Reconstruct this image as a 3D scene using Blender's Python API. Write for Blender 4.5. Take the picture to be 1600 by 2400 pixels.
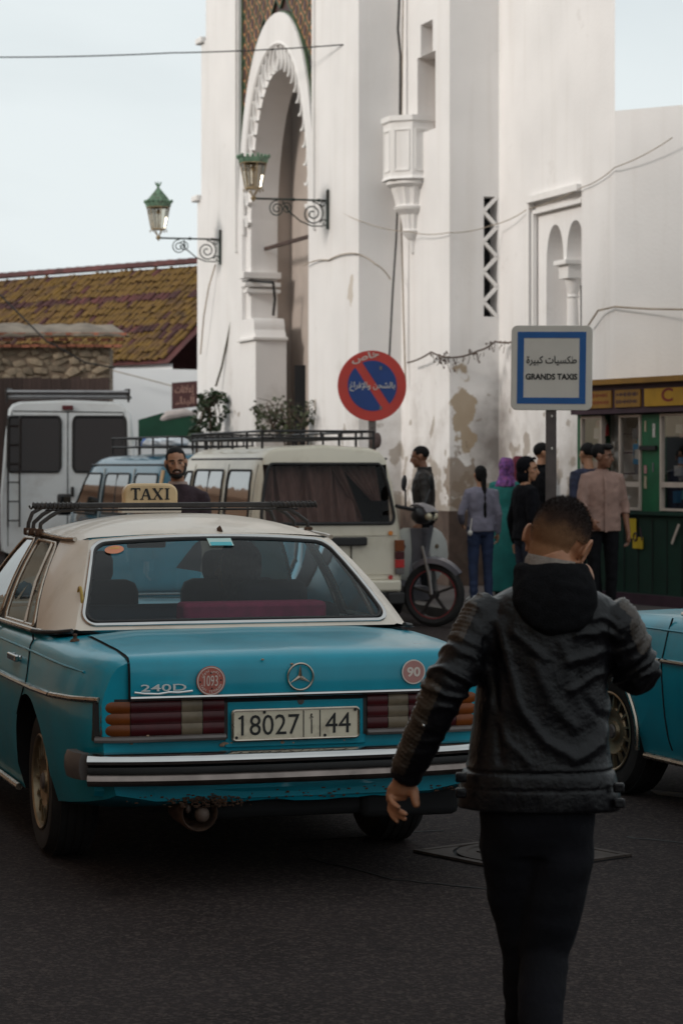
import bpy, bmesh, math, random, unicodedata
from mathutils import Vector, Matrix, noise
import numpy as np
R = math.radians
V = Vector
random.seed(7)
for o in list(bpy.data.objects):
    bpy.data.objects.remove(o)
SC = bpy.context.scene
COL = SC.collection
CAMH = 1.67
FPX = 5667.0
# ---------------------------------------------------------------- camera
cam = bpy.data.cameras.new('camera')
cam.sensor_fit = 'VERTICAL'
cam.sensor_height = 36.0
cam.lens = 85.0
cam.shift_y = -110.0 / 2400.0
cam.clip_start = 0.2
cam.clip_end = 6000
cam.dof.use_dof = True
cam.dof.focus_distance = 9.7
cam.dof.aperture_fstop = 6.3
camo = bpy.data.objects.new('camera', cam)
COL.objects.link(camo)
camo.location = (0, 0, CAMH)
camo.rotation_euler = (R(90), 0, 0)
SC.camera = camo
# ---------------------------------------------------------------- world and sun
SUN_AZ = V((-0.88, -0.47, 0)).normalized()     # horizontal direction towards the sun (left, behind the camera)
SUN_EL = R(24)
w = bpy.data.worlds.new('World')
SC.world = w
w.use_nodes = True
nt = w.node_tree
bg = nt.nodes['Background']
sky = nt.nodes.new('ShaderNodeTexSky')
sky.sky_type = 'NISHITA'
sky.sun_disc = False
sky.sun_elevation = SUN_EL
sky.sun_rotation = math.atan2(SUN_AZ.x, SUN_AZ.y)
sky.altitude = 0
sky.air_density = 1.0
sky.dust_density = 4.0
sky.ozone_density = 1.5
# thin overcast: the blue sky veiled by streaky white cloud
tc = nt.nodes.new('ShaderNodeTexCoord')
mp = nt.nodes.new('ShaderNodeMapping')
mp.inputs['Scale'].default_value = (1.0, 1.0, 4.0)
nz = nt.nodes.new('ShaderNodeTexNoise')
nz.inputs['Scale'].default_value = 1.6
nz.inputs['Detail'].default_value = 7
nz.inputs['Distortion'].default_value = 0.6
rp = nt.nodes.new('ShaderNodeMapRange')
rp.inputs[1].default_value = 0.35
rp.inputs[2].default_value = 0.65
rp.inputs[3].default_value = 0.68
rp.inputs[4].default_value = 0.95
mx = nt.nodes.new('ShaderNodeMix')
mx.data_type = 'RGBA'
mx.inputs[7].default_value = (9.25, 9.95, 10.1, 1)
nt.links.new(tc.outputs['Generated'], mp.inputs['Vector'])
nt.links.new(mp.outputs[0], nz.inputs['Vector'])
nt.links.new(nz.outputs[0], rp.inputs[0])
nt.links.new(rp.outputs[0], mx.inputs[0])
nt.links.new(sky.outputs[0], mx.inputs[6])
nt.links.new(mx.outputs[2], bg.inputs[0])
bg.inputs[1].default_value = 0.085
sl = bpy.data.lights.new('sun', 'SUN')
sl.energy = 1.7
sl.angle = R(12)
sl.color = (1.0, 0.93, 0.86)
so = bpy.data.objects.new('sun', sl)
COL.objects.link(so)
dirv = V((SUN_AZ.x * math.cos(SUN_EL), SUN_AZ.y * math.cos(SUN_EL), math.sin(SUN_EL)))
so.rotation_euler = dirv.to_track_quat('Z', 'Y').to_euler()
so.location = (-20, -10, 30)
SC.view_settings.view_transform = 'Standard'
SC.view_settings.look = 'None'
SC.view_settings.gamma = 1
SC.view_settings.use_curve_mapping = False
SC.view_settings.exposure = 0.11


def P(px, py, Z):
    """The place in the street at depth Z that the photograph shows at (px, py)."""
    return V(((px - 800) / FPX * Z, Z, CAMH - (py - 1090) / FPX * Z))


# ---------------------------------------------------------------- materials
MATS = {}


def mat(name, col, rough=0.6, metal=0.0, var=0.12, scale=6.0, bump=0.0, bscale=80.0, spec=0.5, coat=0.0,
        dirt=None, dscale=3.0, damt=0.5, dlo=0.5, dhi=0.7, rvar=0.0, stretch=None, rnd=0.0, trans=0.0):
    if name in MATS:
        return MATS[name]
    m = bpy.data.materials.new(name)
    m.use_nodes = True
    t = m.node_tree
    b = t.nodes['Principled BSDF']
    L = t.links.new
    b.inputs['Roughness'].default_value = rough
    b.inputs['Metallic'].default_value = metal
    b.inputs['Specular IOR Level'].default_value = spec
    b.inputs['Coat Weight'].default_value = coat
    b.inputs['Coat Roughness'].default_value = 0.08
    if trans:
        b.inputs['Subsurface Weight'].default_value = trans
        b.inputs['Subsurface Radius'].default_value = (0.02, 0.008, 0.004)
    c = t.nodes.new('ShaderNodeTexCoord')
    src = c.outputs['Object']
    if stretch:
        mpn = t.nodes.new('ShaderNodeMapping')
        mpn.inputs['Scale'].default_value = stretch
        L(src, mpn.inputs[0])
        src = mpn.outputs[0]
    n = t.nodes.new('ShaderNodeTexNoise')
    n.inputs['Scale'].default_value = scale
    n.inputs['Detail'].default_value = 6
    L(src, n.inputs['Vector'])
    mixn = t.nodes.new('ShaderNodeMix')
    mixn.data_type = 'RGBA'
    mixn.inputs[6].default_value = tuple(max(0, x * (1 - var)) for x in col) + (1,)
    mixn.inputs[7].default_value = tuple(min(1, x * (1 + var)) for x in col) + (1,)
    mr = t.nodes.new('ShaderNodeMapRange')
    mr.inputs[1].default_value = 0.3
    mr.inputs[2].default_value = 0.7
    L(n.outputs[0], mr.inputs[0])
    L(mr.outputs[0], mixn.inputs[0])
    out = mixn.outputs[2]
    if rnd:
        oi = t.nodes.new('ShaderNodeObjectInfo')
        h = t.nodes.new('ShaderNodeHueSaturation')
        mm = t.nodes.new('ShaderNodeMapRange')
        mm.inputs[3].default_value = 1 - rnd
        mm.inputs[4].default_value = 1 + rnd
        L(oi.outputs['Random'], mm.inputs[0])
        L(mm.outputs[0], h.inputs['Value'])
        L(out, h.inputs['Color'])
        out = h.outputs[0]
    if dirt:
        n2 = t.nodes.new('ShaderNodeTexNoise')
        n2.inputs['Scale'].default_value = dscale
        n2.inputs['Detail'].default_value = 8
        n2.inputs['Roughness'].default_value = 0.62
        L(src, n2.inputs['Vector'])
        m2 = t.nodes.new('ShaderNodeMapRange')
        m2.inputs[1].default_value = dlo
        m2.inputs[2].default_value = dhi
        m2.inputs[4].default_value = damt
        L(n2.outputs[0], m2.inputs[0])
        mix2 = t.nodes.new('ShaderNodeMix')
        mix2.data_type = 'RGBA'
        mix2.inputs[7].default_value = tuple(dirt) + (1,)
        L(m2.outputs[0], mix2.inputs[0])
        L(out, mix2.inputs[6])
        out = mix2.outputs[2]
    L(out, b.inputs['Base Color'])
    if rvar:
        m3 = t.nodes.new('ShaderNodeMapRange')
        m3.inputs[3].default_value = max(0.02, rough - rvar)
        m3.inputs[4].default_value = min(1, rough + rvar)
        L(n.outputs[0], m3.inputs[0])
        L(m3.outputs[0], b.inputs['Roughness'])
    if bump:
        n3 = t.nodes.new('ShaderNodeTexNoise')
        n3.inputs['Scale'].default_value = bscale
        n3.inputs['Detail'].default_value = 4
        L(src, n3.inputs['Vector'])
        bp = t.nodes.new('ShaderNodeBump')
        bp.inputs['Strength'].default_value = bump
        bp.inputs['Distance'].default_value = 0.01
        L(n3.outputs[0], bp.inputs['Height'])
        L(bp.outputs[0], b.inputs['Normal'])
    MATS[name] = m
    return m


def glass_mat(name, tint, refl=1.0):
    """Thin window glass: a tinted see-through sheet with a clear reflection."""
    if name in MATS:
        return MATS[name]
    m = bpy.data.materials.new(name)
    m.use_nodes = True
    t = m.node_tree
    t.nodes.clear()
    o = t.nodes.new('ShaderNodeOutputMaterial')
    tr = t.nodes.new('ShaderNodeBsdfTransparent')
    tr.inputs[0].default_value = tuple(tint) + (1,)
    gl = t.nodes.new('ShaderNodeBsdfGlossy')
    gl.inputs['Roughness'].default_value = 0.015
    fr = t.nodes.new('ShaderNodeFresnel')
    fr.inputs[0].default_value = 1.5
    mu = t.nodes.new('ShaderNodeMath')
    mu.operation = 'MULTIPLY'
    mu.inputs[1].default_value = refl
    mu.use_clamp = True
    mix = t.nodes.new('ShaderNodeMixShader')
    t.links.new(fr.outputs[0], mu.inputs[0])
    t.links.new(mu.outputs[0], mix.inputs[0])
    t.links.new(tr.outputs[0], mix.inputs[1])
    t.links.new(gl.outputs[0], mix.inputs[2])
    t.links.new(mix.outputs[0], o.inputs[0])
    MATS[name] = m
    return m


# ---------------------------------------------------------------- mesh helpers
TMP = bpy.data.scenes.new('workbench')          # shapes are worked out here, removed at the end


def evaluated(o):
    vl = TMP.view_layers[0]
    vl.update()
    return bpy.data.meshes.new_from_object(o.evaluated_get(vl.depsgraph))


class MB:
    def __init__(s):
        s.v, s.f, s.m = [], [], []

    def add(s, vs, fs, mi=0):
        k = len(s.v)
        s.v += [tuple(p) for p in vs]
        s.f += [tuple(k + i for i in f) for f in fs]
        s.m += [mi] * len(fs)

    def box(s, c, d, mi=0, rz=0.0, mtx=None):
        x, y, z = d[0] / 2, d[1] / 2, d[2] / 2
        vs = [V((a * x, b * y, e * z)) for a in (-1, 1) for b in (-1, 1) for e in (-1, 1)]
        if mtx is None:
            mtx = Matrix.Translation(V(c)) @ Matrix.Rotation(rz, 4, 'Z')
        s.add([mtx @ q for q in vs], [(0, 1, 3, 2), (4, 6, 7, 5), (0, 4, 5, 1), (2, 3, 7, 6), (0, 2, 6, 4), (1, 5, 7, 3)], mi)

    def bar(s, p, q, a, b=None, mi=0, up=(0, 0, 1)):
        p, q = V(p), V(q)
        b = b or a
        d = (q - p)
        ln = d.length
        d.normalize()
        u = V(up)
        if abs(d.dot(u)) > 0.98:
            u = V((1, 0, 0))
        x = d.cross(u).normalized()
        z = x.cross(d)
        mt = Matrix((x, d, z)).transposed().to_4x4()
        mt.translation = (p + q) / 2
        s.box((0, 0, 0), (a, ln, b), mi, mtx=mt)

    def loft(s, rings, mi=0, closed=True, cap0=True, cap1=True):
        n = len(rings[0])
        k = len(s.v)
        for r in rings:
            s.v += [tuple(p) for p in r]
        m = n if closed else n - 1
        for i in range(len(rings) - 1):
            for j in range(m):
                a = k + i * n + j
                b2 = k + i * n + (j + 1) % n
                s.f.append((a, b2, b2 + n, a + n))
                s.m.append(mi)
        if closed and cap0:
            s.f.append(tuple(k + j for j in reversed(range(n))))
            s.m.append(mi)
        if closed and cap1:
            s.f.append(tuple(k + (len(rings) - 1) * n + j for j in range(n)))
            s.m.append(mi)

    def tube(s, path, r, n=8, mi=0, cap=True, close=False):
        path = [V(p) for p in path]
        N = len(path)
        rr = r if isinstance(r, (list, tuple)) else [r] * N
        rings = []
        prev = None
        for i in range(N):
            if close:
                d = path[(i + 1) % N] - path[i - 1]
            else:
                d = path[min(i + 1, N - 1)] - path[max(i - 1, 0)]
            if d.length < 1e-9:
                d = V((0, 0, 1))
            d.normalize()
            if prev is None:
                u = V((0, 0, 1)) if abs(d.z) < 0.9 else V((1, 0, 0))
                x = d.cross(u).normalized()
            else:
                x = (prev - d * prev.dot(d))
                if x.length < 1e-6:
                    x = d.cross(V((0, 0, 1)))
                x.normalize()
            prev = x
            y = d.cross(x)
            q = rr[i]
            qa, qb = q if isinstance(q, tuple) else (q, q)
            rings.append([path[i] + x * (qa * math.cos(t)) + y * (qb * math.sin(t)) for t in [2 * math.pi * j / n for j in range(n)]])
        if close:
            rings.append(rings[0])
        s.loft(rings, mi, True, cap and not close, cap and not close)

    def lathe(s, prof, n=24, mi=0, mtx=None, axis='Z', cap=True):
        rings = []
        for (r, h) in prof:
            ring = []
            for j in range(n):
                t = 2 * math.pi * j / n
                if axis == 'Z':
                    q = V((r * math.cos(t), r * math.sin(t), h))
                else:
                    q = V((h, r * math.cos(t), r * math.sin(t)))
                ring.append(mtx @ q if mtx else q)
            rings.append(ring)
        shut = prof[0] == prof[-1] or not cap
        s.loft(rings, mi, True, prof[0][0] > 1e-4 and not shut, prof[-1][0] > 1e-4 and not shut)

    def ell(s, c, r, mtx=None, n=14, k=8, mi=0):
        c = V(c)
        rings = []
        for i in range(k + 1):
            a = math.pi * i / k
            ring = []
            for j in range(n):
                t = 2 * math.pi * j / n
                q = V((r[0] * math.sin(a) * math.cos(t), r[1] * math.sin(a) * math.sin(t), -r[2] * math.cos(a)))
                q = c + q
                ring.append(mtx @ q if mtx else q)
            rings.append(ring)
        s.loft(rings, mi, True, False, False)

    def prism(s, poly, fr, d0, d1, mi=0):
        """poly in a plane (x,y), pushed from d0 to d1 along the plane's normal."""
        n = len(poly)
        a = [fr @ V((x, y, d0)) for x, y in poly]
        b = [fr @ V((x, y, d1)) for x, y in poly]
        s.add(a + b, [tuple(reversed(range(n)))] + [tuple(range(n, 2 * n))] + [(i, (i + 1) % n, (i + 1) % n + n, i + n) for i in range(n)], mi)

    def mesh(s, name, sm=True, ang=35):
        me = bpy.data.meshes.new(name)
        me.from_pydata(s.v, [], s.f)
        me.update()
        me.polygons.foreach_set('material_index', s.m)
        bm = bmesh.new()
        bm.from_mesh(me)
        bmesh.ops.remove_doubles(bm, verts=bm.verts, dist=1e-5)
        bmesh.ops.recalc_face_normals(bm, faces=bm.faces)
        bm.to_mesh(me)
        bm.free()
        if sm:
            me.polygons.foreach_set('use_smooth', [True] * len(me.polygons))
            me.set_sharp_from_angle(angle=R(ang))
        return me

    def build(s, name, mats, parent=None, sm=True, ang=35, bevel=0, kind=None):
        me = s.mesh(name, sm, ang)
        return put(name, me, mats, parent, bevel, kind)


def put(name, me, mats, parent=None, bevel=0, kind=None):
    if not isinstance(mats, (list, tuple)):
        mats = [mats]
    if len(me.materials) == 0:
        for m in mats:
            me.materials.append(m)
    o = bpy.data.objects.new(name, me)
    COL.objects.link(o)
    if parent:
        o.parent = parent
    if bevel:
        b = o.modifiers.new('bevel', 'BEVEL')
        b.width = bevel
        b.segments = 2
        b.limit_method = 'ANGLE'
    if kind:
        o['kind'] = kind
    return o


def thing(name, label, cat, loc=(0, 0, 0), rz=0.0, group=None):
    o = bpy.data.objects.new(name, None)
    o.empty_display_size = 0.2
    COL.objects.link(o)
    o.location = loc
    o.rotation_euler = (0, 0, rz)
    o['label'] = label
    o['category'] = cat
    if group:
        o['group'] = group
    return o


def tag(o, label, cat, group=None):
    o['label'] = label
    o['category'] = cat
    if group:
        o['group'] = group
    return o


def frame(o, r, u):
    r, u = V(r).normalized(), V(u).normalized()
    n = r.cross(u)
    m = Matrix((r, u, n)).transposed().to_4x4()
    m.translation = V(o)
    return m


def vox(mb, size, smooth=4, name='m', fac=0.5):
    """One continuous skin round overlapping closed shapes."""
    me = mb.mesh(name, False)
    o = bpy.data.objects.new('tmp', me)
    TMP.collection.objects.link(o)
    r = o.modifiers.new('r', 'REMESH')
    r.mode = 'VOXEL'
    r.voxel_size = size
    r.use_smooth_shade = True
    if smooth:
        sm = o.modifiers.new('s', 'SMOOTH')
        sm.iterations = smooth
        sm.factor = fac
    res = evaluated(o)
    bpy.data.objects.remove(o)
    bpy.data.meshes.remove(me)
    res.name = name
    res.polygons.foreach_set('use_smooth', [True] * len(res.polygons))
    return res


def ruffle(me, fn):
    """Pushes every vertex along its normal by fn(position)."""
    n = len(me.vertices)
    co_, no_ = np.zeros(n * 3), np.zeros(n * 3)
    me.vertices.foreach_get('co', co_)
    me.vertices.foreach_get('normal', no_)
    co_, no_ = co_.reshape(-1, 3), no_.reshape(-1, 3)
    d = np.array([fn(V(q)) for q in co_])
    me.vertices.foreach_set('co', (co_ + no_ * d[:, None]).ravel())
    me.update()


def boolean(o, cutter_mb, mats):
    """Cuts holes; the cut faces take the cutter's material slot."""
    me = cutter_mb.mesh('cut', False)
    for m in mats:
        me.materials.append(m)
    c = bpy.data.objects.new('cut', me)
    TMP.collection.objects.link(c)
    w_ = bpy.data.objects.new('work', o.data)
    TMP.collection.objects.link(w_)
    b = w_.modifiers.new('b', 'BOOLEAN')
    b.operation = 'DIFFERENCE'
    b.solver = 'EXACT'
    b.object = c
    b.material_mode = 'INDEX'
    b.use_self = True
    res = evaluated(w_)
    bpy.data.objects.remove(w_)
    old = o.data
    o.data = res
    res.polygons.foreach_set('use_smooth', [True] * len(res.polygons))
    res.set_sharp_from_angle(angle=R(35))
    bpy.data.objects.remove(c)
    bpy.data.meshes.remove(old)


# ---------------------------------------------------------------- lettering
FORMS = {}
for cp in range(0xFE70, 0xFEFD):
    d = unicodedata.decomposition(chr(cp))
    if d:
        pr = d.split()
        FORMS[(tuple(int(x, 16) for x in pr[1:]), pr[0].strip('<>'))] = chr(cp)
NONJOIN = set('اأإآدذرزوؤةىء')


def arabic(s):
    out = []
    i = 0
    prev = False
    while i < len(s):
        c = s[i]
        if c == ' ':
            out.append(' ')
            prev = False
            i += 1
            continue
        key = (ord(c),)
        step = 1
        if c == 'ل' and i + 1 < len(s) and s[i + 1] in 'اأإآ':
            key = (ord(c), ord(s[i + 1]))
            step = 2
        last = s[i + step - 1]
        nxt = i + step < len(s) and s[i + step] != ' '
        jn = nxt and last not in NONJOIN
        form = 'medial' if prev and jn else 'final' if prev else 'initial' if jn else 'isolated'
        g = FORMS.get((key, form)) or FORMS.get((key, 'isolated')) or c
        out.append(g)
        prev = jn
        i += step
    return ''.join(reversed(out))


def text_shape(s, bold=0.0, extrude=0.0):
    cu = bpy.data.curves.new('t', 'FONT')
    cu.body = s
    cu.offset = bold
    cu.extrude = extrude
    cu.resolution_u = 3
    o = bpy.data.objects.new('t', cu)
    TMP.collection.objects.link(o)
    me = evaluated(o)
    bpy.data.objects.remove(o)
    bpy.data.curves.remove(cu)
    return me


def text(s, fr, w=None, h=None, m=None, parent=None, name='lettering', bold=0.01, ext=0.002, skew=0.0):
    """Letters fitted to w x h, centred on the frame's origin, standing ext proud of it."""
    me = text_shape(s, bold, 0.02)
    co = np.zeros(len(me.vertices) * 3)
    me.vertices.foreach_get('co', co)
    co = co.reshape(-1, 3)
    lo, hi = co.min(0), co.max(0)
    sw, sh = hi[0] - lo[0], hi[1] - lo[1]
    if w and h:
        sx, sy = w / sw, h / sh
    elif w:
        sx = sy = w / sw
    else:
        sx = sy = h / sh
    co[:, 0] = (co[:, 0] - (lo[0] + hi[0]) / 2) * sx
    co[:, 1] = (co[:, 1] - (lo[1] + hi[1]) / 2) * sy
    co[:, 0] += skew * co[:, 1]
    co[:, 2] = np.where(co[:, 2] > 0, ext, 0.0002)
    me.vertices.foreach_set('co', co.ravel())
    me.transform(fr)
    me.update()
    return put(name, me, m, parent)


def ring_text(s, fr, rad, h, a0, a1, m, parent, name, inward=False, bold=0.02):
    """Letters set one by one along an arc (angles in degrees, 90 = top)."""
    n = len(s)
    allv, allf = [], []
    for i, c in enumerate(s):
        if c == ' ':
            continue
        a = R(a0 + (a1 - a0) * (i + 0.5) / n)
        me = text_shape(c, bold, 0.0)
        xs = [q.co.x for q in me.vertices]
        cx = (min(xs) + max(xs)) / 2
        rot = a - math.pi / 2 if not inward else a + math.pi / 2
        rr = rad if not inward else rad + 0.72 * h
        ct, st = math.cos(rot), math.sin(rot)
        k = len(allv)
        for q in me.vertices:
            x, y = (q.co.x - cx) * h, q.co.y * h
            allv.append(fr @ V((rr * math.cos(a) + x * ct - y * st, rr * math.sin(a) + x * st + y * ct, 0.0012)))
        allf += [tuple(k + j for j in p.vertices) for p in me.polygons]
        bpy.data.meshes.remove(me)
    me = bpy.data.meshes.new(name)
    me.from_pydata(allv, [], allf)
    return put(name, me, m, parent)


def rrect(x0, x1, y0, y1, r, n=6):
    pts = []
    for cx, cy, a in ((x1 - r, y1 - r, 0), (x0 + r, y1 - r, 90), (x0 + r, y0 + r, 180), (x1 - r, y0 + r, 270)):
        for i in range(n + 1):
            t = R(a + 90 * i / n)
            pts.append((cx + r * math.cos(t), cy + r * math.sin(t)))
    return pts


def circle(r, n=40, cx=0, cy=0):
    return [(cx + r * math.cos(2 * math.pi * i / n), cy + r * math.sin(2 * math.pi * i / n)) for i in range(n)]


def dup(o, parent=None):
    c = o.copy()
    COL.objects.link(c)
    c.parent = parent
    for ch in [x for x in bpy.data.objects if x.parent == o]:
        dup(ch, c)
    return c
# ================================================================ SETTING
M_ASPH = mat('asphalt', (0.026, 0.0200, 0.0195), rough=0.9, spec=0.12, var=0.3, scale=1.2, bump=1.0, bscale=85, dirt=(0.020, 0.0155, 0.0155), dscale=0.6, damt=0.6, dlo=0.45, dhi=0.65)
_t = M_ASPH.node_tree
_b = _t.nodes['Principled BSDF']
_src = _b.inputs['Base Color'].links[0].from_socket
_tc = _t.nodes.new('ShaderNodeTexCoord')
_v = _t.nodes.new('ShaderNodeTexVoronoi')
_v.inputs['Scale'].default_value = 75
_t.links.new(_tc.outputs['Object'], _v.inputs['Vector'])
_mr = _t.nodes.new('ShaderNodeMapRange')
_mr.inputs[1].default_value = 0.55
_mr.inputs[2].default_value = 1.0
_mr.inputs[4].default_value = 0.75
_sx = _t.nodes.new('ShaderNodeSeparateColor')
_t.links.new(_v.outputs['Color'], _sx.inputs[0])
_t.links.new(_sx.outputs[0], _mr.inputs[0])
_mi = _t.nodes.new('ShaderNodeMix')
_mi.data_type = 'RGBA'
_mi.inputs[7].default_value = (0.075, 0.058, 0.052, 1)
_t.links.new(_mr.outputs[0], _mi.inputs[0])
_t.links.new(_src, _mi.inputs[6])
_n = _t.nodes.new('ShaderNodeTexNoise')
_n.inputs['Scale'].default_value = 2.6
_n.inputs['Detail'].default_value = 3
_t.links.new(_tc.outputs['Object'], _n.inputs['Vector'])
_m2 = _t.nodes.new('ShaderNodeMapRange')
_m2.inputs[1].default_value = 0.66
_m2.inputs[2].default_value = 0.74
_m2.inputs[4].default_value = 0.8
_t.links.new(_n.outputs[0], _m2.inputs[0])
_mj = _t.nodes.new('ShaderNodeMix')
_mj.data_type = 'RGBA'
_mj.inputs[7].default_value = (0.013, 0.011, 0.0115, 1)
_t.links.new(_m2.outputs[0], _mj.inputs[0])
_t.links.new(_mi.outputs[2], _mj.inputs[6])
_t.links.new(_mj.outputs[2], _b.inputs['Base Color'])
M_PAVE = mat('pavement_concrete', (0.085, 0.07, 0.066), rough=0.85, var=0.25, scale=2, bump=0.5, bscale=90, dirt=(0.045, 0.036, 0.033), dscale=1.2, damt=0.7)
M_KERB = mat('kerb_stone', (0.10, 0.085, 0.075), rough=0.85, var=0.25, scale=3, bump=0.4)
M_LINE = mat('worn_yellow_paint', (0.12, 0.075, 0.03), rough=0.8, var=0.3, scale=10, dirt=(0.04, 0.033, 0.03), dscale=9, damt=0.9, dlo=0.4, dhi=0.6)
g = MB()
S = 3000
g.add([(-S, -S, 0), (S, -S, 0), (S, S, 0), (-S, S, 0)], [(0, 1, 2, 3)])
g.build('road', M_ASPH, kind='structure')

E1 = V((-0.326, 0.9454, 0)).normalized()      # along the gate wall, away from the camera
N1 = V((-E1.y, E1.x, 0))                       # out of the gate wall, to the left
E2 = V((E1.y, -E1.x, 0))                       # along the walls that face the camera, to the right
A = V((0.23, 32.47, 0))
B = V((0.807, 32.67, 0))
C = V((1.384, 31.0, 0))
D = V((2.04, 31.23, 0))
Ec = V((3.16, 27.98, 0))
E6 = V((math.sin(R(57)), -math.cos(R(57)), 0))
F = A + E1 * 8.0

# pavement along the foot of the building, with its kerb
g = MB()
edge = [V((-5.5, 46, 0)), V((-2.0, 36, 0)), V((0.1, 30.2, 0)), V((1.0, 26.6, 0)), V((2.0, 23.6, 0)), V((4.2, 20.6, 0)), V((9, 16, 0))]
far = [V((-2, 48, 0)), V((1, 41, 0)), V((3, 35, 0)), V((4, 32, 0)), V((6, 30, 0)), V((9, 27, 0)), V((14, 22, 0))]
up = V((0, 0, 0.12))
for i in range(len(edge) - 1):
    g.add([edge[i] + up, edge[i + 1] + up, far[i + 1] + up, far[i] + up], [(0, 1, 2, 3)])
g.build('pavement', M_PAVE, kind='structure', sm=False)
k = MB()
for i in range(len(edge) - 1):
    a, b = edge[i], edge[i + 1]
    n_ = max(1, int((b - a).length / 0.9))
    for j in range(n_):
        p = a.lerp(b, (j + 0.01) / n_)
        q = a.lerp(b, (j + 0.99) / n_)
        k.bar(p + V((0, 0, 0.055)), q + V((0, 0, 0.055)), 0.16, 0.135)
k.build('kerb', M_KERB, kind='structure', sm=False)
g = MB()
a, b = P(1520, 1852, 12.4), P(1640, 1900, 11.8)
g.add([(a.x, 12.42, 0.004), (a.x + 0.02, 12.22, 0.004), (3.2, 10.7, 0.004), (3.2, 11.0, 0.004)], [(0, 1, 2, 3)])
g.build('road_marking', M_LINE, kind='structure', sm=False)

# ---------------------------------------------------------------- plaster
def plaster(name, base, stain, top, amt):
    if name in MATS:
        return MATS[name]
    m = mat(name, base, rough=0.85, var=0.05, scale=1.1, bump=0.28, bscale=26)
    t = m.node_tree
    L = t.links.new
    b = t.nodes['Principled BSDF']
    src = b.inputs['Base Color'].links[0].from_socket
    ge = t.nodes.new('ShaderNodeNewGeometry')
    sp = t.nodes.new('ShaderNodeSeparateXYZ')
    L(ge.outputs['Position'], sp.inputs[0])
    # splashes, peeled patches and soot low on the wall
    n = t.nodes.new('ShaderNodeTexNoise')
    n.inputs['Scale'].default_value = 1.5
    n.inputs['Detail'].default_value = 9
    n.inputs['Roughness'].default_value = 0.65
    L(ge.outputs['Position'], n.inputs['Vector'])
    mz = t.nodes.new('ShaderNodeMapRange')
    mz.inputs[1].default_value = 0.9
    mz.inputs[2].default_value = top
    mz.inputs[3].default_value = 0.25
    mz.inputs[4].default_value = -0.12
    L(sp.outputs[2], mz.inputs[0])
    ad = t.nodes.new('ShaderNodeMath')
    L(n.outputs[0], ad.inputs[0])
    L(mz.outputs[0], ad.inputs[1])
    rr = t.nodes.new('ShaderNodeMapRange')
    rr.inputs[1].default_value = 0.52
    rr.inputs[2].default_value = 0.95
    rr.inputs[4].default_value = amt
    L(ad.outputs[0], rr.inputs[0])
    mx1 = t.nodes.new('ShaderNodeMix')
    mx1.data_type = 'RGBA'
    mx1.inputs[7].default_value = tuple(stain) + (1,)
    L(rr.outputs[0], mx1.inputs[0])
    L(src, mx1.inputs[6])
    # sharp peeled spots
    n4 = t.nodes.new('ShaderNodeTexNoise')
    n4.inputs['Scale'].default_value = 3.4
    n4.inputs['Detail'].default_value = 6
    L(ge.outputs['Position'], n4.inputs['Vector'])
    ad2 = t.nodes.new('ShaderNodeMath')
    L(n4.outputs[0], ad2.inputs[0])
    L(mz.outputs[0], ad2.inputs[1])
    r4 = t.nodes.new('ShaderNodeMapRange')
    r4.inputs[1].default_value = 0.66
    r4.inputs[2].default_value = 0.70
    r4.inputs[4].default_value = 0.75 * amt
    L(ad2.outputs[0], r4.inputs[0])
    mx3 = t.nodes.new('ShaderNodeMix')
    mx3.data_type = 'RGBA'
    mx3.inputs[7].default_value = (0.23, 0.17, 0.11, 1)
    L(r4.outputs[0], mx3.inputs[0])
    L(mx1.outputs[2], mx3.inputs[6])
    # faint vertical rain streaks
    mp2 = t.nodes.new('ShaderNodeMapping')
    mp2.inputs['Scale'].default_value = (3.0, 3.0, 0.22)
    n2 = t.nodes.new('ShaderNodeTexNoise')
    n2.inputs['Scale'].default_value = 1.6
    n2.inputs['Detail'].default_value = 6
    L(ge.outputs['Position'], mp2.inputs[0])
    L(mp2.outputs[0], n2.inputs['Vector'])
    r2 = t.nodes.new('ShaderNodeMapRange')
    r2.inputs[1].default_value = 0.52
    r2.inputs[2].default_value = 0.78
    r2.inputs[4].default_value = 0.16
    L(n2.outputs[0], r2.inputs[0])
    mx2 = t.nodes.new('ShaderNodeMix')
    mx2.data_type = 'RGBA'
    mx2.inputs[7].default_value = (0.42, 0.36, 0.29, 1)
    L(r2.outputs[0], mx2.inputs[0])
    L(mx3.outputs[2], mx2.inputs[6])
    L(mx2.outputs[2], b.inputs['Base Color'])
    return m


M_PLA = plaster('white_plaster', (0.80, 0.785, 0.775), (0.26, 0.21, 0.165), 3.3, 0.8)
M_PLB = plaster('trim_plaster', (0.80, 0.785, 0.77), (0.4, 0.33, 0.25), 2.0, 0.5)
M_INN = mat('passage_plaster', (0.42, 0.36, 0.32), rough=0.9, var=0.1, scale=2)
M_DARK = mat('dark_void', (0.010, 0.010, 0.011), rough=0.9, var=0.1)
M_PLIN = mat('brown_plinth', (0.085, 0.058, 0.046), rough=0.85, var=0.35, scale=5, bump=0.5, bscale=40, dirt=(0.16, 0.12, 0.095), dscale=4, damt=0.6)
HT = 11.5


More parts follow.
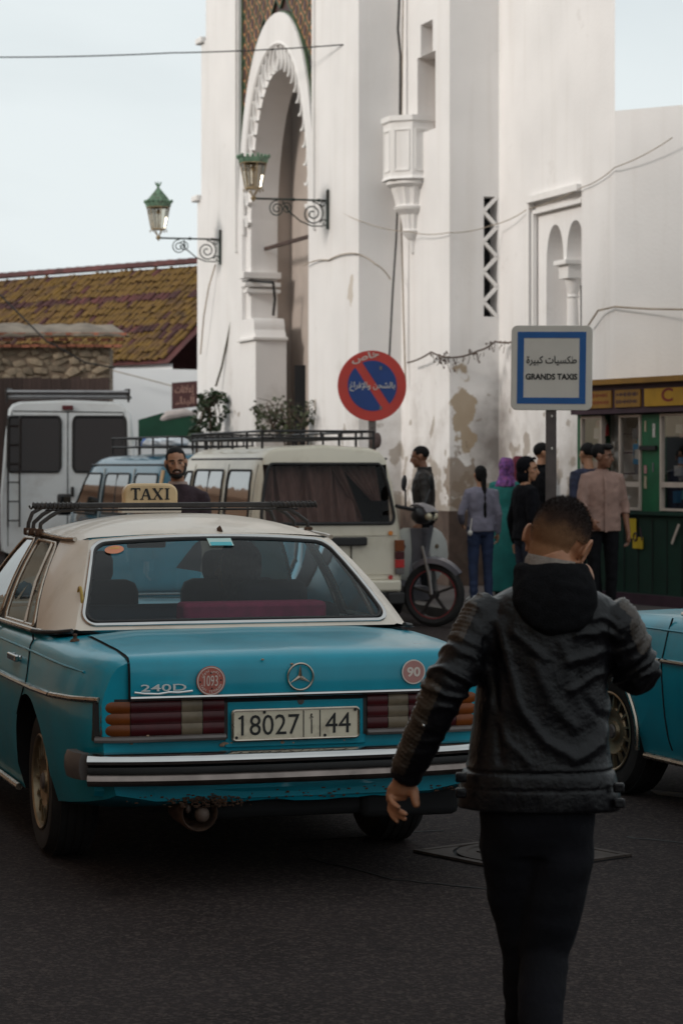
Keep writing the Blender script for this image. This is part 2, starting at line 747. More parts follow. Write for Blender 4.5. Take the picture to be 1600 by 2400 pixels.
def spot(m, ctr, rad, z0, z1, col, amt, scale, lo, hi):
    """A stain with its own ragged outline at one place of a wall."""
    t = m.node_tree
    L = t.links.new
    b = t.nodes['Principled BSDF']
    src = b.inputs['Base Color'].links[0].from_socket
    ge = t.nodes.new('ShaderNodeNewGeometry')
    sc_ = t.nodes.new('ShaderNodeVectorMath')
    sc_.operation = 'SUBTRACT'
    sc_.inputs[1].default_value = (ctr.x, ctr.y, (z0 + z1) / 2)
    L(ge.outputs['Position'], sc_.inputs[0])
    mu = t.nodes.new('ShaderNodeVectorMath')
    mu.operation = 'MULTIPLY'
    mu.inputs[1].default_value = (1 / rad, 1 / rad, 2 / (z1 - z0))
    L(sc_.outputs[0], mu.inputs[0])
    le = t.nodes.new('ShaderNodeVectorMath')
    le.operation = 'LENGTH'
    L(mu.outputs[0], le.inputs[0])
    n = t.nodes.new('ShaderNodeTexNoise')
    n.inputs['Scale'].default_value = scale
    n.inputs['Detail'].default_value = 6
    L(ge.outputs['Position'], n.inputs['Vector'])
    su = t.nodes.new('ShaderNodeMath')
    su.operation = 'MULTIPLY_ADD'
    su.inputs[1].default_value = -0.55
    L(le.outputs['Value'], su.inputs[0])
    L(n.outputs[0], su.inputs[2])
    r = t.nodes.new('ShaderNodeMapRange')
    r.inputs[1].default_value = lo
    r.inputs[2].default_value = hi
    r.inputs[4].default_value = amt
    L(su.outputs[0], r.inputs[0])
    mx = t.nodes.new('ShaderNodeMix')
    mx.data_type = 'RGBA'
    mx.inputs[7].default_value = tuple(col) + (1,)
    L(r.outputs[0], mx.inputs[0])
    L(src, mx.inputs[6])
    L(mx.outputs[2], b.inputs['Base Color'])


spot(M_PLA, D, .55, .9, 3.1, (0.10, 0.075, 0.06), .75, 2.5, -.05, .45)
spot(M_PLA, C + E2 * .20, .22, 1.55, 3.15, (0.36, 0.27, 0.17), .85, 5.0, .10, .16)
spot(M_PLA, C + E2 * .12, .35, .9, 2.0, (0.22, 0.16, 0.11), .8, 7.0, .12, .20)
spot(M_PLA, A + E1 * .35, .18, 3.7, 4.35, (0.50, 0.43, 0.35), .7, 5.0, .12, .18)


def face(o, e, nrm):
    """Plane frame: x along e, y up, z out of the wall."""
    m = Matrix((e, V((0, 0, 1)), nrm)).transposed().to_4x4()
    m.translation = o
    return m


def wall_holes(mb, fr, u0, u1, z0, z1, holes, off=0.0, mi=0):
    us = sorted(set([u0, u1] + [h[0] for h in holes] + [h[1] for h in holes]))
    zs = sorted(set([z0, z1] + [h[2] for h in holes] + [h[3] for h in holes]))
    for i in range(len(us) - 1):
        for j in range(len(zs) - 1):
            cu, cz = (us[i] + us[i + 1]) / 2, (zs[j] + zs[j + 1]) / 2
            if any(h[0] < cu < h[1] and h[2] < cz < h[3] for h in holes):
                continue
            mb.add([fr @ V(q) for q in ((us[i], zs[j], off), (us[i + 1], zs[j], off), (us[i + 1], zs[j + 1], off), (us[i], zs[j + 1], off))], [(0, 1, 2, 3)], mi)


def reveal(mb, fr, h, d0, d1, mi=0, back=None):
    a = [(h[0], h[2]), (h[1], h[2]), (h[1], h[3]), (h[0], h[3])]
    p = [fr @ V((x, z, d0)) for x, z in a]
    q = [fr @ V((x, z, d1)) for x, z in a]
    mb.add(p + q, [(i, (i + 1) % 4, (i + 1) % 4 + 4, i + 4) for i in range(4)], mi)
    if back is not None:
        mb.add(q, [(0, 1, 2, 3)], back)


gate = thing('gate_building', 'tall white plastered gate building with pointed arch and green tiled panel', 'building', (0, 0, 0))
FP = face(A, E1, N1)
FP_ = FP
TC = 3.78


def arch(hw, zs, za, z0=0.0, n=16, horse=0.0):
    """A pointed arch outline from the left foot over the point to the right foot (t, z)."""
    left = []
    for i in range(n + 1):
        s = i / n
        a = s * math.pi / 2
        x = hw * (math.cos(a) ** 0.92) if s < 1 else 0
        z = zs + (za - zs) * (math.sin(a) ** 0.93)
        x = max(0, x) + hw * 0.0
        left.append((TC + x, z))
    pts = [(TC + hw, z0)] + left
    right = [(TC - (x - TC), z) for x, z in reversed(left[:-1])] + [(TC - hw, z0)]
    return pts + right


def ogive(hw, zs, za, z0=0.0, n=16):
    """Two circular arcs meeting in a point."""
    h = za - zs
    rr = (h * h + hw * hw) / (2 * hw)
    cx = hw - rr
    a1 = math.asin(min(1, h / rr))
    left = [(TC + cx + rr * math.cos(a1 * i / n), zs + rr * math.sin(a1 * i / n)) for i in range(n + 1)]
    right = [(2 * TC - x, z) for x, z in reversed(left[:-1])]
    return [(TC + hw, z0)] + left + right + [(TC - hw, z0)]


def strip(mb, fr, c0, c1, d0, d1, mi=0):
    n = len(c0)
    a = [fr @ V((x, z, d0)) for x, z in c0]
    b = [fr @ V((x, z, d1)) for x, z in c1]
    mb.add(a + b, [(i, i + 1, n + i + 1, n + i) for i in range(n - 1)], mi)


OUT = arch(1.87, 5.3, 8.40)
MID = arch(1.66, 5.25, 7.95)
INN = arch(1.42, 5.2, 7.56)
wl = MB()
wall_holes(wl, FP, 0, TC - 1.87, 0, HT, [])
wall_holes(wl, FP, TC + 1.87, 7.5, 0, HT, [])
wall_holes(wl, FP, 7.5, 7.78, 0, 8.62, [])
wall_holes(wl, FP, 7.78, 8.02, 0, 6.05, [])
for t0, z0, z1 in ((7.5, 8.62, HT), (7.78, 6.05, 8.62), (8.02, 0, 6.05)):
    wl.add([FP @ V(q) for q in ((t0, z0, 0), (t0, z1, 0), (t0, z1, -3), (t0, z0, -3))], [(0, 1, 2, 3)])
wl.add([FP @ V(q) for q in ((7.5, 8.62, 0), (7.78, 8.62, 0), (7.78, 8.62, -3), (7.5, 8.62, -3))], [(0, 1, 2, 3)])
wl.add([FP @ V(q) for q in ((7.78, 6.05, 0), (8.02, 6.05, 0), (8.02, 6.05, -3), (7.78, 6.05, -3))], [(0, 1, 2, 3)])
strip(wl, FP, OUT, MID, 0, 0)
strip(wl, FP, MID, MID, 0, -0.07)
strip(wl, FP, MID, INN, -0.07, -0.07)
strip(wl, FP, INN, INN, -0.07, -0.50)
# the reveal of the tiled panel
strip(wl, FP, OUT[1:-1], OUT[1:-1], 0, -0.10)
for t in (TC - 1.87, TC + 1.87):
    wl.add([FP @ V(q) for q in ((t, 5.3, 0), (t, HT, 0), (t, HT, -0.1), (t, 5.3, -0.1))], [(0, 1, 2, 3)])
# walls facing the camera and the next left-facing ones
F2 = face(A, E2, -E1)
wall_holes(wl, F2, 0, (B - A).length, 0, HT, [])
F3 = face(C, (B - C).normalized(), N1)
L3 = (B - C).length


def t_on(o, e, px):
    k_ = (px - 800) / FPX
    return (k_ * o.y - o.x) / (e.x - k_ * e.y)


def z_on(o, e, t, py):
    y = o.y + e.y * t
    return CAMH - (py - 1090) / FPX * y


e3 = (B - C).normalized()
n0, n1 = sorted((t_on(C, e3, 1020), t_on(C, e3, 978)))
n2 = t_on(C, e3, 990)
zn0, zn1, zn2 = z_on(C, e3, n0, 300), z_on(C, e3, n0, 118), z_on(C, e3, n0, 42)
wall_holes(wl, F3, 0, L3, 0, HT, [(n0, n1, zn0, zn1), (n0 + 0.1, n1 - 0.12, zn1, zn2)])
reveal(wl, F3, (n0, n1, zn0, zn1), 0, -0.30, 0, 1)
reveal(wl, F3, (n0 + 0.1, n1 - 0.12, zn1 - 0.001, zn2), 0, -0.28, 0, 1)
F4 = face(C, E2, -E1)
L4 = (D - C).length
s0, s1 = t_on(C, E2, 1133), t_on(C, E2, 1165)
zs0, zs1 = z_on(C, E2, s0, 742), z_on(C, E2, s0, 460)
SLIT = (s0, s1, zs0, zs1)
wall_holes(wl, F4, 0, L4, 0, HT, [SLIT])
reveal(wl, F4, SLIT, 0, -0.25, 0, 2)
e5 = (Ec - D).normalized()
F5 = face(D, e5, N1)
F5.translation = D
L5 = (Ec - D).length
w0, w1 = t_on(D, e5, 1239), t_on(D, e5, 1362)
zw0, zw1 = z_on(D, e5, w0, 800), z_on(D, e5, w0, 476)
WIN = (w0 + 0.12, w1 - 0.10, zw0, zw1 - 0.16)
wall_holes(wl, F5, 0, L5, 0, HT, [(w0, w1, zw0, zw1)])
reveal(wl, F5, (w0, w1, zw0, zw1), 0, -0.12, 0)
F6 = face(Ec, E6, V((-E6.y, E6.x, 0)) * -1)
wall_holes(wl, F6, 0, 9, 0, 5.77, [])
# the block's far faces and roof, so that it holds from the side
wl.add([F6 @ V(q) for q in ((0, 5.77, 0), (9, 5.77, 0), (9, 5.77, -0.4), (0, 5.77, -0.4))], [(0, 1, 2, 3)])
wl.add([Ec + V((0, 0, 5.7)), Ec + V((0, 0, HT)), Ec + V((0.085, 1, 0)) * 6 + V((0, 0, HT)), Ec + V((0.085, 1, 0)) * 6 + V((0, 0, 5.7))], [(0, 1, 2, 3)])
wl.build('wall', [M_PLA, M_INN, M_DARK], gate, sm=False)
# the passage behind the arch
ps = MB()
ps.box((0, 0, 0), (0.01, 0.01, 0.01), 0)
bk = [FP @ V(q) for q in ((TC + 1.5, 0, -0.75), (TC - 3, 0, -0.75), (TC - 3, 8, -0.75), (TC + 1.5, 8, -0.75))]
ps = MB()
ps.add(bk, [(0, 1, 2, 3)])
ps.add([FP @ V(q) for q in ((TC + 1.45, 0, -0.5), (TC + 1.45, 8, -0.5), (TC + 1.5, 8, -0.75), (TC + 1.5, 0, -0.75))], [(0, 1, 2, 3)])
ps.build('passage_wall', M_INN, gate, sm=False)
pr = MB()
pr.bar(FP @ V((TC + 1.4, 5.02, -0.3)), FP @ V((TC - 1.4, 5.02, -0.3)), 0.05)
pr.build('tie_bar', mat('rusty_iron', (0.06, 0.035, 0.028), rough=0.8, var=0.4), gate)
# imposts on the left jamb, and the pier with its rounded cap
for k_, (z, h, d) in enumerate(((4.36, 0.06, 0.03), (4.46, 0.07, 0.06), (4.60, 0.10, 0.09))):
    pr = MB()
    pr.box((0, 0, 0), (0.18 + d, h, 0.52 + d), mtx=FP @ Matrix.Translation(V((TC + 1.42 - 0.0, z, -0.26 + d / 2))))
    pr.build('impost', M_PLB, gate, sm=False, bevel=0.008)
pr = MB()
prof = [(4.62, 0), (5.45, 0), (5.45, 3.62)] + [(5.45 - 0.10 + 0.10 * math.cos(a), 3.74 + 0.18 * math.sin(a)) for a in [math.pi / 2 * i / 6 for i in range(7)]] + \
       [(4.80 + 0.0 - 0.1 * math.sin(a), 3.92 - 0.18 * (1 - math.cos(a))) for a in [math.pi / 2 * i / 6 for i in range(7)]] + [(4.62, 3.62)]
pr.prism(prof, FP, -0.46, 0.03)
pr.build('pier', M_PLA, gate, sm=False)
pr = MB()
pr.box((0, 0, 0), (0.90, 0.05, 0.56), mtx=FP @ Matrix.Translation(V((5.03, 3.60, -0.20))))
pr.build('pier_moulding', M_PLB, gate, sm=False, bevel=0.01)
# raised mouldings: round the tiled panel, along the arch, and at the stepped corner
for t in (TC - 1.93, TC + 1.93):
    pr = MB()
    pr.bar(FP @ V((t, 5.0, 0.015)), FP @ V((t, HT, 0.015)), 0.07, 0.05, up=N1)
    pr.build('panel_moulding', M_PLB, gate, sm=False)
pr = MB()
rng = [FP @ V((x, z, -0.02)) for x, z in MID[1:-1]]
pr.tube(rng, 0.035, n=6)
pr.build('arch_moulding', M_PLB, gate)
for t, z in ((8.0, 6.05), (7.75, 8.62)):
    pr = MB()
    pr.box((0, 0, 0), (0.34, 0.10, 0.3), mtx=FP @ Matrix.Translation(V((t, z + 0.03, -0.08))))
    pr.build('corner_cap', M_PLB, gate, sm=False, bevel=0.02)
# carved tongues that follow the arch
tg = MB()
prof = []
for i in range(9):
    s = i / 8
    prof.append((-0.035 + 0.055 * math.sin(s * math.pi * 1.5), s * 0.24))
poly = [(x - 0.022, y) for x, y in prof] + [(x + 0.022, y) for x, y in reversed(prof)]
tme = None
NT = 26
for i in range(NT):
    s = (i + 0.5) / NT
    j = 1 + s * (len(INN) - 3)
    a_ = int(j)
    fx = j - a_
    p = V(INN[a_]).lerp(V(INN[min(a_ + 1, len(INN) - 2)]), fx)
    q = V(MID[a_]).lerp(V(MID[min(a_ + 1, len(MID) - 2)]), fx)
    if tme is None:
        mb = MB()
        mb.prism(poly, Matrix.Identity(4), 0, 0.055)
        tme = mb.mesh('carved_tongue', False)
        tme.materials.append(M_PLB)
    o = bpy.data.objects.new('carved_tongue', tme)
    COL.objects.link(o)
    o.parent = gate
    y = (q - p)
    ln = y.length
    y.normalize()
    loc = Matrix(((y.y, y.x, 0, p.x), (-y.x, y.y, 0, p.y), (0, 0, 1, -0.069), (0, 0, 0, 1)))
    if s > 0.5:
        loc = loc @ Matrix.Diagonal((-1, 1, 1, 1))
    o.matrix_world = FP @ loc @ Matrix.Diagonal((1.0, ln / 0.24, 1, 1))
# tiled panel: terracotta lozenges between green ribs
M_TER = mat('terracotta_tile', (0.36, 0.17, 0.075), rough=0.6, var=0.3, scale=8, rnd=0.25)
M_TERD = mat('dark_brown_tile', (0.055, 0.022, 0.016), rough=0.5, var=0.3, scale=8, rnd=0.2)
M_GRN = mat('green_glazed_rib', (0.045, 0.075, 0.035), rough=0.5, var=0.4, scale=12)
pb = MB()
strip(pb, FP, OUT[1:-1], [(x, HT) for x, z in OUT[1:-1]], -0.10, -0.10)
pb.build('panel_ground', M_TERD, gate, sm=False)
DW, DH = 0.40, 0.36


def out_z(t):
    best = 99
    for i in range(1, len(OUT) - 2):
        x0, z0 = OUT[i]
        x1, z1 = OUT[i + 1]
        if min(x0, x1) - 1e-6 <= t <= max(x0, x1) + 1e-6 and abs(x1 - x0) > 1e-6:
            best = z0 + (z1 - z0) * (t - x0) / (x1 - x0)
    return best


lozm, eyem = MB(), MB()
lozm.prism([(-DW * 0.42, 0), (0, -DH * 0.42), (DW * 0.42, 0), (0, DH * 0.42)], Matrix.Identity(4), 0, 0.03)
lozm = lozm.mesh('lozenge_tile', False)
lozm.materials.append(M_TER)
eyem.prism(circle(0.5, 10), Matrix.Diagonal((0.13, 0.17, 1, 1)), 0.03, 0.04)
eyem = eyem.mesh('tile_eye', False)
eyem.materials.append(M_TERD)
ribs = MB()
row = 0
z = 5.6
while z < 9.0:
    t = TC - 1.87 + (DW / 2 if row % 2 else 0.0)
    while t < TC + 1.88:
        if abs(t - TC) < 1.75 and z > out_z(t) + 0.12 and z < 9.0:
            o = bpy.data.objects.new('lozenge_tile', lozm)
            COL.objects.link(o)
            o.parent = gate
            o.matrix_world = FP @ Matrix.Translation(V((t, z, -0.099)))
            e = bpy.data.objects.new('tile_eye', eyem)
            COL.objects.link(e)
            e.parent = o
            e.matrix_parent_inverse = Matrix.Identity(4)
            for sx in (-1, 1):
                ribs.bar(FP @ V((t + sx * DW / 2, z, -0.08)), FP @ V((t, z + DH / 2, -0.08)), 0.035, 0.04, up=N1)
                ribs.bar(FP @ V((t + sx * DW / 2, z, -0.08)), FP @ V((t, z - DH / 2, -0.08)), 0.035, 0.04, up=N1)
        t += DW
    z += DH / 2
    row += 1
rim_ = [FP @ V((x, z, -0.06)) for x, z in OUT[1:-1]]
ribs.tube(rim_, 0.03, n=6)
for t in (TC - 1.84, TC + 1.84):
    ribs.bar(FP @ V((t, 5.6, -0.07)), FP @ V((t, HT, -0.07)), 0.05, 0.05, up=N1)
ribs.build('green_rib', M_GRN, gate, sm=False)

# plinth and soft concave corner
pl = MB()
for fr, ln in ((F4, L4), (F5, L5), (F3, L3)):
    pl.add([fr @ V(q) for q in ((-0.02, 0, 0.02), (ln + 0.02, 0, 0.02), (ln + 0.02, 1.08, 0.02), (-0.02, 1.08, 0.02), (-0.02, 1.08, -0.01), (ln + 0.02, 1.08, -0.01))], [(0, 1, 2, 3), (3, 2, 5, 4)])
pl.build('plinth', M_PLIN, gate, sm=False)
cv = MB()
ringa, ringb = [], []
rr_ = 0.03
for i in range(9):
    a = math.pi / 2 * i / 8
    q = D - E2 * rr_ * (1 - math.sin(a)) + e5 * rr_ * (1 - math.cos(a)) + (-E1) * 0.001
    ringa.append(q + V((0, 0, 1.1)))
    ringb.append(q + V((0, 0, HT)))
cv.loft([ringa, ringb], closed=False)
cv.build('coved_corner', M_PLA, gate)

# slit window with a zigzag lattice
sl_ = thing('slit', '', 'x')
bpy.data.objects.remove(sl_)
zig = MB()
nz_ = 8
for i in range(nz_):
    za = zs0 + (zs1 - zs0) * i / nz_
    zb = zs0 + (zs1 - zs0) * (i + 1) / nz_
    x0, x1 = (s0, s1) if i % 2 else (s1, s0)
    zig.bar(F4 @ V((x0, za, -0.02)), F4 @ V((x1, zb, -0.02)), 0.045, 0.05, up=-E1)
zig.build('zigzag_lattice', M_PLB, gate, sm=False)

# twin-arched window
wd = MB()
ft = [(w0, w1, zw0, zw1)]
wd.bar(F5 @ V((w0 + 0.04, zw1 + 0.03, 0.03)), F5 @ V((w1 - 0.0, zw1 + 0.03, 0.03)), 0.08, 0.07, up=N1)
wd.bar(F5 @ V((w0 + 0.04, zw0, 0.015)), F5 @ V((w0 + 0.04, zw1 - 0.01, 0.015)), 0.07, 0.05, up=N1)
wd.bar(F5 @ V((w0 + 0.13, zw0, -0.01)), F5 @ V((w0 + 0.13, zw1 - 0.14, -0.01)), 0.05, 0.05, up=N1)
wd.bar(F5 @ V((w0 + 0.13, zw1 - 0.13, -0.01)), F5 @ V((w1, zw1 - 0.13, -0.01)), 0.05, 0.05, up=N1)
wo = wd.build('window_frame', M_PLB, gate, sm=False)
# plate with two arched openings
am = MB()
wid = w1 - w0
zsp = z_on(D, e5, w0, 632)
cents = [w0 + wid * 0.42, w0 + wid * 0.80]
hw = wid * 0.165
zap = zw1 - 0.33
outer = []


def arch_pts(c, n=10):
    pts = []
    h = zap - zsp
    lf = [(c - hw * math.cos(math.pi / 2 * i / n) ** 0.9, zsp + h * math.sin(math.pi / 2 * i / n) ** 0.95) for i in range(n + 1)]
    return lf + [(2 * c - x, z) for x, z in reversed(lf[:-1])]


xs = [w0 + 0.13]
for c in cents:
    pts = arch_pts(c)
    xs += [c - hw, c + hw]
    # spandrel above the arch
    top = [(x, zw1 + 0.01) for x, z in pts]
    strip(am, F5, pts, top, -0.06, -0.06)
    low = [(x, z) for x, z in pts]
    strip(am, F5, low, low, -0.06, -0.34, 0)
for a_, b_ in ((w0 - 0.01, cents[0] - hw), (cents[0] + hw, cents[1] - hw), (cents[1] + hw, w1 + 0.01)):
    if a_ == cents[0] + hw:
        z_lo = zsp
    else:
        z_lo = zw0
    am.add([F5 @ V(q) for q in ((a_, z_lo, -0.06), (b_, z_lo, -0.06), (b_, zw1, -0.06), (a_, zw1, -0.06))], [(0, 1, 2, 3)])
am.add([F5 @ V(q) for q in ((cents[0] - hw, zw0, -0.06), (cents[0] - hw, zsp, -0.06), (cents[0] - hw, zsp, -0.34), (cents[0] - hw, zw0, -0.34))], [(0, 1, 2, 3)])
am.add([F5 @ V(q) for q in ((w0, zw0, -0.34), (cents[1] - hw * 0.9, zw0, -0.34), (cents[1] - hw * 0.9, zw1, -0.34), (w0, zw1, -0.34))], [(0, 1, 2, 3)], 1)
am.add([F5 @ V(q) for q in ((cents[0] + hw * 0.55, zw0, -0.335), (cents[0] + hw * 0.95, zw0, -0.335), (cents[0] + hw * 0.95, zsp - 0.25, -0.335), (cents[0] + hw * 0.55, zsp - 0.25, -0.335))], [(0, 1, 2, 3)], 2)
am.add([F5 @ V(q) for q in ((cents[1] - hw, zw0, -0.36), (w1, zw0, -0.36), (w1, zw1, -0.36), (cents[1] - hw, zw1, -0.36))], [(0, 1, 2, 3)], 1)
am.build('twin_arch', [M_PLA, M_PLA, M_DARK], gate, sm=False)
co = MB()
cx = (cents[0] + cents[1]) / 2
fc = F5 @ Matrix.Translation(V((cx, 0, -0.17))) @ Matrix.Rotation(R(-90), 4, 'X')
co.lathe([(0.075, zw0), (0.075, zw0 + 0.02), (0.058, zsp - 0.42), (0.075, zsp - 0.40), (0.06, zsp - 0.37), (0.11, zsp - 0.17)], n=16, mtx=fc)
co.build('column', M_PLB, gate)
co = MB()
co.box((0, 0, 0), (0.27, 0.17, 0.27), mtx=F5 @ Matrix.Translation(V((cx, zsp - 0.10, -0.17))))
co.box((0, 0, 0), (0.36, 0.06, 0.34), mtx=F5 @ Matrix.Translation(V((cx, zsp + 0.012, -0.15))))
co.build('capital', M_PLB, gate, sm=False, bevel=0.01)

# balcony: half octagon on a fluted corbel
bc = C + e3 * t_on(C, e3, 968)
bal = MB()
by = bc.y


def bz(py):
    return CAMH - (py - 1090) / FPX * (by - 0.25)


def octo(r, z):
    base = math.atan2(N1.y, N1.x)
    return [bc + V((r * math.cos(base + R(22.5 + 45 * i)), r * math.sin(base + R(22.5 + 45 * i)), 0)) + V((0, 0, z)) for i in range(8)]


bal.loft([octo(0.43, bz(420)), octo(0.40, bz(412)), octo(0.40, bz(288)), octo(0.43, bz(284)), octo(0.43, bz(272)), octo(0.36, bz(271)), octo(0.36, bz(300))], cap1=True)
bo = bal.build('balcony', M_PLB, gate, sm=False)
for i in range(8):
    a, b = octo(0.405, bz(400))[i], octo(0.405, bz(400))[(i + 1) % 8]
    nn = ((a + b) / 2 - bc - V((0, 0, bz(400))))
    nn.z = 0
    if nn.normalized().dot(N1) < -0.4:
        continue
    pn = MB()
    a2, b2 = a.lerp(b, 0.16), a.lerp(b, 0.84)
    hgt = bz(305) - bz(400)
    for p, q in ((a2, b2), (a2 + V((0, 0, hgt)), b2 + V((0, 0, hgt))), (a2, a2 + V((0, 0, hgt))), (b2, b2 + V((0, 0, hgt)))):
        pn.bar(p, q, 0.022, 0.018, up=nn)
    pn.build('panel_frame', M_PLB, bo, sm=False)
cb = MB()


def flute(r, z, n=28, amp=0.05):
    return [bc + V((r * (1 + amp * (1 if i % 2 else -1)) * math.cos(2 * math.pi * i / n), r * (1 + amp * (1 if i % 2 else -1)) * math.sin(2 * math.pi * i / n), z)) for i in range(n)]


cb.loft([flute(0.36, bz(421), amp=0), flute(0.36, bz(430), amp=0), flute(0.29, bz(437)), flute(0.255, bz(455)), flute(0.225, bz(478)),
         flute(0.265, bz(482), amp=0), flute(0.25, bz(488), amp=0), flute(0.17, bz(500)), flute(0.13, bz(535)), flute(0.16, bz(538), amp=0),
         flute(0.14, bz(545), amp=0), flute(0.06, bz(560)), flute(0.035, bz(590)), flute(0.01, bz(592))])
cb.build('corbel', M_PLB, gate, ang=20)

# wall cables and drooping wires
M_CAB = mat('black_cable', (0.012, 0.011, 0.011), rough=0.6)
M_CABW = mat('painted_cable', (0.35, 0.29, 0.23), rough=0.8, var=0.3)


def cable(pts, r, m, label, sag=0.0, n=10):
    mb = MB()
    path = []
    for i in range(len(pts) - 1):
        for j in range(n):
            s = j / n
            p = V(pts[i]).lerp(V(pts[i + 1]), s)
            p.z -= sag * 4 * s * (1 - s)
            path.append(p)
    path.append(V(pts[-1]))
    mb.tube(path, r, n=5)
    o = mb.build('cable', m)
    return tag(o, label, 'cable')


on = 0.05
cw = lambda px, py, Z=32.3: P(px, py, Z)
cable([cw(936, -20, 32.4), cw(932, 70, 32.4), cw(938, 130, 32.4), cw(937, 270, 32.4)], 0.018, M_CAB, 'thick black cable running down the wall corner above the balcony')
cable([cw(944, -20, 32.45), cw(943, 80, 32.45), cw(941, 270, 32.45)], 0.010, M_CABW, 'thin cable beside the thick black one above the balcony')
cable([cw(932, 445, 32.3), cw(928, 560, 32.3), cw(920, 680, 32.3), cw(912, 835, 32.3)], 0.014, M_CAB, 'black cable hanging on the wall below the balcony, slanting to the left')
cable([cw(938, 445, 32.35), cw(942, 600, 32.35), cw(945, 740, 32.35), cw(950, 900, 32.35)], 0.012, M_CABW, 'dark cable running straight down the corner below the balcony')
cable([P(-40, 134, 36), P(400, 124, 36), P(815, 104, 33.0)], 0.010, M_CAB, 'overhead wire from the left edge to the gate wall, across the arch', sag=0.02)
cable([cw(712, 622, 34.5), cw(770, 610, 33.6), cw(830, 594, 32.5), cw(880, 620, 32.3), cw(915, 655, 32.3)], 0.010, M_CABW, 'painted cable on the gate wall curving up right of the arch', sag=-0.03)
cable([cw(775, 478, 33.6), cw(850, 520, 32.3), cw(960, 543, 31.9), cw(1050, 545, 30.9), cw(1150, 528, 31.05), cw(1235, 490, 30.3), cw(1365, 438, 28.7), cw(1440, 392, 27.9), cw(1575, 322, 27.4)], 0.006, M_CABW, 'thin wire across the wall passing the slit and the twin window', sag=0.03)
cable([cw(1376, 765, 28.5), cw(1400, 728, 28.2), cw(1440, 719, 27.9), cw(1520, 724, 27.6), cw(1640, 726, 27.0)], 0.012, M_CABW, 'painted cable along the right wall above the kiosk', sag=0.0)
cable([cw(553, 668, 38.2), cw(545, 740, 38.2), cw(520, 860, 38.5), cw(506, 905, 38.6)], 0.018, mat('olive_cable', (0.07, 0.065, 0.04), rough=0.8), 'dark olive cable hanging left of the arch down to the plant', sag=0.0)
cable([cw(555, 664, 38), cw(590, 658, 37.3), cw(640, 662, 36.9), cw(644, 700, 37), cw(640, 740, 37)], 0.022, M_CAB, 'black cable looped round the arch jamb under the impost')
cable([cw(505, 620, 38.9), cw(490, 670, 39.0), cw(478, 740, 39.2), cw(470, 830, 39.5)], 0.012, M_CABW, 'rusty wire trailing down from the left street lamp bracket')
cable([cw(955, 850, 32.0), cw(1010, 825, 31.2), cw(1060, 838, 30.85), cw(1120, 822, 30.9), cw(1160, 800, 30.9), cw(1205, 800, 30.6)], 0.012, mat('twig', (0.09, 0.06, 0.045), rough=0.9), 'dry creeper stem along the wall between the round and square signs', sag=0.02)
tw = MB()
random.seed(3)
for (px, py, n_) in ((1035, 835, 26), (1050, 850, 10), (1120, 826, 12), (1165, 805, 14), (1085, 838, 6)):
    for i in range(n_):
        a = cw(px + random.uniform(-22, 22), py + random.uniform(-6, 4), 30.86)
        q = a + V((random.uniform(-0.05, 0.05), random.uniform(-0.05, 0.02), random.uniform(-0.14, 0.03)))
        tw.bar(a, q, 0.006)
        if random.random() < 0.5:
            tw.ell(q, (0.014, 0.014, 0.02), n=5, k=3)
o = tw.build('creeper_twigs', MATS['twig'], sm=False)
tag(o, 'dried brown creeper twigs clinging to the wall left of the square sign', 'creeper')

# ---------------------------------------------------------------- left background
M_TILE = mat('lichen_roof_tile', (0.095, 0.048, 0.018), rough=0.85, var=0.45, scale=3, dirt=(0.19, 0.105, 0.010), dscale=3.2, damt=0.8, dlo=0.40, dhi=0.62, bump=0.4, bscale=30, rnd=0.3)
M_TILER = mat('dark_red_roof_tile', (0.085, 0.024, 0.022), rough=0.8, var=0.35, scale=3, rnd=0.35)
M_WHT2 = mat('far_white_wall', (0.74, 0.76, 0.78), rough=0.9, var=0.05, scale=0.8)
M_STONE = mat('rubble_stone', (0.30, 0.235, 0.165), rough=0.9, var=0.3, scale=4, bump=0.6, bscale=20, dirt=(0.12, 0.085, 0.06), dscale=2.5, damt=0.7, rnd=0.35)
M_MORT = mat('rubble_mortar', (0.21, 0.155, 0.11), rough=0.95, var=0.3, scale=5, bump=0.4)
M_BRK = mat('thin_red_brick', (0.26, 0.095, 0.055), rough=0.85, var=0.3, scale=6, rnd=0.35)
M_COP = mat('weathered_coping', (0.20, 0.165, 0.13), rough=0.9, var=0.35, scale=3, bump=0.5, bscale=18, dirt=(0.34, 0.29, 0.22), dscale=2, damt=0.7)
M_PLANK = mat('brown_plank', (0.060, 0.036, 0.030), rough=0.8, var=0.35, scale=3, stretch=(6, 6, 0.6), rnd=0.25)

roofh = thing('tiled_house', 'white house behind the wall with lichen covered tile roof', 'house', (0, 0, 0))
er = V((math.sin(R(49)), -math.cos(R(49)), 0))
ro = P(465, 620, 58)                            # ridge, right end
fwd = V((-er.y * -1, -er.x * -1, 0))
fwd = V((er.y, -er.x, 0))                       # out of the roof, towards the camera
if fwd.y > 0:
    fwd = -fwd
down = (fwd * 0.80 + V((0, 0, -0.62))).normalized()
nr = er.cross(down)
if nr.z < 0:
    nr = -nr
tl = MB()
rings = []
for j in range(2):
    ring = []
    for i in range(7):
        a = math.pi * i / 6
        r_ = 0.105 if j else 0.085
        ring.append(V((r_ * math.cos(a), (0.42 if j else 0.0), r_ * 0.75 * math.sin(a))))
    rings.append(ring)
tl.loft(rings, closed=False)
tl2 = [[q * 0.86 + V((0, 0.03, 0)) for q in r_] for r_ in reversed(rings)]
tl.loft(tl2, closed=False)
tmesh = tl.mesh('roof_tile', True)
tmesh.materials.append(M_TILE)
tmesh2 = tmesh.copy()
tmesh2.materials.clear()
tmesh2.materials.append(M_TILER)
rmat = Matrix((er, down, nr)).transposed().to_4x4()
random.seed(11)
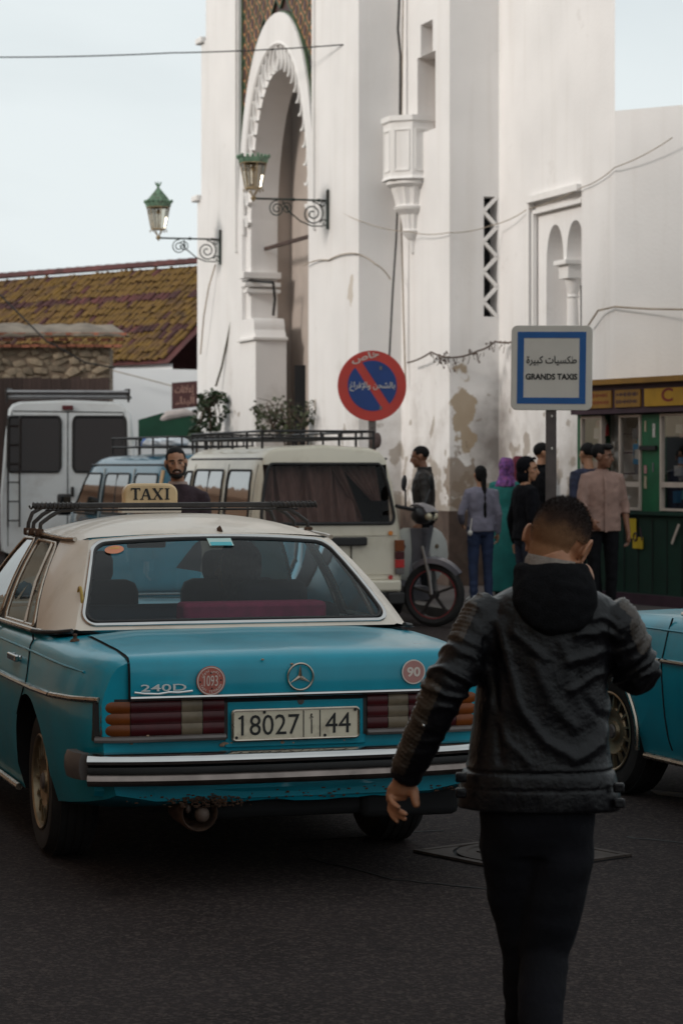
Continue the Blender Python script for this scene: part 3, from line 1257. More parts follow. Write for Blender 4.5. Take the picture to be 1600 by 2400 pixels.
cnt = 0
rest = MB()
rest2 = MB()
SLO = 4.1
cols = int(9.8 / 0.17)
for c_ in range(cols):
    for r_ in range(int(SLO / 0.275)):
        red = (r_ in (4, 9) and random.random() < .85) or (random.random() < 0.06)
        p = ro - er * (0.17 * c_ - 1.9) + down * (0.275 * r_ + 0.12)
        jit = Matrix.Translation(p + nr * random.uniform(-.01, 0.035) + down * random.uniform(-.04, .04)) @ rmat @ Matrix.Rotation(random.uniform(-0.09, 0.09), 4, 'Z') @ Matrix.Scale(.76, 4)
        if 11 <= c_ < 32 and cnt < 300:
            o = bpy.data.objects.new('roof_tile', tmesh2 if red else tmesh)
            COL.objects.link(o)
            o.parent = roofh
            o.matrix_world = jit
            cnt += 1
        else:
            (rest2 if red else rest).add([jit @ v_.co for v_ in tmesh.vertices], [tuple(f_.vertices) for f_ in tmesh.polygons])
if rest.v:
    rest.build('roof_tiles', M_TILE, roofh, kind='stuff')
    rest2.build('red_roof_tiles', M_TILER, roofh, kind='stuff')
for i in range(28):
    q = MB()
    p = ro - er * (0.36 * i - 1.9) + V((0, 0, 0.03))
    rg = []
    for j, r_ in ((0, 0.13), (1, 0.15)):
        rg.append([p - er * (0.40 * j) + fwd * (r_ * math.cos(a)) + V((0, 0, r_ * math.sin(a))) for a in [math.pi * t_ / 6 for t_ in range(7)]])
    q.loft(rg, closed=False)
    q.build('ridge_tile', M_TILER, roofh)
rs = MB()
base = [ro + er * 2.2 - nr * 0.03, ro - er * 9 - nr * 0.03, ro - er * 9 + down * SLO - nr * 0.03, ro + er * 2.2 + down * SLO - nr * 0.03]
rs.add(base, [(0, 1, 2, 3)])
bk0 = -fwd * 3.2 + V((0, 0, -2.4))
rs.add([base[0], base[1], base[1] + bk0, base[0] + bk0], [(0, 1, 2, 3)])
rs.build('roof_deck', M_TILER, roofh, sm=False)
hw_ = MB()
q0, q1 = base[3], base[2]
hw_.add([q0 + fwd * -0.15, q1 + fwd * -0.15, V((q1.x, q1.y, 0)) + fwd * -0.15, V((q0.x, q0.y, 0)) + fwd * -0.15], [(0, 1, 2, 3)])
hw_.build('wall', M_WHT2, roofh, sm=False)

wh = MB()
a, b = P(250, 862, 50), P(560, 875, 50)
wh.add([V((a.x, 50, 0)), V((b.x + 1, 49, 0)), V((b.x + 1, 49, b.z)), V((a.x, 50, a.z)), V((a.x, 53, 0)), V((b.x + 1, 52, 0)), V((b.x + 1, 52, b.z)), V((a.x, 53, a.z))],
       [(0, 1, 2, 3), (4, 7, 6, 5), (3, 2, 6, 7), (0, 3, 7, 4)])
tag(wh.build('white_wall', M_WHT2, sm=False), 'plain white wall between the rubble wall and the gate building', 'wall')
cable([P(255, 866, 49.4), P(330, 885, 49.3), P(405, 905, 49.2)], 0.012, M_CABW, 'grey wire drooping across the white wall to the brown sign')
cable([P(-10, 680, 45), P(110, 800, 44.5), P(140, 815, 44.5), P(200, 850, 44.6), P(270, 862, 44.8)], 0.016, M_CAB, 'dark wire slanting across the tiled roof and rubble wall')

rub = thing('rubble_wall', 'old rubble stone wall with brick cornice above brown boards', 'wall', (0, 0, 0))
RZ = 45.0
wc = MB()
x0 = P(-60, 0, RZ).x
x1 = P(256, 0, RZ).x
zt = P(0, 815, RZ).z
zb_ = P(0, 885, RZ).z
wc.box(((x0 + x1) / 2, RZ + 0.45, zt / 2), (x1 - x0, 0.7, zt), 0)
wc.build('wall_core', M_MORT, rub, sm=False)
random.seed(5)
z = zb_ - 0.1
stm = []
for i in range(7):
    bm = bmesh.new()
    bmesh.ops.create_icosphere(bm, subdivisions=1, radius=0.5)
    for v_ in bm.verts:
        v_.co = V((math.copysign(min(abs(v_.co.x) * 1.35, 0.5), v_.co.x), math.copysign(min(abs(v_.co.y) * 1.3, 0.45), v_.co.y), math.copysign(min(abs(v_.co.z) * 1.35, 0.5), v_.co.z)))
        v_.co += V((random.uniform(-.07, .07), random.uniform(-.05, .05), random.uniform(-.07, .07)))
    me = bpy.data.meshes.new('stone')
    bm.to_mesh(me)
    bm.free()
    me.materials.append(M_STONE)
    stm.append(me)
while z < zt + 0.02:
    h = random.uniform(0.13, 0.2)
    x = x1 + 0.02
    while x > x0:
        wd_ = random.choice((.12, .15, .2, .26, .34))
        o = bpy.data.objects.new('stone', random.choice(stm))
        COL.objects.link(o)
        o.parent = rub
        o.location = (x - wd_ / 2, RZ + 0.125 + random.uniform(-0.03, 0.02), z + h / 2 + random.uniform(-0.05, 0.05))
        o.scale = (wd_ * 1.0, 0.16, h * random.uniform(.8, 1.25))
        o.rotation_euler = (0, random.uniform(-0.5, 0.5), random.uniform(-.2, .2))
        x -= wd_
    z += h
bk_ = MB()
bk_.box((0, 0, 0), (0.155, 0.16, 0.05))
bkm = bk_.mesh('brick', False)
bkm.materials.append(M_BRK)
for rowz, ov, step in ((815, 0.06, 0.17), (800, 0.10, 0.26), (788, 0.16, 0.17)):
    zr = P(0, rowz - 4, RZ).z
    x = x1 + 0.10 + ov
    while x > x0:
        o = bpy.data.objects.new('brick', bkm)
        COL.objects.link(o)
        o.parent = rub
        o.location = (x, RZ + 0.05 - ov + random.uniform(-.008, .008), zr + random.uniform(-.006, .006))
        o.rotation_euler = (0, random.uniform(-.03, .03), random.uniform(-.04, .04))
        x -= step
cpz = P(0, 783, RZ).z
cp = MB()
xa, xb, xc = x0, x1 + 0.32, x1 + 0.02
tz = P(0, 756, RZ).z
nseg = 16
ra, rb, rc_ = [], [], []
for i in range(nseg + 1):
    s = i / nseg
    ra.append(V((xa + (xb - xa) * s, RZ - 0.20 + random.uniform(-.02, .02), cpz + random.uniform(-.015, .015))))
    rb.append(V((xa + (xc - xa) * s, RZ + 0.35, tz + random.uniform(-.03, .02))))
    rc_.append(V((xa + (xb - xa) * s, RZ + 1.0, cpz)))
cp.loft([ra, rb, rc_], closed=False)
lo_ = [q - V((0, 0, 0.05)) for q in ra]
cp.loft([lo_, ra], closed=False)
cp.add([ra[-1], rb[-1], rc_[-1]], [(0, 1, 2)])
cp.build('coping', M_COP, rub, ang=50)
x = x1 + 0.02
pm = MB()
pm.box((0, 0, 0), (0.175, 0.03, 1.0))
pmm = pm.mesh('plank', False)
pmm.materials.append(M_PLANK)
while x > x0:
    o = bpy.data.objects.new('plank', pmm)
    COL.objects.link(o)
    o.parent = rub
    hh = zb_ + random.uniform(-0.02, 0.02)
    o.location = (x - 0.09, RZ - 0.07 + random.uniform(-.006, .006), hh / 2)
    o.scale = (1, 1, hh)
    x -= 0.18

# ---------------------------------------------------------------- unseen houses across the street; nearer ones sized and set to shade it
M_PEACH = mat('peach_render', (0.68, 0.40, 0.25), rough=0.9, var=0.12, scale=0.6)
M_SAND = mat('sand_render', (0.58, 0.46, 0.33), rough=0.9, var=0.12, scale=0.6)
M_WIND = mat('dark_window', (0.02, 0.022, 0.025), rough=0.1, var=0)


def house(x0, x1, y0, y1, h, m, label):
    t = thing('house', label, 'house', ((x0 + x1) / 2, (y0 + y1) / 2, 0), 0, 'houses across the street')
    a, b = (x1 - x0), (y1 - y0)
    mb = MB()
    mb.box((0, 0, h / 2), (a, b, h))
    mb.build('wall', m, t, sm=False)
    mb = MB()
    for sx, sy, lx, ly in ((0, 1, a, .25), (0, -1, a, .25), (1, 0, .25, b), (-1, 0, .25, b)):
        mb.box((sx * a / 2, sy * b / 2, h + .15), (lx + .3, ly + .3 if sx == 0 else ly + .25, .5))
    mb.build('parapet', m, t, sm=False)
    z = 1.6
    while z < h - 1:
        y = -b / 2 + 1.4
        while y < b / 2 - 1:
            w_ = MB()
            w_.box((a / 2 + .01, y, z), (.08, 1.0, 1.3))
            w_.build('window', M_WIND, t, sm=False)
            y += 2.6
        z += 3.0
    return t


house(-18, -6.3, -16, 2, 13.5, M_SAND, 'unseen tall sand coloured house across the street, set close for shade beside the camera')
house(-18, -6.5, 2.4, 19.0, 11.5, M_PEACH, 'unseen tall peach coloured house across the street, set close to shade the taxis')
house(-30, -17, 20.5, 46, 8.5, M_SAND, 'unseen sand coloured house across the street left of the vans, lengthened to block sky reflections')  # unseen; stretched to keep bright sky out of the taxi's side windows
house(-38, -21, 48, 64, 3.1, M_PEACH, 'low peach house across the street, mirrored in the van windows')
house(-44, -27, 66, 84, 3.6, M_SAND, 'sand coloured house far across the street, mirrored in the van windows')


house(-14, 6, -34, -24, 7, M_SAND, 'unseen low sand coloured house added behind the camera to darken reflections')  # unseen house added so the boot mirrors a darker wall than sky
# ================================================================ TAXIS
M_TEAL = mat('teal_car_paint', (0.0008, 0.250, 0.345), rough=0.32, var=0.14, scale=3.5, spec=0.3, coat=0.28, rvar=0.12,
             dirt=(0.015, 0.20, 0.26), dscale=5, damt=0.5, dlo=0.48, dhi=0.72)
M_CREAM = mat('cream_roof_paint', (0.66, 0.58, 0.49), rough=0.42, var=0.06, scale=3, coat=0.25, dirt=(0.45, 0.36, 0.26), dscale=4, damt=0.5)
M_CHROME = mat('chrome', (0.50, 0.49, 0.48), rough=0.10, metal=1.0, var=0.05, rvar=0.08, scale=9)
M_SCRIPT = mat('bright_script', (0.80, 0.78, 0.76), rough=0.35, metal=0.4, var=0.1)
M_CHROMED = mat('dull_chrome', (0.42, 0.36, 0.30), rough=0.28, metal=1.0, var=0.2, rvar=0.12, scale=14)
M_DULL = mat('tarnished_bumper', (0.20, 0.165, 0.15), rough=0.32, metal=0.9, var=0.3, scale=10, rvar=0.12)
M_RUB = mat('black_rubber', (0.012, 0.011, 0.011), rough=0.6, var=0.3)
M_TYRE = mat('tyre_rubber', (0.010, 0.009, 0.009), rough=0.8, var=0.4, scale=20)
M_ALLOY = mat('dusty_alloy', (0.30, 0.24, 0.16), rough=0.42, metal=0.85, var=0.3, scale=12, rvar=0.1)
M_GAP = mat('panel_gap', (0.004, 0.004, 0.005), rough=0.9, var=0)
M_INT = mat('navy_interior', (0.012, 0.014, 0.02), rough=0.75, var=0.2)
M_MAR = mat('maroon_cloth', (0.26, 0.012, 0.045), rough=0.85, var=0.2, scale=20)
M_RED = mat('red_lamp_lens', (0.050, 0.003, 0.005), rough=0.4, var=0.25, scale=10, spec=.3, coat=0.06)
M_AMB = mat('amber_lamp_lens', (0.15, 0.036, 0.004), rough=0.4, var=0.25, scale=10, spec=.3, coat=0.06)
M_CLR = mat('clear_lamp_lens', (0.14, 0.108, 0.072), rough=0.4, var=0.25, scale=16, spec=.3, coat=0.06)
M_GREYT = mat('grey_trim', (0.10, 0.085, 0.08), rough=0.45, var=0.25)
M_PLATE = mat('number_plate', (0.58, 0.52, 0.40), rough=0.45, var=0.10, scale=9, dirt=(0.30, 0.24, 0.17), dscale=14, damt=0.6, dlo=0.55)
M_BLK = mat('black_lettering', (0.008, 0.008, 0.008), rough=0.6, var=0)
M_RUST = mat('rust', (0.075, 0.038, 0.022), rough=0.95, var=0.5, scale=18, bump=0.6, bscale=40)
M_PRIM = mat('bare_filler', (0.32, 0.22, 0.15), rough=0.9, var=0.4, scale=40)
M_STPK = mat('red_disc_sticker', (0.44, 0.115, 0.085), rough=0.5, var=0.15)
M_STWH = mat('sticker_white', (0.66, 0.58, 0.52), rough=0.5, var=0.05)
M_ORAN = mat('orange_sticker', (0.60, 0.20, 0.09), rough=0.5, var=0.1)
M_YEL = mat('sticker_yellow', (0.62, 0.42, 0.06), rough=0.5, var=0.1)
M_CYAN = mat('cyan_sticker', (0.06, 0.42, 0.48), rough=0.5, var=0.1)
M_PALEG = mat('pale_sticker', (0.42, 0.58, 0.55), rough=0.5, var=0.05)
M_GLR = glass_mat('rear_window_glass', (0.74, 0.86, 0.90), 0.7)
M_GLS = glass_mat('side_window_glass', (0.35, 0.38, 0.38), 1.2)
M_SIGN = mat('taxi_sign_plastic', (0.62, 0.44, 0.24), rough=0.4, var=0.12, scale=9, dirt=(0.4, 0.24, 0.1), dscale=7, damt=0.5)

# half sections of the lower body: (y, half width, underside z, side trim z, shoulder z, deck z)
ST = [(-1.075, .775, .36, .745, .895, .915), (-1.02, .800, .34, .745, .908, .931), (-.85, .845, .31, .74, .918, .946), (-.55, .872, .27, .735, .925, .962), (-.2, .885, .23, .73, .932, .974),
      (.3, .890, .21, .728, .935, .972), (1.0, .892, .20, .725, .938, .970), (1.9, .892, .20, .725, .935, .965), (2.25, .890, .21, .725, .925, .962),
      (2.8, .884, .22, .725, .905, .935), (3.3, .862, .26, .73, .872, .892), (3.52, .835, .30, .735, .84, .855), (3.58, .80, .34, .735, .80, .82)]


def stn(y):
    for i in range(len(ST) - 1):
        if ST[i][0] <= y <= ST[i + 1][0]:
            s = (y - ST[i][0]) / (ST[i + 1][0] - ST[i][0])
            return [a + (b - a) * s for a, b in zip(ST[i], ST[i + 1])]
    return list(ST[0] if y < ST[0][0] else ST[-1])


def sect(y):
    _, W, zb, zt, zs, zd = stn(y)
    return [(0, zb), (W * .72, zb), (W * .93, zb + .03), (W - .028, zb + .14), (W - .010, .52), (W, zt - .09), (W + .002, zt), (W - .010, zt + .045), (W - .035, zs - .045),
            (W - .060, zs - .012), (W - .095, zs + .006), (W - .16, zs + .014), (W * .55, zd - .006), (0, zd)]


def body_x(y, z):
    s = sect(y)
    for i in range(len(s) - 3):
        (x0, z0), (x1, z1) = s[i], s[i + 1]
        if z0 <= z <= z1 and z1 > z0 + 1e-6:
            return x0 + (x1 - x0) * (z - z0) / (z1 - z0)
    return s[6][0]


def patch_window(S, u0, u1, v0, v1, r, asp, mats, parent, name, glass, frame_r, frame_m, border=None, inner=None):
    """A rounded pane set in the curved patch S(u,v); asp = metres per u over metres per v."""
    cu, cv_ = (u0 + u1) / 2, (v0 + v1) / 2
    raw = rrect(u0 * asp, u1 * asp, v0, v1, r, 7)
    ol = []
    for i in range(len(raw)):
        (xa_, ya_), (xb_, yb_) = raw[i], raw[(i + 1) % len(raw)]
        k_ = max(1, int(math.hypot(xb_ - xa_, yb_ - ya_) / .14))
        ol += [((xa_ + (xb_ - xa_) * j / k_) / asp, ya_ + (yb_ - ya_) * j / k_) for j in range(k_)]
    gm = MB()
    rings = []
    for k in (1.0, 0.8, 0.55, 0.3, 0.02):
        rings.append([S(cu + (u - cu) * k, cv_ + (v - cv_) * k) for u, v in ol])
    gm.loft(rings, cap0=False, cap1=True)
    go = gm.build(name, glass, parent, ang=80)
    fm = MB()
    fm.tube([S(u, v) for u, v in ol], frame_r, n=8, close=True)
    fo = fm.build('window_trim', frame_m, go, ang=60)
    if inner:
        im = MB()
        im.tube([S(cu + (u - cu) * (1 - 0.035 / max(.2, (u1 - u0))), cv_ + (v - cv_) * (1 - 0.06 / max(.2, (v1 - v0)))) for u, v in ol], inner[0], n=6, close=True)
        im.build('window_seal', inner[1], go)
    if border:
        bu0, bu1, bv0, bv1, bm_ = border
        out = []
        for u, v in ol:
            du, dv = (u - cu) * 2 / (u1 - u0), (v - cv_) * 2 / (v1 - v0)
            k = 1 / max(abs(du), abs(dv))
            uu, vv = du * k, dv * k
            out.append(((bu0 + bu1) / 2 + uu * (bu1 - bu0) / 2, (bv0 + bv1) / 2 + vv * (bv1 - bv0) / 2))
        b2 = MB()
        b2.loft([[S(u, v) for u, v in ol], [S(u, v) for u, v in out]], cap0=False, cap1=False)
        b2.build('window_surround', bm_, parent, ang=60)
    return go


def make_wheel(parent, x, y, side, rz=0.0):
    ty = MB()
    wt = .092
    prof = [(.195, -wt), (.24, -wt - .012), (.285, -wt - .008), (.308, -wt + .018), (.315, -.05), (.315, .05), (.308, wt - .018), (.285, wt + .008), (.24, wt + .012), (.195, wt)]
    ty.lathe(prof, n=40, axis='X', cap=False)
    t = ty.build('wheel', M_TYRE, parent)
    t.location = (x, y, .315)
    t.rotation_euler = (0, 0, rz)
    tr = MB()
    for k in range(4):
        xx = -.054 + .036 * k
        tr.lathe([(.3145, xx - .012), (.3185, xx - .012), (.3185, xx + .012), (.3145, xx + .012)], n=40, axis='X')
    tr.build('tread', M_TYRE, t, sm=False)
    r = MB()
    f = side
    r.lathe([(.205, f * .100), (.198, f * .104), (.188, f * .098), (.182, f * .06), (.176, f * .035)], n=40, axis='X', cap=False)
    r.lathe([(.205, -f * .09), (.185, -f * .06), (.18, f * .035)], n=40, axis='X', cap=False)
    # dished disc and fifteen slim spokes
    r.lathe([(.0001, f * .088), (.045, f * .086), (.052, f * .07), (.075, f * .066), (.115, f * .082), (.122, f * .074), (.118, f * .04)], n=40, axis='X', cap=False)
    for k in range(15):
        a = 2 * math.pi * k / 15
        p = V((f * .078, .112 * math.cos(a), .112 * math.sin(a)))
        q = V((f * .074, .184 * math.cos(a), .184 * math.sin(a)))
        r.bar(p, q, .011, .022, up=(1, 0, 0))
    r.build('rim', M_ALLOY, t)
    d = MB()
    d.lathe([(.0001, f * .02), (.18, f * .02)], n=24, axis='X')
    d.build('brake_shade', M_GAP, t)
    h = MB()
    h.lathe([(.0001, f * .098), (.030, f * .096), (.036, f * .086)], n=20, axis='X')
    h.build('hub_cap', M_GREYT, t)
    return t


def make_taxi(label, loc, rz, full=True, steer=0.0, front_arch=False):
    t = thing('taxi', label, 'taxi', loc, rz, 'teal taxis on the street')
    # ---- lower body, one lofted shell with cut wheel arches
    mb = MB()
    ys = [-1.075, -1.05, -1.02, -.95, -.85, -.7, -.55, -.4, -.2, .0, .3, .6, 1.0, 1.4, 1.9, 2.25, 2.5, 2.8, 3.1, 3.3, 3.45, 3.52, 3.58]
    rings = []
    for y in ys:
        s = sect(y)
        ring = [V((x, y, z)) for x, z in s] + [V((-x, y, z)) for x, z in reversed(s[1:-1])]
        rings.append(ring)
    mb.loft(rings)
    body = mb.build('body', [M_TEAL, M_GAP], t, ang=28)
    cut = MB()
    for yy, rad in ((0, .372), (2.795, .37)):
        for sx in (-1, 1):
            prof = [(rad, .50), (rad, .80), (rad + .012, 1.1)]
            cut.lathe([(r_, h_ * sx) for r_, h_ in prof], n=48, mi=1, axis='X', mtx=Matrix.Translation(V((0, yy, .315))))
            # open the arch downwards
            cut.box((sx * .8, yy, .05), (.56, rad * 2, .50), 1)
    boolean(body, cut, [M_TEAL, M_GAP])
    for sx in (-1, 1):
        make_wheel(t, sx * .728, 0, sx)
        make_wheel(t, sx * .735, 2.795, sx, steer)
    if front_arch:
        for sx in (-1, 1):
            lip = MB()
            pts = [V((sx * (body_x(2.795 + .375 * math.cos(a), max(.4, .315 + .375 * math.sin(a))) + .006), 2.795 + .378 * math.cos(a), .315 + .378 * math.sin(a))) for a in [R(-8 + 196 * i / 24) for i in range(25)]]
            lip.tube(pts, .013, n=8)
            lip.build('arch_trim', M_CHROMED, t)
    # ---- side trim strips, belt crease, gaps, handles
    for sx in (-1, 1):
        for (ya, yb) in ((-1.06, -.52), (-.50, 1.0), (1.02, 2.12), (2.14, 3.45)):
            st = MB()
            pts = []
            for i in range(15):
                y = ya + (yb - ya) * i / 14
                z = stn(y)[3] + .012 * max(0, (-y - .5) / .5)
                pts.append(V((sx * (body_x(y, z) + .004), y, z)))
            st.tube(pts, [(.012, .012)] * 15, n=8)
            st.build('side_trim', M_CHROME if ya > -.6 else M_CHROMED, t)
        for pts in ([(-.52, .93), (-.42, .84), (-.40, .72), (-.38, .62)] if False else [(.13, .935), (.05, .80), (.02, .74), (.30, .55)], [(1.01, .94), (1.01, .7), (1.0, .45), (.99, .26)], [(2.12, .93), (2.13, .7), (2.13, .45), (2.1, .26)]):
            gp = MB()
            pa = []
            for i in range(len(pts) - 1):
                for j in range(6):
                    s = j / 6
                    y = pts[i][0] + (pts[i + 1][0] - pts[i][0]) * s
                    z = pts[i][1] + (pts[i + 1][1] - pts[i][1]) * s
                    pa.append(V((sx * (body_x(y, min(z, .91)) + .0005), y, z)))
            gp.tube(pa, .0045, n=6)
            gp.build('door_gap', M_GAP, t)
        for y in (.28, 1.28):
            hd = MB()
            x = body_x(y, .82)
            hd.box((sx * (x + .022), y + .05, .825), (.022, .20, .030))
            hd.box((sx * (x + .006), y - .03, .825), (.03, .03, .024))
            hd.box((sx * (x + .006), y + .13, .825), (.03, .03, .024))
            hd.build('door_handle', M_CHROME, t, sm=False, bevel=.006)
        cr = MB()
        pts = [V((sx * (body_x(y, .872 - .02 * max(0, -y)) + .0015), y, .872 - .02 * max(0, -y))) for y in [-.88 + i * .25 for i in range(17)]]
        cr.tube(pts, .005, n=6)
        cr.build('swage_line', M_TEAL, t)
        sk = MB()
        sk.tube([V((sx * (body_x(y, .32) - .004), y, .24)) for y in (.42, 1.0, 1.8, 2.38)], .016, n=8)
        sk.build('sill_trim', M_CHROMED, t)
    # ---- greenhouse
    def rear(u, v):
        b = V((.715 * u, -.20 - .075 * (1 - u * u), .975 + .006 * (1 - u * u)))
        r = V((.545 * u, .36 - .07 * (1 - u * u), 1.338 + .028 * (1 - u * u)))
        p = b.lerp(r, v)
        k = 4 * v * (1 - v)
        return p + V((0, -.022 * k, .014 * k))

    def wind(u, v):
        b = V((.74 * u, 2.16 + .10 * (1 - u * u), .965))
        r = V((.55 * u, 1.60 + .07 * (1 - u * u), 1.345 + .028 * (1 - u * u)))
        p = b.lerp(r, v)
        k = 4 * v * (1 - v)
        return p + V((0, .02 * k, .012 * k))
    posts = [(V((.715, -.20, .975)), V((.545, .36, 1.338))), (V((.775, -.14, .962)), V((.588, .42, 1.334))), (V((.805, .02, .952)), V((.612, .52, 1.332))), (V((.815, .18, .948)), V((.624, .62, 1.335))),
             (V((.832, .94, .945)), V((.640, 1.02, 1.345))), (V((.832, 1.05, .945)), V((.640, 1.10, 1.346))), (V((.822, 1.93, .945)), V((.622, 1.47, 1.338))), (V((.79, 2.08, .95)), V((.59, 1.56, 1.336))), (V((.74, 2.16, .965)), V((.55, 1.60, 1.345)))]

    def side(i0, i1, sx):
        (a, b), (c, d) = posts[i0], posts[i1]

        def S(u, v):
            p = a.lerp(c, u).lerp(b.lerp(d, u), v)
            k = 4 * v * (1 - v)
            return V(((p.x + .022 * k) * sx, p.y, p.z))
        return S
    pw = patch_window(rear, -.968, .968, .035, .955, .13, 1.42, None, t, 'rear_window', M_GLR, .0115, M_CHROME, (-1, 1, -.01, 1, M_CREAM), (.009, M_RUB))
    # deck between the window foot and the boot lid
    patch_window(wind, -.95, .95, .04, .95, .1, 1.42, None, t, 'windscreen', glass_mat('windscreen_glass', (0.90, 0.96, 0.95), 0.8), .012, M_CHROME, (-1, 1, 0, 1, M_CREAM))
    for sx in (-1, 1):
        nv = 9
        cp_ = MB()
        S = side(0, 1, sx)
        cp_.loft([[rear(sx * 1.0, j / nv) for j in range(nv + 1)], [S(1, j / nv) for j in range(nv + 1)]] + [[side(i, i + 1, sx)(1, j / nv) for j in range(nv + 1)] for i in (1, 2)], closed=False)
        cp_.build('rear_pillar', M_CREAM, t, ang=50)
        cp_ = MB()
        cp_.loft([[side(6, 7, sx)(0, j / nv) for j in range(nv + 1)], [side(6, 7, sx)(1, j / nv) for j in range(nv + 1)], [wind(sx * 1.0, j / nv) for j in range(nv + 1)]], closed=False)
        cp_.build('front_pillar', M_CREAM, t, ang=50)
        patch_window(side(3, 4, sx), .045, .985, .04, .94, .10, 1.7, None, t, 'side_window', M_GLS, .010, M_CHROMED, (0, 1, 0, 1, M_RUB))
        # quarter-light bar
        S = side(3, 4, sx)
        qb = MB()
        qb.tube([S(.34, .05) , S(.30, .5), S(.26, .93)], .011, n=6)
        qb.build('window_bar', M_CHROMED, t)
        bp_ = MB()
        S = side(4, 5, sx)
        bp_.loft([[S(0, j / nv) for j in range(nv + 1)], [S(1, j / nv) for j in range(nv + 1)]], closed=False)
        bp_.build('door_pillar', M_RUB, t)
        patch_window(side(5, 6, sx), .015, .955, .04, .94, .10, 1.7, None, t, 'side_window', M_GLS, .010, M_CHROMED, (0, 1, 0, 1, M_RUB))
        gt = MB()
        gt.tube([posts[i][1].copy() @ Matrix.Identity(3) if False else V(((posts[i][1].x + .010) * sx, posts[i][1].y, posts[i][1].z + .004)) for i in range(1, 9)], .011, n=8)
        gt.build('rain_gutter', M_CHROMED, t)
        bt = MB()
        bt.tube([V(((posts[i][0].x + .012) * sx, posts[i][0].y, posts[i][0].z + .002)) for i in range(2, 8)], (.012), n=8)
        bt.build('belt_trim', M_CHROMED, t)
        ft_ = MB()
        ft_.tube([V((sx * .735, -.235, .972)), V((sx * .79, -.16, .962)), V((sx * .825, .02, .953)), V((sx * .835, .16, .95))], .010, n=8)
        ft_.build('pillar_foot_trim', M_RUB, t)
    # ---- roof panel
    rf = MB()
    nu, nw = 20, 22
    rows = []
    rail = [posts[0][1]] + [p[1] for p in posts[1:]]

    def rail_at(y):
        for i in range(len(rail) - 1):
            if rail[i].y <= y <= rail[i + 1].y:
                s = (y - rail[i].y) / (rail[i + 1].y - rail[i].y)
                return rail[i].lerp(rail[i + 1], s)
        return rail[-1]
    for w_ in range(nw + 1):
        s = w_ / nw
        y = .36 + (1.60 - .36) * (s ** 1.15)
        e = rail_at(y)
        row = []
        zc = 1.366 + (1.440 - 1.366) * math.sin(min(1, s / .55) * math.pi / 2) ** .8 - (.075 * max(0, (s - .55) / .45) ** 2)
        for i in range(nu + 1):
            u = -1 + 2 * i / nu
            cy = -.07 * (1 - u * u) * (1 - s) + .07 * (1 - u * u) * s
            row.append(V((e.x * u, y + cy, e.z + (zc - e.z) * (1 - abs(u) ** (2 + .6 * min(1, s * 4))))))
        rows.append(row)
    rf.loft(rows, closed=False)
    ro_ = rf.build('roof', M_CREAM, t, ang=60)
    # ---- interior
    it = MB()
    it.add([(-.80, -.20, .958), (.80, -.20, .958), (.78, .42, .955), (-.78, .42, .955)], [(0, 1, 2, 3)])
    it.build('parcel_shelf', M_INT, t, sm=False)
    se = MB()
    se.box((0, .60, .72), (1.36, .20, .62))
    so_ = se.build('rear_seat', M_INT, t, bevel=.05)
    for x in (-.36, .36):
        fs = MB()
        fs.box((x, 1.36, .80), (.50, .16, .62))
        o_ = fs.build('front_seat', M_INT, t, bevel=.06)
        hr = MB()
        hr.box((x, 1.40, 1.17), (.27, .10, .16))
        hr.build('headrest', M_INT, o_, bevel=.045)
    hr = MB()
    hr.box((.37, .62, 1.06), (.34, .11, .15))
    hr.build('rear_headrest', M_INT, so_, bevel=.05)
    ds = MB()
    ds.box((0, 2.0, .86), (1.5, .3, .2))
    ds.build('dashboard', M_INT, t, bevel=.05)
    mr = MB()
    mr.box((0, 1.66, 1.28), (.20, .02, .055))
    mr.build('rear_view_mirror', M_RUB, t, bevel=.01)
    bm_ = MB()
    bm_.box((.16, .20, 1.01), (.66, .16, .10))
    if full:
        tag(bm_.build('cushion', M_MAR, None, bevel=.02), 'maroon cushion lying on the parcel shelf behind the rear window of the taxi', 'cushion').matrix_world = Matrix.Translation(V(loc)) @ Matrix.Rotation(rz, 4, 'Z')
    # ---- boot lid with its gap
    def lid(off, hw, ytop, zbot, name, m):
        lm = MB()
        prof = [(ytop, None), (-.35, None), (-.5, None), (-.7, None), (-.85, None), (-.95, None), (-1.01, None)]
        rows = []
        for k in range(len(prof)):
            y = prof[k][0]
            row = []
            for i in range(17):
                u = -1 + 2 * i / 16
                s = sect(y)
                zd, zs = s[-1][1], s[-2][1]
                x = hw * u
                # height of the deck under this point
                zz = zd - .006 * min(1, abs(x) / (s[-2][0])) if abs(x) < s[-2][0] else zs + (s[-3][1] - zs) * (abs(x) - s[-2][0]) / max(.01, s[-3][0] - s[-2][0])
                row.append(V((x, y - .0 * (1 - u * u), zz + off)))
            rows.append(row)
        for y, z in ((-1.055, .918), (-1.078, .897), (-1.087, .86), (-1.090, .80), (-1.090, zbot)):
            rows.append([V((hw * (-1 + 2 * i / 16), y - off - .006 * (1 - (-1 + 2 * i / 16) ** 2), z + off * .5)) for i in range(17)])
        lm.loft(rows, closed=False)
        return lm.build(name, m, t, ang=50)
    lid(.001, .676, -.262, .755, 'lid_gap', M_GAP)
    lo2 = lid(.007, .668, -.272, .768, 'boot_lid', M_TEAL)
    RY = -1.104                                       # rear face of the lid
    tr = MB()
    tr.tube([V((-.668, -1.098, .766)), V((-.3, -1.106, .766)), V((.3, -1.106, .766)), V((.668, -1.098, .766))], .009, n=8)
    tr.build('lid_trim', M_CHROME, t)
    rc = MB()
    rc.box((0, -1.078, .752), (1.30, .02, .022))
    rc.build('lid_shadow_gap', M_GAP, t, sm=False)
    # rear valance with plate recess
    va = MB()
    va.box((0, -1.078, .65), (.575, .012, .18))
    va.build('plate_panel', M_TEAL, t, sm=False, bevel=.004)
    kn = MB()
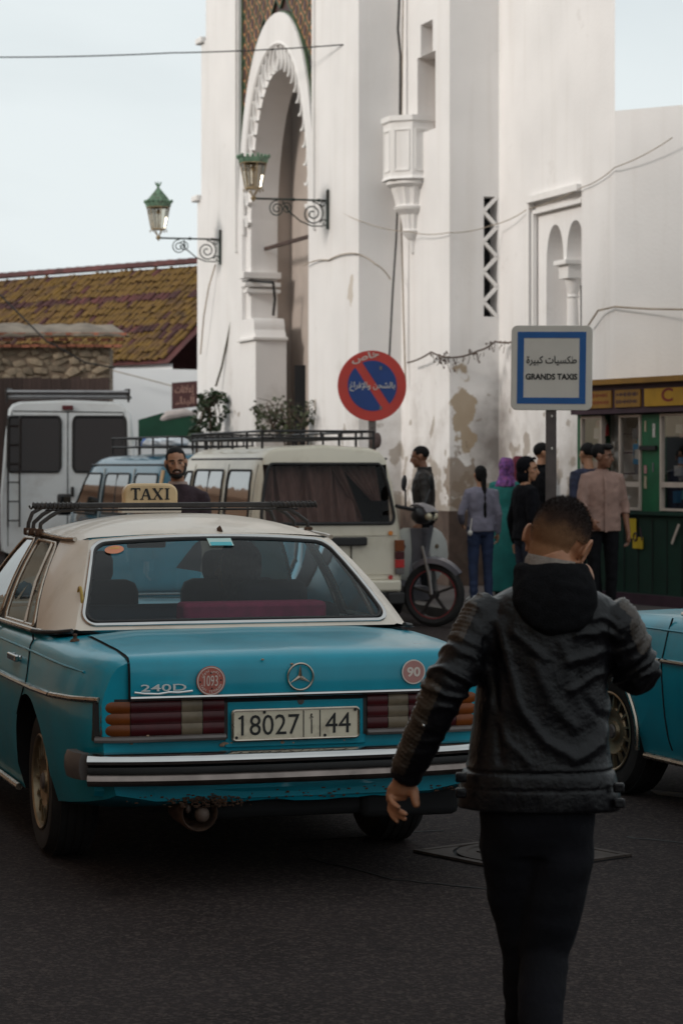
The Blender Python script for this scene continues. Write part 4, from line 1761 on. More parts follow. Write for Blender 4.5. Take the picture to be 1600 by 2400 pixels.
    kn.lathe([(.0001, -.022), (.012, -.020), (.014, 0)], n=14, mtx=Matrix.Translation(V((0.02, -1.085, .736))) @ Matrix.Rotation(R(-90), 4, 'X') @ Matrix.Scale(-1, 4, V((0, 0, 1))))
    kn.build('boot_lock', M_CHROME, t)
    # ---- number plate
    pf = frame((-.004, -1.092, .648), (1, 0, 0), (0, 0, 1))
    pm_ = MB()
    pm_.prism(rrect(-.262, .262, -.063, .063, .016), pf, 0, .010)
    pl_ = pm_.build('number_plate', M_PLATE, t, bevel=.002)
    rim = MB()
    rim.tube([pf @ V((x, y, .010)) for x, y in rrect(-.258, .258, -.059, .059, .014)], .005, n=6, close=True)
    rim.build('plate_rim', M_CHROMED, pl_)
    if full:
        pf2 = pf @ Matrix.Translation(V((0, 0, .0105)))
        text('18027', pf2 @ Matrix.Translation(V((-.105, 0, 0))), .238, .080, M_BLK, pl_, 'plate_digits', .0, .0015)
        fl = MB()
        fl.bar(pf2 @ V((-.234, .026, .0008)), pf2 @ V((-.216, .038, .0008)), .008, .0016, up=(0, -1, 0))
        fl.build('plate_digit_flag', M_BLK, pl_, sm=False)
        text(arabic('أ'), pf2 @ Matrix.Translation(V((.062, 0, 0))), .020, .080, M_BLK, pl_, 'plate_letter', .025, .0015)
        text('44', pf2 @ Matrix.Translation(V((.172, 0, 0))), .105, .080, M_BLK, pl_, 'plate_digits', .0, .0015)
        ln = MB()
        for x in (.030, .098):
            ln.box((0, 0, 0), (.004, .105, .001), mtx=pf2 @ Matrix.Translation(V((x, 0, .0006))))
        ln.build('plate_line', M_BLK, pl_, sm=False)
        for x, y in ((-.243, -.047), (-.13, .050), (.243, .050), (.118, -.048)):
            sc_ = MB()
            sc_.prism(circle(.006, 10), pf2 @ Matrix.Translation(V((x, y, 0))), 0, .003)
            sc_.build('plate_screw', M_BLK, pl_, sm=False)
    # ---- tail lamps: ribbed lenses, inner red, white, red, outer amber
    for sx in (-1, 1):
        hs = MB()
        lampz = (.618, .752)
        secs = [(.292, .380, M_RED), (.380, .466, M_CLR), (.466, .668, M_RED), (.668, .782, M_AMB)]

        def ly(x):
            return -1.082 + .030 * max(0, (x - .62) / .17) ** 2.4
        hs.loft([[V((sx * x, ly(x) - .004, lampz[0] - .020)), V((sx * x, ly(x) - .004, lampz[1] + .010)), V((sx * x, ly(x) + .10, lampz[1] + .010)), V((sx * x, ly(x) + .10, lampz[0] - .020))] for x in (.278, .4, .55, .65, .70, .75, .802)])
        lampo = hs.build('tail_lamp', M_RUB, t, sm=False)
        bz = MB()
        bz.tube([V((sx * x, ly(x) - .012, lampz[0] - .012)) for x in (.290, .4, .55, .65, .70, .75, .80)], [(.022, .013)] * 7, n=8)
        bz.build('lamp_bezel', M_GREYT, lampo)
        for xa, xb, mm in secs:
            ls = MB()
            rows = []
            nx = 5
            for i in range(nx + 1):
                x = xa + .0015 + (xb - xa - .003) * i / nx
                row = []
                for j in range(25):
                    z = lampz[0] + (lampz[1] - lampz[0]) * j / 24
                    ph = (j % 8) / 8
                    rib = .006 + .007 * max(0, math.sin(math.pi * ph)) ** .6
                    row.append(V((sx * x, ly(x) - rib, z)))
                rows.append(row)
            ls.loft(rows, closed=False)
            ls.build('lamp_lens', mm, lampo, ang=20)
    # ---- bumper: chrome beam, rubber groove, lower beam, wrapped ends
    def bpath(off):
        pts = []
        for i in range(33):
            u = -1 + 2 * i / 32
            x = .835 * u
            y = -1.195 + .10 * abs(u) ** 3 - off
            pts.append((x, y))
        left = [(-.865, -1.02 - off * .5), (-.868, -.97 - off * .2), (-.868, -.92)]
        return [(x, y) for x, y in reversed(left)] + pts + [(-x, y) for x, y in left]

    def beam(prof, name, m, trim=3):
        bmb = MB()
        pa = bpath(0)
        if trim:
            pa = pa[trim:-trim]
        rows = []
        for i, (x, y) in enumerate(pa):
            a, b = pa[max(0, i - 1)], pa[min(len(pa) - 1, i + 1)]
            d = V((b[0] - a[0], b[1] - a[1], 0)).normalized()
            nn = V((d.y, -d.x, 0))
            rows.append([V((x, y, 0)) + nn * o_ + V((0, 0, z)) for o_, z in prof])
        bmb.loft(rows, closed=True)
        return bmb.build(name, m, t, ang=40)
    bmp = beam([(-.05, .510), (.014, .511), (.030, .518), (.034, .530), (.026, .545), (.004, .555), (-.05, .557)], 'bumper', M_CHROME)
    beam([(-.04, .480), (.016, .480), (.020, .492), (.016, .506), (-.04, .506)], 'bumper_strip', M_RUB)
    beam([(-.05, .430), (.006, .432), (.022, .440), (.030, .455), (.024, .472), (.012, .481), (-.05, .481)], 'bumper_lower', M_DULL)
    for sx in (-1, 1):
        ce = MB()
        ce.loft([[V((sx * (x + o_), y, z)) for o_, z in ((-.03, .45), (.012, .455), (.02, .49), (.018, .53), (.008, .556), (-.03, .556))] for x, y in ((.845, -1.07), (.866, -1.02), (.874, -.95), (.872, -.90))])
        ce.build('bumper_end', M_GREYT, t)
    # ---- apron, rust, exhaust and broken lamp hanging below
    ap = MB()
    rows = []
    for i in range(25):
        u = -1 + 2 * i / 24
        y = -1.07 + .08 * abs(u) ** 3
        lowz = .345 + random.uniform(-.006, .006) + .03 * abs(u) ** 4
        rows.append([V((.79 * u, y, .45)), V((.79 * u, y - .012, .40)), V((.79 * u, y + .01, lowz)), V((.79 * u, y + .12, lowz - .01))])
    ap.loft(rows, closed=False)
    ap.build('apron', M_TEAL, t)
    un = MB()
    un.box((.08, -.55, .315), (1.0, .9, .10))
    un.box((.50, -.88, .315), (.42, .30, .13))
    un.build('underbody', M_GAP, t, bevel=.03)
    ex = MB()
    tm = Matrix.Translation(V((-.385, -1.02, .305))) @ Matrix.Rotation(R(90), 4, 'X')
    ex.lathe([(.060, -.25), (.074, -.2), (.076, .03), (.070, .045), (.064, .03), (.060, -.1)], n=22, mtx=tm)
    ex.build('exhaust', M_RUST, t)
    bb = MB()
    bb.ell((-.375, -1.06, .300), (.030, .03, .032))
    bb.ell((-.43, -1.05, .325), (.012, .015, .02))
    bb.build('exhaust_tip', mat('bare_grey_metal', (0.075, 0.05, 0.038), rough=0.6, var=0.4), t)
    random.seed(21)
    ru = MB()
    for i in range(150):
        x = -.36 + random.gauss(0, .075)
        z = .352 + random.uniform(-.02, .02)
        ru.ell((x, -1.082 + random.uniform(-.004, .008), z), (random.uniform(.003, .012), .005, random.uniform(.002, .006)), n=5, k=3)
    for i in range(70):
        ru.ell((random.uniform(-.7, .7), -1.078 + random.uniform(0, .006), .36 + random.uniform(-.01, .03)), (random.uniform(.003, .014), .005, random.uniform(.002, .005)), n=5, k=3)
    ru.build('rust_flakes', M_RUST, t, kind='stuff')
    ch = MB()
    for x, z, a, b in ((-.285, .578, .020, .006), (-.30, .572, .012, .007), (-.262, .580, .008, .005), (-.055, .575, .014, .009), (-.01, .572, .006, .005), (-.66, .588, .008, .003), (.20, .575, .007, .004), (-.73, .58, .014, .004)):
        ch.ell((x, -1.082 + .11 * max(0, (abs(x) - .62) / .17) ** 2, z), (a, .003, b), n=9, k=4)
    for x, z in ((-.14, .905), (-.02, .885), (-.6, .62)):
        ch.ell((x, -1.098, z), (.007, .004, .004), n=7, k=4)
    ch.build('paint_chips', M_PRIM, t, kind='stuff')
    if not full:
        return t
    # ---- badges on the lid
    def lf(x, z):
        return frame((x, RY - .006 + .006 * (x / .668) ** 2, z), (1, 0, 0), (0, -.03, 1))
    sf = lf(.01, .835)
    sb = MB()
    sb.tube([sf @ V((.052 * math.cos(a), .052 * math.sin(a), .004)) for a in [2 * math.pi * i / 40 for i in range(40)]], .0045, n=8, close=True)
    for k in range(3):
        a = R(90 + 120 * k)
        q0_ = sf @ V((0, 0, .010))
        q1_ = sf @ V((.050 * math.cos(a), .050 * math.sin(a), .004))
        s1 = R(90 + 120 * k + 90)
        wv = V((math.cos(s1), math.sin(s1)))
        vs = [sf @ V((wv.x * .009, wv.y * .009, .002)), sf @ V((-wv.x * .009, -wv.y * .009, .002)), q0_, q1_]
        sb.add(vs, [(0, 2, 3), (2, 1, 3), (0, 3, 1), (0, 1, 2)])
    sb.build('star_badge', M_CHROMED, t, ang=30)
    # disc 1093
    df = lf(-.352, .828)
    dm = MB()
    dm.prism(circle(.058, 40), df, 0, .003)
    d1 = dm.build('round_sticker', M_STPK, t, sm=False)
    df2 = df @ Matrix.Translation(V((0, 0, .0032)))
    rg = MB()
    rg.loft([[df2 @ V((r_ * math.cos(a), r_ * math.sin(a), .0006)) for a in [2 * math.pi * i / 40 for i in range(40)]] for r_ in (.055, .051)], cap0=False, cap1=False)
    rg.build('sticker_ring', M_STWH, d1, sm=False)
    text('1093', df2 @ Matrix.Translation(V((0, .0, 0))), .056, .042, M_STWH, d1, 'sticker_digits', .0, .001)
    ring_text('TAXI TETOUAN', df2, .0375, .0125, 200, 340, M_STWH, d1, 'sticker_words', inward=True)
    ring_text(''.join(reversed(arabic('طاكسي تطوان'))), df2, .036, .015, 25, 160, M_STWH, d1, 'sticker_words')
    for x, y in ((-.043, -.004), (.040, .002), (0, .030), (.004, -.030)):
        sc2 = MB()
        sc2.prism(circle(.0035, 8), df2 @ Matrix.Translation(V((x, y, 0))), 0, .002)
        sc2.build('sticker_screw', M_BLK, d1, sm=False)
    df = lf(.482, .842)
    dm = MB()
    dm.prism(circle(.049, 40), df, 0, .003)
    d2 = dm.build('round_sticker', M_STWH, t, sm=False)
    dm = MB()
    dm.prism(circle(.044, 40), df, .003, .0036)
    dm.build('sticker_face', mat('faded_pink_sticker', (0.42, 0.20, 0.18), rough=0.5, var=0.12), d2, sm=False)
    text('90', df @ Matrix.Translation(V((0, 0, .0037))), .056, .040, M_STWH, d2, 'sticker_digits', .03, .001)
    # 240D script and its underline
    bf = lf(-.54, .796)
    tx = text('240D', bf @ Matrix.Translation(V((.0, .010, 0))), .180, .027, M_SCRIPT, t, 'model_script', .006, .006, skew=.0)
    ul = MB()
    ul.tube([bf @ V((x, y, .004)) for x, y in ((-.115, -.006), (-.08, -.011), (-.02, -.014), (.02, -.008), (.06, -.010), (.115, -.005))], .0042, n=6)
    ul.build('script_underline', M_SCRIPT, t)
    # window stickers on the outside of the rear glass
    def gsticker(u, v, rx, ry, poly, m, name, d=.003):
        o0 = rear(u, v)
        ru_ = (rear(u + .02, v) - rear(u - .02, v)).normalized()
        rv_ = (rear(u, v + .02) - rear(u, v - .02)).normalized()
        f_ = frame(o0, ru_, rv_)
        q = MB()
        q.prism([(x * rx, y * ry) for x, y in poly], f_, d, d + .002)
        return q.build(name, m, pw, sm=False), f_
    s1_, f1_ = gsticker(-.80, .83, .042, .036, circle(1, 28), M_ORAN, 'oval_sticker')
    text('Odil', f1_ @ Matrix.Translation(V((0, .012, .0055))), .042, .016, M_YEL, pw, 'sticker_words', .02, .0006)
    gsticker(.03, .875, .055, .035, rrect(-1, 1, -1, 1, .1), M_PALEG, 'square_sticker')
    gsticker(.03, .845, .048, .014, rrect(-1, 1, -1, 1, .1), M_CYAN, 'square_sticker', .0055)
    # aerial stub, small mirror loop inside
    ae = MB()
    ae.lathe([(.022, .0), (.016, .01), (.008, .014), (.010, .03), (.0001, .034)], n=14, mtx=Matrix.Translation(V((-.748, -.37, .938))))
    ae.build('aerial_stub', M_RUST, t)
    rp_ = MB()
    rp_.tube([V((-.66, -.02 + .05 * math.cos(a), 1.06 + .085 * math.sin(a))) for a in [2 * math.pi * i / 20 for i in range(20)]], .007, n=6, close=True)
    rp_.tube([V((-.655, -.02 + .03 * math.cos(a), 1.05 + .065 * math.sin(a))) for a in [2 * math.pi * i / 20 for i in range(20)]], .005, n=6, close=True)
    rp_.build('cable_loop', mat('yellow_plastic', (0.42, 0.27, 0.05), rough=0.5), t)
    dv = MB()
    dv.lathe([(.0001, 0), (.014, .004), (.02, .02)], n=10, mtx=Matrix.Translation(V((.03, .315, 1.372))) @ Matrix.Rotation(R(70), 4, 'Y'))
    dv.build('roof_nub', M_RUST, t)
    # ---- roof rack: three crossbars on bent legs
    for i, y in enumerate((1.0, 1.22, 1.5)):
        rk = MB()
        zt_ = 1.479 + .003 * i
        if i == 0:
            rk.bar((-.69, y, zt_), (.69, y, zt_), .036, .024)
            rk.bar((-.62, y + .05, zt_ - .022), (.62, y + .05, zt_ - .022), .03, .010)
        else:
            rk.bar((-.60, y, zt_ - .01), (.60, y, zt_ - .01), .028, .018)
        rb_ = rk.build('rack_bar', mat('worn_black_steel', (0.022, 0.017, 0.015), rough=0.55, var=0.5, scale=25, dirt=(0.12, 0.085, 0.06), dscale=30, damt=0.5, dlo=0.6, dhi=0.7), t, sm=False, bevel=.005)
        for sx in (-1, 1):
            lg = MB()
            e = rail_at(y)
            lg.tube([V((sx * .50, y, zt_ - .02)), V((sx * .555, y, zt_ - .022)), V((sx * .605, y, zt_ - .05)), V((sx * (e.x + .012), y, e.z + .05)), V((sx * (e.x + .016), y, e.z + .012))], .010, n=8)
            lg.build('rack_leg', MATS['worn_black_steel'], rb_)
            cl = MB()
            cl.box((sx * (e.x + .018), y, e.z + .008), (.035, .04, .035))
            cl.build('rack_clamp', M_RUST, rb_, bevel=.006)
        if i == 0:
            for sx in (-1, 1):
                wr = MB()
                pts = []
                for j in range(121):
                    a = 2 * math.pi * j / 10
                    pts.append(V((sx * (.46 + .0175 * j / 10 * 1.15), y + .0205 * math.cos(a), zt_ + .0145 * math.sin(a))))
                wr.tube(pts, .0045, n=5)
                wr.build('rope_binding', MATS['worn_black_steel'], rb_)
    # ---- TAXI sign on the roof, slab-serif letters on both faces
    sg = MB()
    ol = [(-.135, 0)] + [(-.135 + .055 * (1 - math.cos(a)), .058 + .050 * math.sin(a)) for a in [math.pi / 2 * i / 8 for i in range(9)]] + \
         [(.135 - .055 * (1 - math.cos(a)), .058 + .050 * math.sin(a)) for a in [math.pi / 2 * i / 8 for i in range(8, -1, -1)]] + [(.135, 0)]
    gfr = frame((-.045, 1.38, 1.472), (1, 0, 0), (0, 0, 1))
    sg.prism(ol, gfr, -.035, .035)
    sgo = sg.build('roof_sign', M_SIGN, t, sm=True, bevel=.012)
    bs = MB()
    bs.box((0, 0, 0), (.30, .036, .09), mtx=gfr @ Matrix.Translation(V((0, -.019, 0))))
    bs.build('sign_base', M_CREAM, sgo, bevel=.003)
    for flip in (0, 1):
        f_ = gfr @ Matrix.Rotation(math.pi if flip else 0, 4, 'Y') @ Matrix.Translation(V((0, .056, .0355)))
        lt = MB()

        def br(x0, y0, x1, y1, w_):
            lt.bar(f_ @ V((x0, y0, .0012)), f_ @ V((x1, y1, .0012)), w_, .0024, up=f_.to_3x3() @ V((0, 0, 1)))
        hgt_ = .026
        for x, c_ in ((-.078, 'T'), (-.026, 'A'), (.032, 'X'), (.080, 'I')):
            if c_ == 'T':
                br(x - .023, hgt_, x + .023, hgt_, .007)
                br(x, -hgt_, x, hgt_, .012)
                br(x - .011, -hgt_, x + .011, -hgt_, .005)
                br(x - .022, hgt_ - .010, x - .022, hgt_, .004)
                br(x + .022, hgt_ - .010, x + .022, hgt_, .004)
            if c_ == 'A':
                br(x - .021, -hgt_, x - .001, hgt_, .006)
                br(x + .019, -hgt_, x + .001, hgt_, .012)
                br(x - .014, -.009, x + .013, -.009, .005)
                br(x - .030, -hgt_, x - .013, -hgt_, .005)
                br(x + .009, -hgt_, x + .029, -hgt_, .005)
            if c_ == 'X':
                br(x - .018, hgt_, x + .018, -hgt_, .012)
                br(x + .017, hgt_, x - .018, -hgt_, .005)
                for sx_, sy_ in ((-1, 1), (1, 1), (-1, -1), (1, -1)):
                    br(x + sx_ * .018 - .009, sy_ * hgt_, x + sx_ * .018 + .009, sy_ * hgt_, .005)
            if c_ == 'I':
                br(x, -hgt_, x, hgt_, .012)
                br(x - .012, -hgt_, x + .012, -hgt_, .005)
                br(x - .012, hgt_, x + .012, hgt_, .005)
        lt.build('sign_letters', M_BLK, sgo, sm=False)
    return t


TH = R(17)
CX, CZ = -0.19, 9.60
TX = (CX - 1.05 * math.sin(TH), CZ + 1.05 * math.cos(TH), 0)
taxi = make_taxi('teal taxi with cream roof, roof rack and TAXI sign, seen from behind', TX, TH)
TH2 = R(21)
bx = V((1.452, 12.35, 0))                     # where its left front wheel stands
fw = V((-math.sin(TH2), math.cos(TH2), 0))
rt = V((math.cos(TH2), math.sin(TH2), 0))
o2 = bx + rt * .735 - fw * 2.795
taxi2 = make_taxi('teal taxi at the right edge, only bonnet and spoked front wheel in view', o2, TH2, full=False, steer=R(4), front_arch=True)
# ================================================================ VANS AND SCOOTER
M_VCR = mat('cream_van_paint', (0.66, 0.60, 0.48), rough=0.32, var=0.06, scale=2, coat=0.3, dirt=(0.42, 0.35, 0.24), dscale=3, damt=0.5)
M_VBL = mat('blue_van_paint', (0.012, 0.10, 0.16), rough=0.25, var=0.1, coat=0.5)
M_VWH = mat('white_van_paint', (0.72, 0.75, 0.76), rough=0.35, var=0.04, scale=2, coat=0.25, dirt=(0.40, 0.38, 0.36), dscale=3, damt=0.4)
M_PANE = mat('dark_van_glass', (0.010, 0.010, 0.011), rough=0.03, var=0, spec=1.0, coat=1.0)
M_BLKST = mat('black_painted_steel', (0.014, 0.012, 0.012), rough=0.5, var=0.4)
M_CURT = mat('brown_curtain', (0.17, 0.105, 0.09), rough=0.9, var=0.25, scale=6, stretch=(6, 6, 0.7))
M_VGL = glass_mat('van_rear_glass', (0.80, 0.74, 0.72), 0.35)


def make_van(label, loc, rz, L, hw, H, paint, belt, lean, nose):
    t = thing('van', label, 'van', loc, rz)
    zb = .24
    prof = [(0, zb), (hw * .82, zb), (hw * .98, zb + .08), (hw, zb + .30), (hw, belt - .15), (hw - .02, belt), (hw - .075, belt + (H - belt) * .55), (hw - .13, H - .13), (hw - .19, H - .05), (hw - .30, H - .012), (0, H + .02)]

    def pos(x, s, z):
        k = max(0, (z - belt) / (H - belt))
        y = s + lean * k * max(0, 1 - s / .5)
        if s > L - 1.3:
            y -= nose * k * min(1, (s - (L - 1.3)) / 1.1)
        return V((x, y, z))
    mb = MB()
    rings = []
    for s, ins in ((0.0, .045), (.03, .012), (.09, 0), (.5, 0), (1.2, 0), (2.0, 0), (2.8, 0), (L - 1.2, 0), (L - .6, .005), (L - .15, .03), (L, .12)):
        ring = [pos(max(0, x - (ins if x > hw * .5 else 0)), s, z - (ins * .8 if z > H - .1 else 0)) for x, z in prof]
        rings.append(ring + [V((-p.x, p.y, p.z)) for p in reversed(ring[1:-1])])
    mb.loft(rings)
    body = mb.build('body', [paint, M_GAP], t, ang=30)
    cut = MB()
    for yy in (.95, L - .95):
        for sx in (-1, 1):
            cut.lathe([(.35, hw * .62 * sx), (.35, 1.2 * sx)], n=32, mi=1, axis='X', mtx=Matrix.Translation(V((0, yy, .31))))
            cut.box((sx * hw * .9, yy, .05), (hw * .5, .7, .5), 1)
    for yy in (.95, L - .95):
        for sx in (-1, 1):
            w_ = MB()
            w_.lathe([(.19, -.08), (.28, -.085), (.305, -.06), (.305, .06), (.28, .085), (.19, .08)], n=28, axis='X', mtx=Matrix.Translation(V((sx * (hw - .12), yy, .305))))
            w_.lathe([(.0001, sx * .04), (.12, sx * .05), (.19, sx * .075)], n=28, axis='X', mtx=Matrix.Translation(V((sx * (hw - .12), yy, .305))))
            w_.build('wheel', M_TYRE, t)

    def side_x(z):
        for i in range(len(prof) - 1):
            (x0, z0), (x1, z1) = prof[i], prof[i + 1]
            if z0 <= z <= z1 and z1 > z0:
                return x0 + (x1 - x0) * (z - z0) / (z1 - z0)
        return hw
    return t, body, cut, pos, side_x


def side_pane(t, pos, side_x, sx, ya, yb, za, zb2, slant0=0.0, slant1=0.0, bars=(), pane=M_PANE):
    def S(u, v):
        z = za + (zb2 - za) * v
        y = ya + slant0 * v + (yb + slant1 * v - ya - slant0 * v) * u
        return V((sx * (side_x(z) + .006), y, z))
    asp = (yb - ya) / (zb2 - za)
    g_ = patch_window(S, 0.01, .99, 0.01, .99, .12, asp, None, t, 'side_window', pane, .014, M_RUB)
    for b in bars:
        bb = MB()
        bb.tube([S(b, .02), S(b, .98)], .014, n=6)
        bb.build('window_bar', M_RUB, g_)
    return g_


def rack(t, y0, y1, hw, z0, z1, npost, ncross, name='roof_rack'):
    mb = MB()
    for z in (z0 + .05, z1):
        pts = [V((x, y, z)) for x, y in [(hw - .10, y0), (hw, y0 + .10), (hw, y1 - .1), (hw - .1, y1), (-hw + .1, y1), (-hw, y1 - .1), (-hw, y0 + .1), (-hw + .1, y0)]]
        mb.tube(pts, .014, n=6, close=True)
    ro_ = mb.build(name, M_BLKST, t)
    for sx in (-1, 1):
        for i in range(npost):
            y = y0 + .1 + (y1 - y0 - .2) * i / (npost - 1)
            p = MB()
            p.bar((sx * hw, y, z0 - .06), (sx * hw, y, z1), .022)
            p.build('rack_post', M_BLKST, ro_, sm=False)
    for i in range(5):
        x = -hw + .16 + (2 * hw - .32) * i / 4
        for y in (y0, y1):
            p = MB()
            p.bar((x, y, z0 + .04), (x, y, z1), .018)
            p.build('rack_post', M_BLKST, ro_, sm=False)
    for i in range(ncross):
        y = y0 + .05 + (y1 - y0 - .1) * i / (ncross - 1)
        p = MB()
        p.bar((-hw, y, z0 + .05), (hw, y, z0 + .05), .03, .02)
        p.build('rack_slat', M_BLKST, ro_, sm=False)
    return ro_


# ---- cream van behind the taxi
vt, vb, cut, pos, sx_ = make_van('cream minivan with curtained rear window and black roof rack', (-.13, 24.7, 0), R(17), 4.3, .80, 1.86, M_VCR, 1.0, .16, .75)
def Sv(u, v):
    z = 1.05 + (1.70 - 1.05) * v
    x = u * (.735 - .115 * v ** 1.5)
    return pos(x, 0, z) + V((0, -.010 + .03 * u * u * 0, 0))
cut.box((0, .12, 1.375), (1.32, .40, .60), 1)
boolean(vb, cut, [M_VCR, M_GAP])
gw = patch_window(Sv, -.97, .97, .03, .97, .15, 2.1, None, vt, 'rear_window', M_VGL, .018, M_RUB)
cur = MB()
rows = []
for j in range(7):
    z = 1.03 + .66 * j / 6
    row = []
    for i in range(90):
        u = -1 + 2 * i / 89
        edge = .62 - .42 * (j / 6) ** 1.1
        if u > edge:
            u = edge
        row.append(V((u * .66 + .01 * j * math.sin(i * .3), .10 + .16 * (j / 6) + .030 * math.sin(i * .75 + .25 * j) + .014 * math.sin(i * .33), z)))
    rows.append(row)
cur.loft(rows, closed=False)
cur.build('curtain', M_CURT, vt)
cur = MB()
rows = []
for j in range(5):
    z = 1.30 + .36 * j / 4
    rows.append([V((.60 - .30 * (j / 4) * (1 - i / 29) - .0 + .06 * i / 29 * 0 - .10 * (1 - i / 29), .13 + .16 * (j / 4) + .014 * math.sin(i * 1.1), z)) for i in range(30)])
cur.loft(rows, closed=False)
cur.build('curtain', M_CURT, vt)
for s_ in (-1, 1):
    side_pane(vt, pos, sx_, s_, .30, 1.32, 1.10, 1.62, .10, .02)
    side_pane(vt, pos, sx_, s_, 1.50, 2.85, 1.10, 1.62, .06, .0, (.5,))
    side_pane(vt, pos, sx_, s_, 2.98, 3.70, 1.10, 1.60, .0, -.42)
    gu = MB()
    gu.tube([V((s_ * (.80 - .135), y, 1.735)) for y in (.15, 1, 2, 3.2)], .012, n=6)
    gu.build('rain_gutter', M_BLKST, vt)
    for y in (.22, 1.41, 2.92):
        sm_ = MB()
        sm_.tube([V((s_ * (sx_(z) + .001), y, z)) for z in (.4, .7, .95, 1.1, 1.3, 1.5, 1.68)], .004, n=5)
        sm_.build('door_gap', M_GAP, vt)
    tl_ = MB()
    for z0, z1, mm in ((.78, .90, 0), (.70, .78, 1), (.61, .70, 2), (.545, .61, 3)):
        tl_.box((s_ * .755, -.012, (z0 + z1) / 2), (.095, .05, z1 - z0 - .004), mm)
    tl_.build('tail_lamp', [M_AMB, M_RED, mat('bright_red_lens', (0.42, 0.014, 0.012), rough=0.2, coat=0.4), M_GREYT], vt, sm=False, bevel=.004)
    rf_ = MB()
    rf_.lathe([(.0001, 0), (.022, -.002), (.024, .01)], n=16, mtx=Matrix.Translation(V((s_ * .66, -.004, .97))) @ Matrix.Rotation(R(-90), 4, 'X') @ Matrix.Scale(-1, 4, V((0, 0, 1))))
    rf_.build('reflector', mat('orange_reflector', (0.70, 0.22, 0.02), rough=0.3, var=0), vt)
    rf_ = MB()
    rf_.lathe([(.0001, 0), (.022, -.002), (.024, .01)], n=16, mtx=Matrix.Translation(V((s_ * .66, -.004, .515))) @ Matrix.Rotation(R(-90), 4, 'X') @ Matrix.Scale(-1, 4, V((0, 0, 1))))
    rf_.build('reflector', mat('red_reflector', (0.40, 0.02, 0.02), rough=0.3, var=0), vt)
    bc_ = MB()
    bc_.box((s_ * .70, -.03, .30), (.19, .12, .13))
    bc_.build('bumper_end', M_RUB, vt, bevel=.02)
hb = MB()
hb.box((.03, -.02, .888), (.74, .07, .090))
hb.build('plate_lamp_bar', M_RUB, vt, bevel=.015)
pl2 = MB()
pf = frame((-.17, -.012, .735), (1, 0, 0), (0, 0, 1))
pl2.prism(rrect(-.21, .21, -.10, .10, .02), pf, 0, .01)
po = pl2.build('number_plate', M_PLATE, vt, sm=False)
text('6576', pf @ Matrix.Translation(V((.04, .0, .011))), .26, .11, M_BLK, po, 'plate_digits', .0, .002)
for x in (-.20, .20):
    sm_ = MB()
    sm_.tube([V((.24 if x > 0 else -.43, -.004, .84)), V((.24 if x > 0 else -.43, -.004, .60))], .006, n=5)
    sm_.build('plate_recess_edge', M_GAP, vt)
for z in (.95, .55, .50):
    sm_ = MB()
    sm_.tube([V((-.74, -.002, z)), V((.74, -.002, z))], .004 if z > .52 else .008, n=5)
    sm_.build('tailgate_crease', M_VCR if z != .95 else M_VCR, vt)
bmp_ = MB()
bmp_.box((0, -.035, .43), (1.52, .09, .12))
bmp_.build('bumper', M_VCR, vt, bevel=.025)
bmp_ = MB()
bmp_.box((0, -.03, .33), (1.36, .07, .06))
bmp_.build('bumper_step', M_RUB, vt, bevel=.01)
rack(vt, .28, 3.55, .60, 1.90, 2.02, 6, 9)

# ---- dark blue van ahead of it
bt_, bb_, cut, pos, sx_ = make_van('dark blue minivan with windows mirroring the sky, beside the white van', (-1.55, 30.8, 0), R(23), 4.2, .80, 1.80, M_VBL, 1.0, .12, .85)
boolean(bb_, cut, [M_VBL, M_GAP])
M_BLF = mat('pale_window_frame', (0.42, 0.42, 0.40), rough=0.4)
for s_ in (-1, 1):
    side_pane(bt_, pos, sx_, s_, .25, 1.25, 1.02, 1.56, .10, .0)
    side_pane(bt_, pos, sx_, s_, 1.42, 2.55, 1.02, 1.56, .06, -.02, (.52,))
    side_pane(bt_, pos, sx_, s_, 2.72, 3.85, 1.0, 1.56, .0, -.50)
    pt = MB()
    pt.tube([V((s_ * (sx_(z) + .01), .10 + .1 * (z - 1), z)) for z in (.95, 1.2, 1.4, 1.6)], .028, n=6)
    pt.build('corner_post', mat('orange_cream_paint', (0.50, 0.33, 0.18), rough=0.4), bt_)
    for y in (1.34, 2.64):
        pt = MB()
        pt.tube([V((s_ * (sx_(z) + .006), y, z)) for z in (.4, .8, 1.0, 1.3, 1.62)], .010, n=6)
        pt.build('door_pillar', M_BLF, bt_)
    gu = MB()
    gu.tube([V((s_ * (.80 - .135), y, 1.672)) for y in (.15, 1, 2, 2.9, 3.3)], .016, n=6)
    gu.build('rain_gutter', M_BLKST, bt_)
mi = MB()
mi.box((-.98, 3.62, 1.12), (.20, .07, .30))
mo = mi.build('wing_mirror', M_BLKST, bt_, bevel=.03)
mi = MB()
mi.box((-.98, 3.58, 1.12), (.15, .01, .23))
mi.build('mirror_glass', M_PANE, mo, bevel=.003)
mi = MB()
mi.bar((-.78, 3.66, 1.05), (-.92, 3.62, 1.08), .04)
mi.build('mirror_arm', M_BLKST, mo)
rr0 = MB()
rw = MB()
rw.add([(-.60, .04, 1.10), (.60, .04, 1.10), (.52, .13, 1.58), (-.52, .13, 1.58)], [(0, 1, 2, 3)])
rw.build('rear_window', M_PANE, bt_, sm=False)
rack(bt_, .25, 2.75, .58, 1.86, 2.03, 5, 7)
M_BAGW = mat('white_plastic_bag', (0.55, 0.60, 0.66), rough=0.5, var=0.15, scale=20)
M_BAGB = mat('blue_plastic_bag', (0.02, 0.10, 0.38), rough=0.4, var=0.2)
bw = Matrix.Translation(V((-1.55, 30.8, 0))) @ Matrix.Rotation(R(23), 4, 'Z')
random.seed(2)
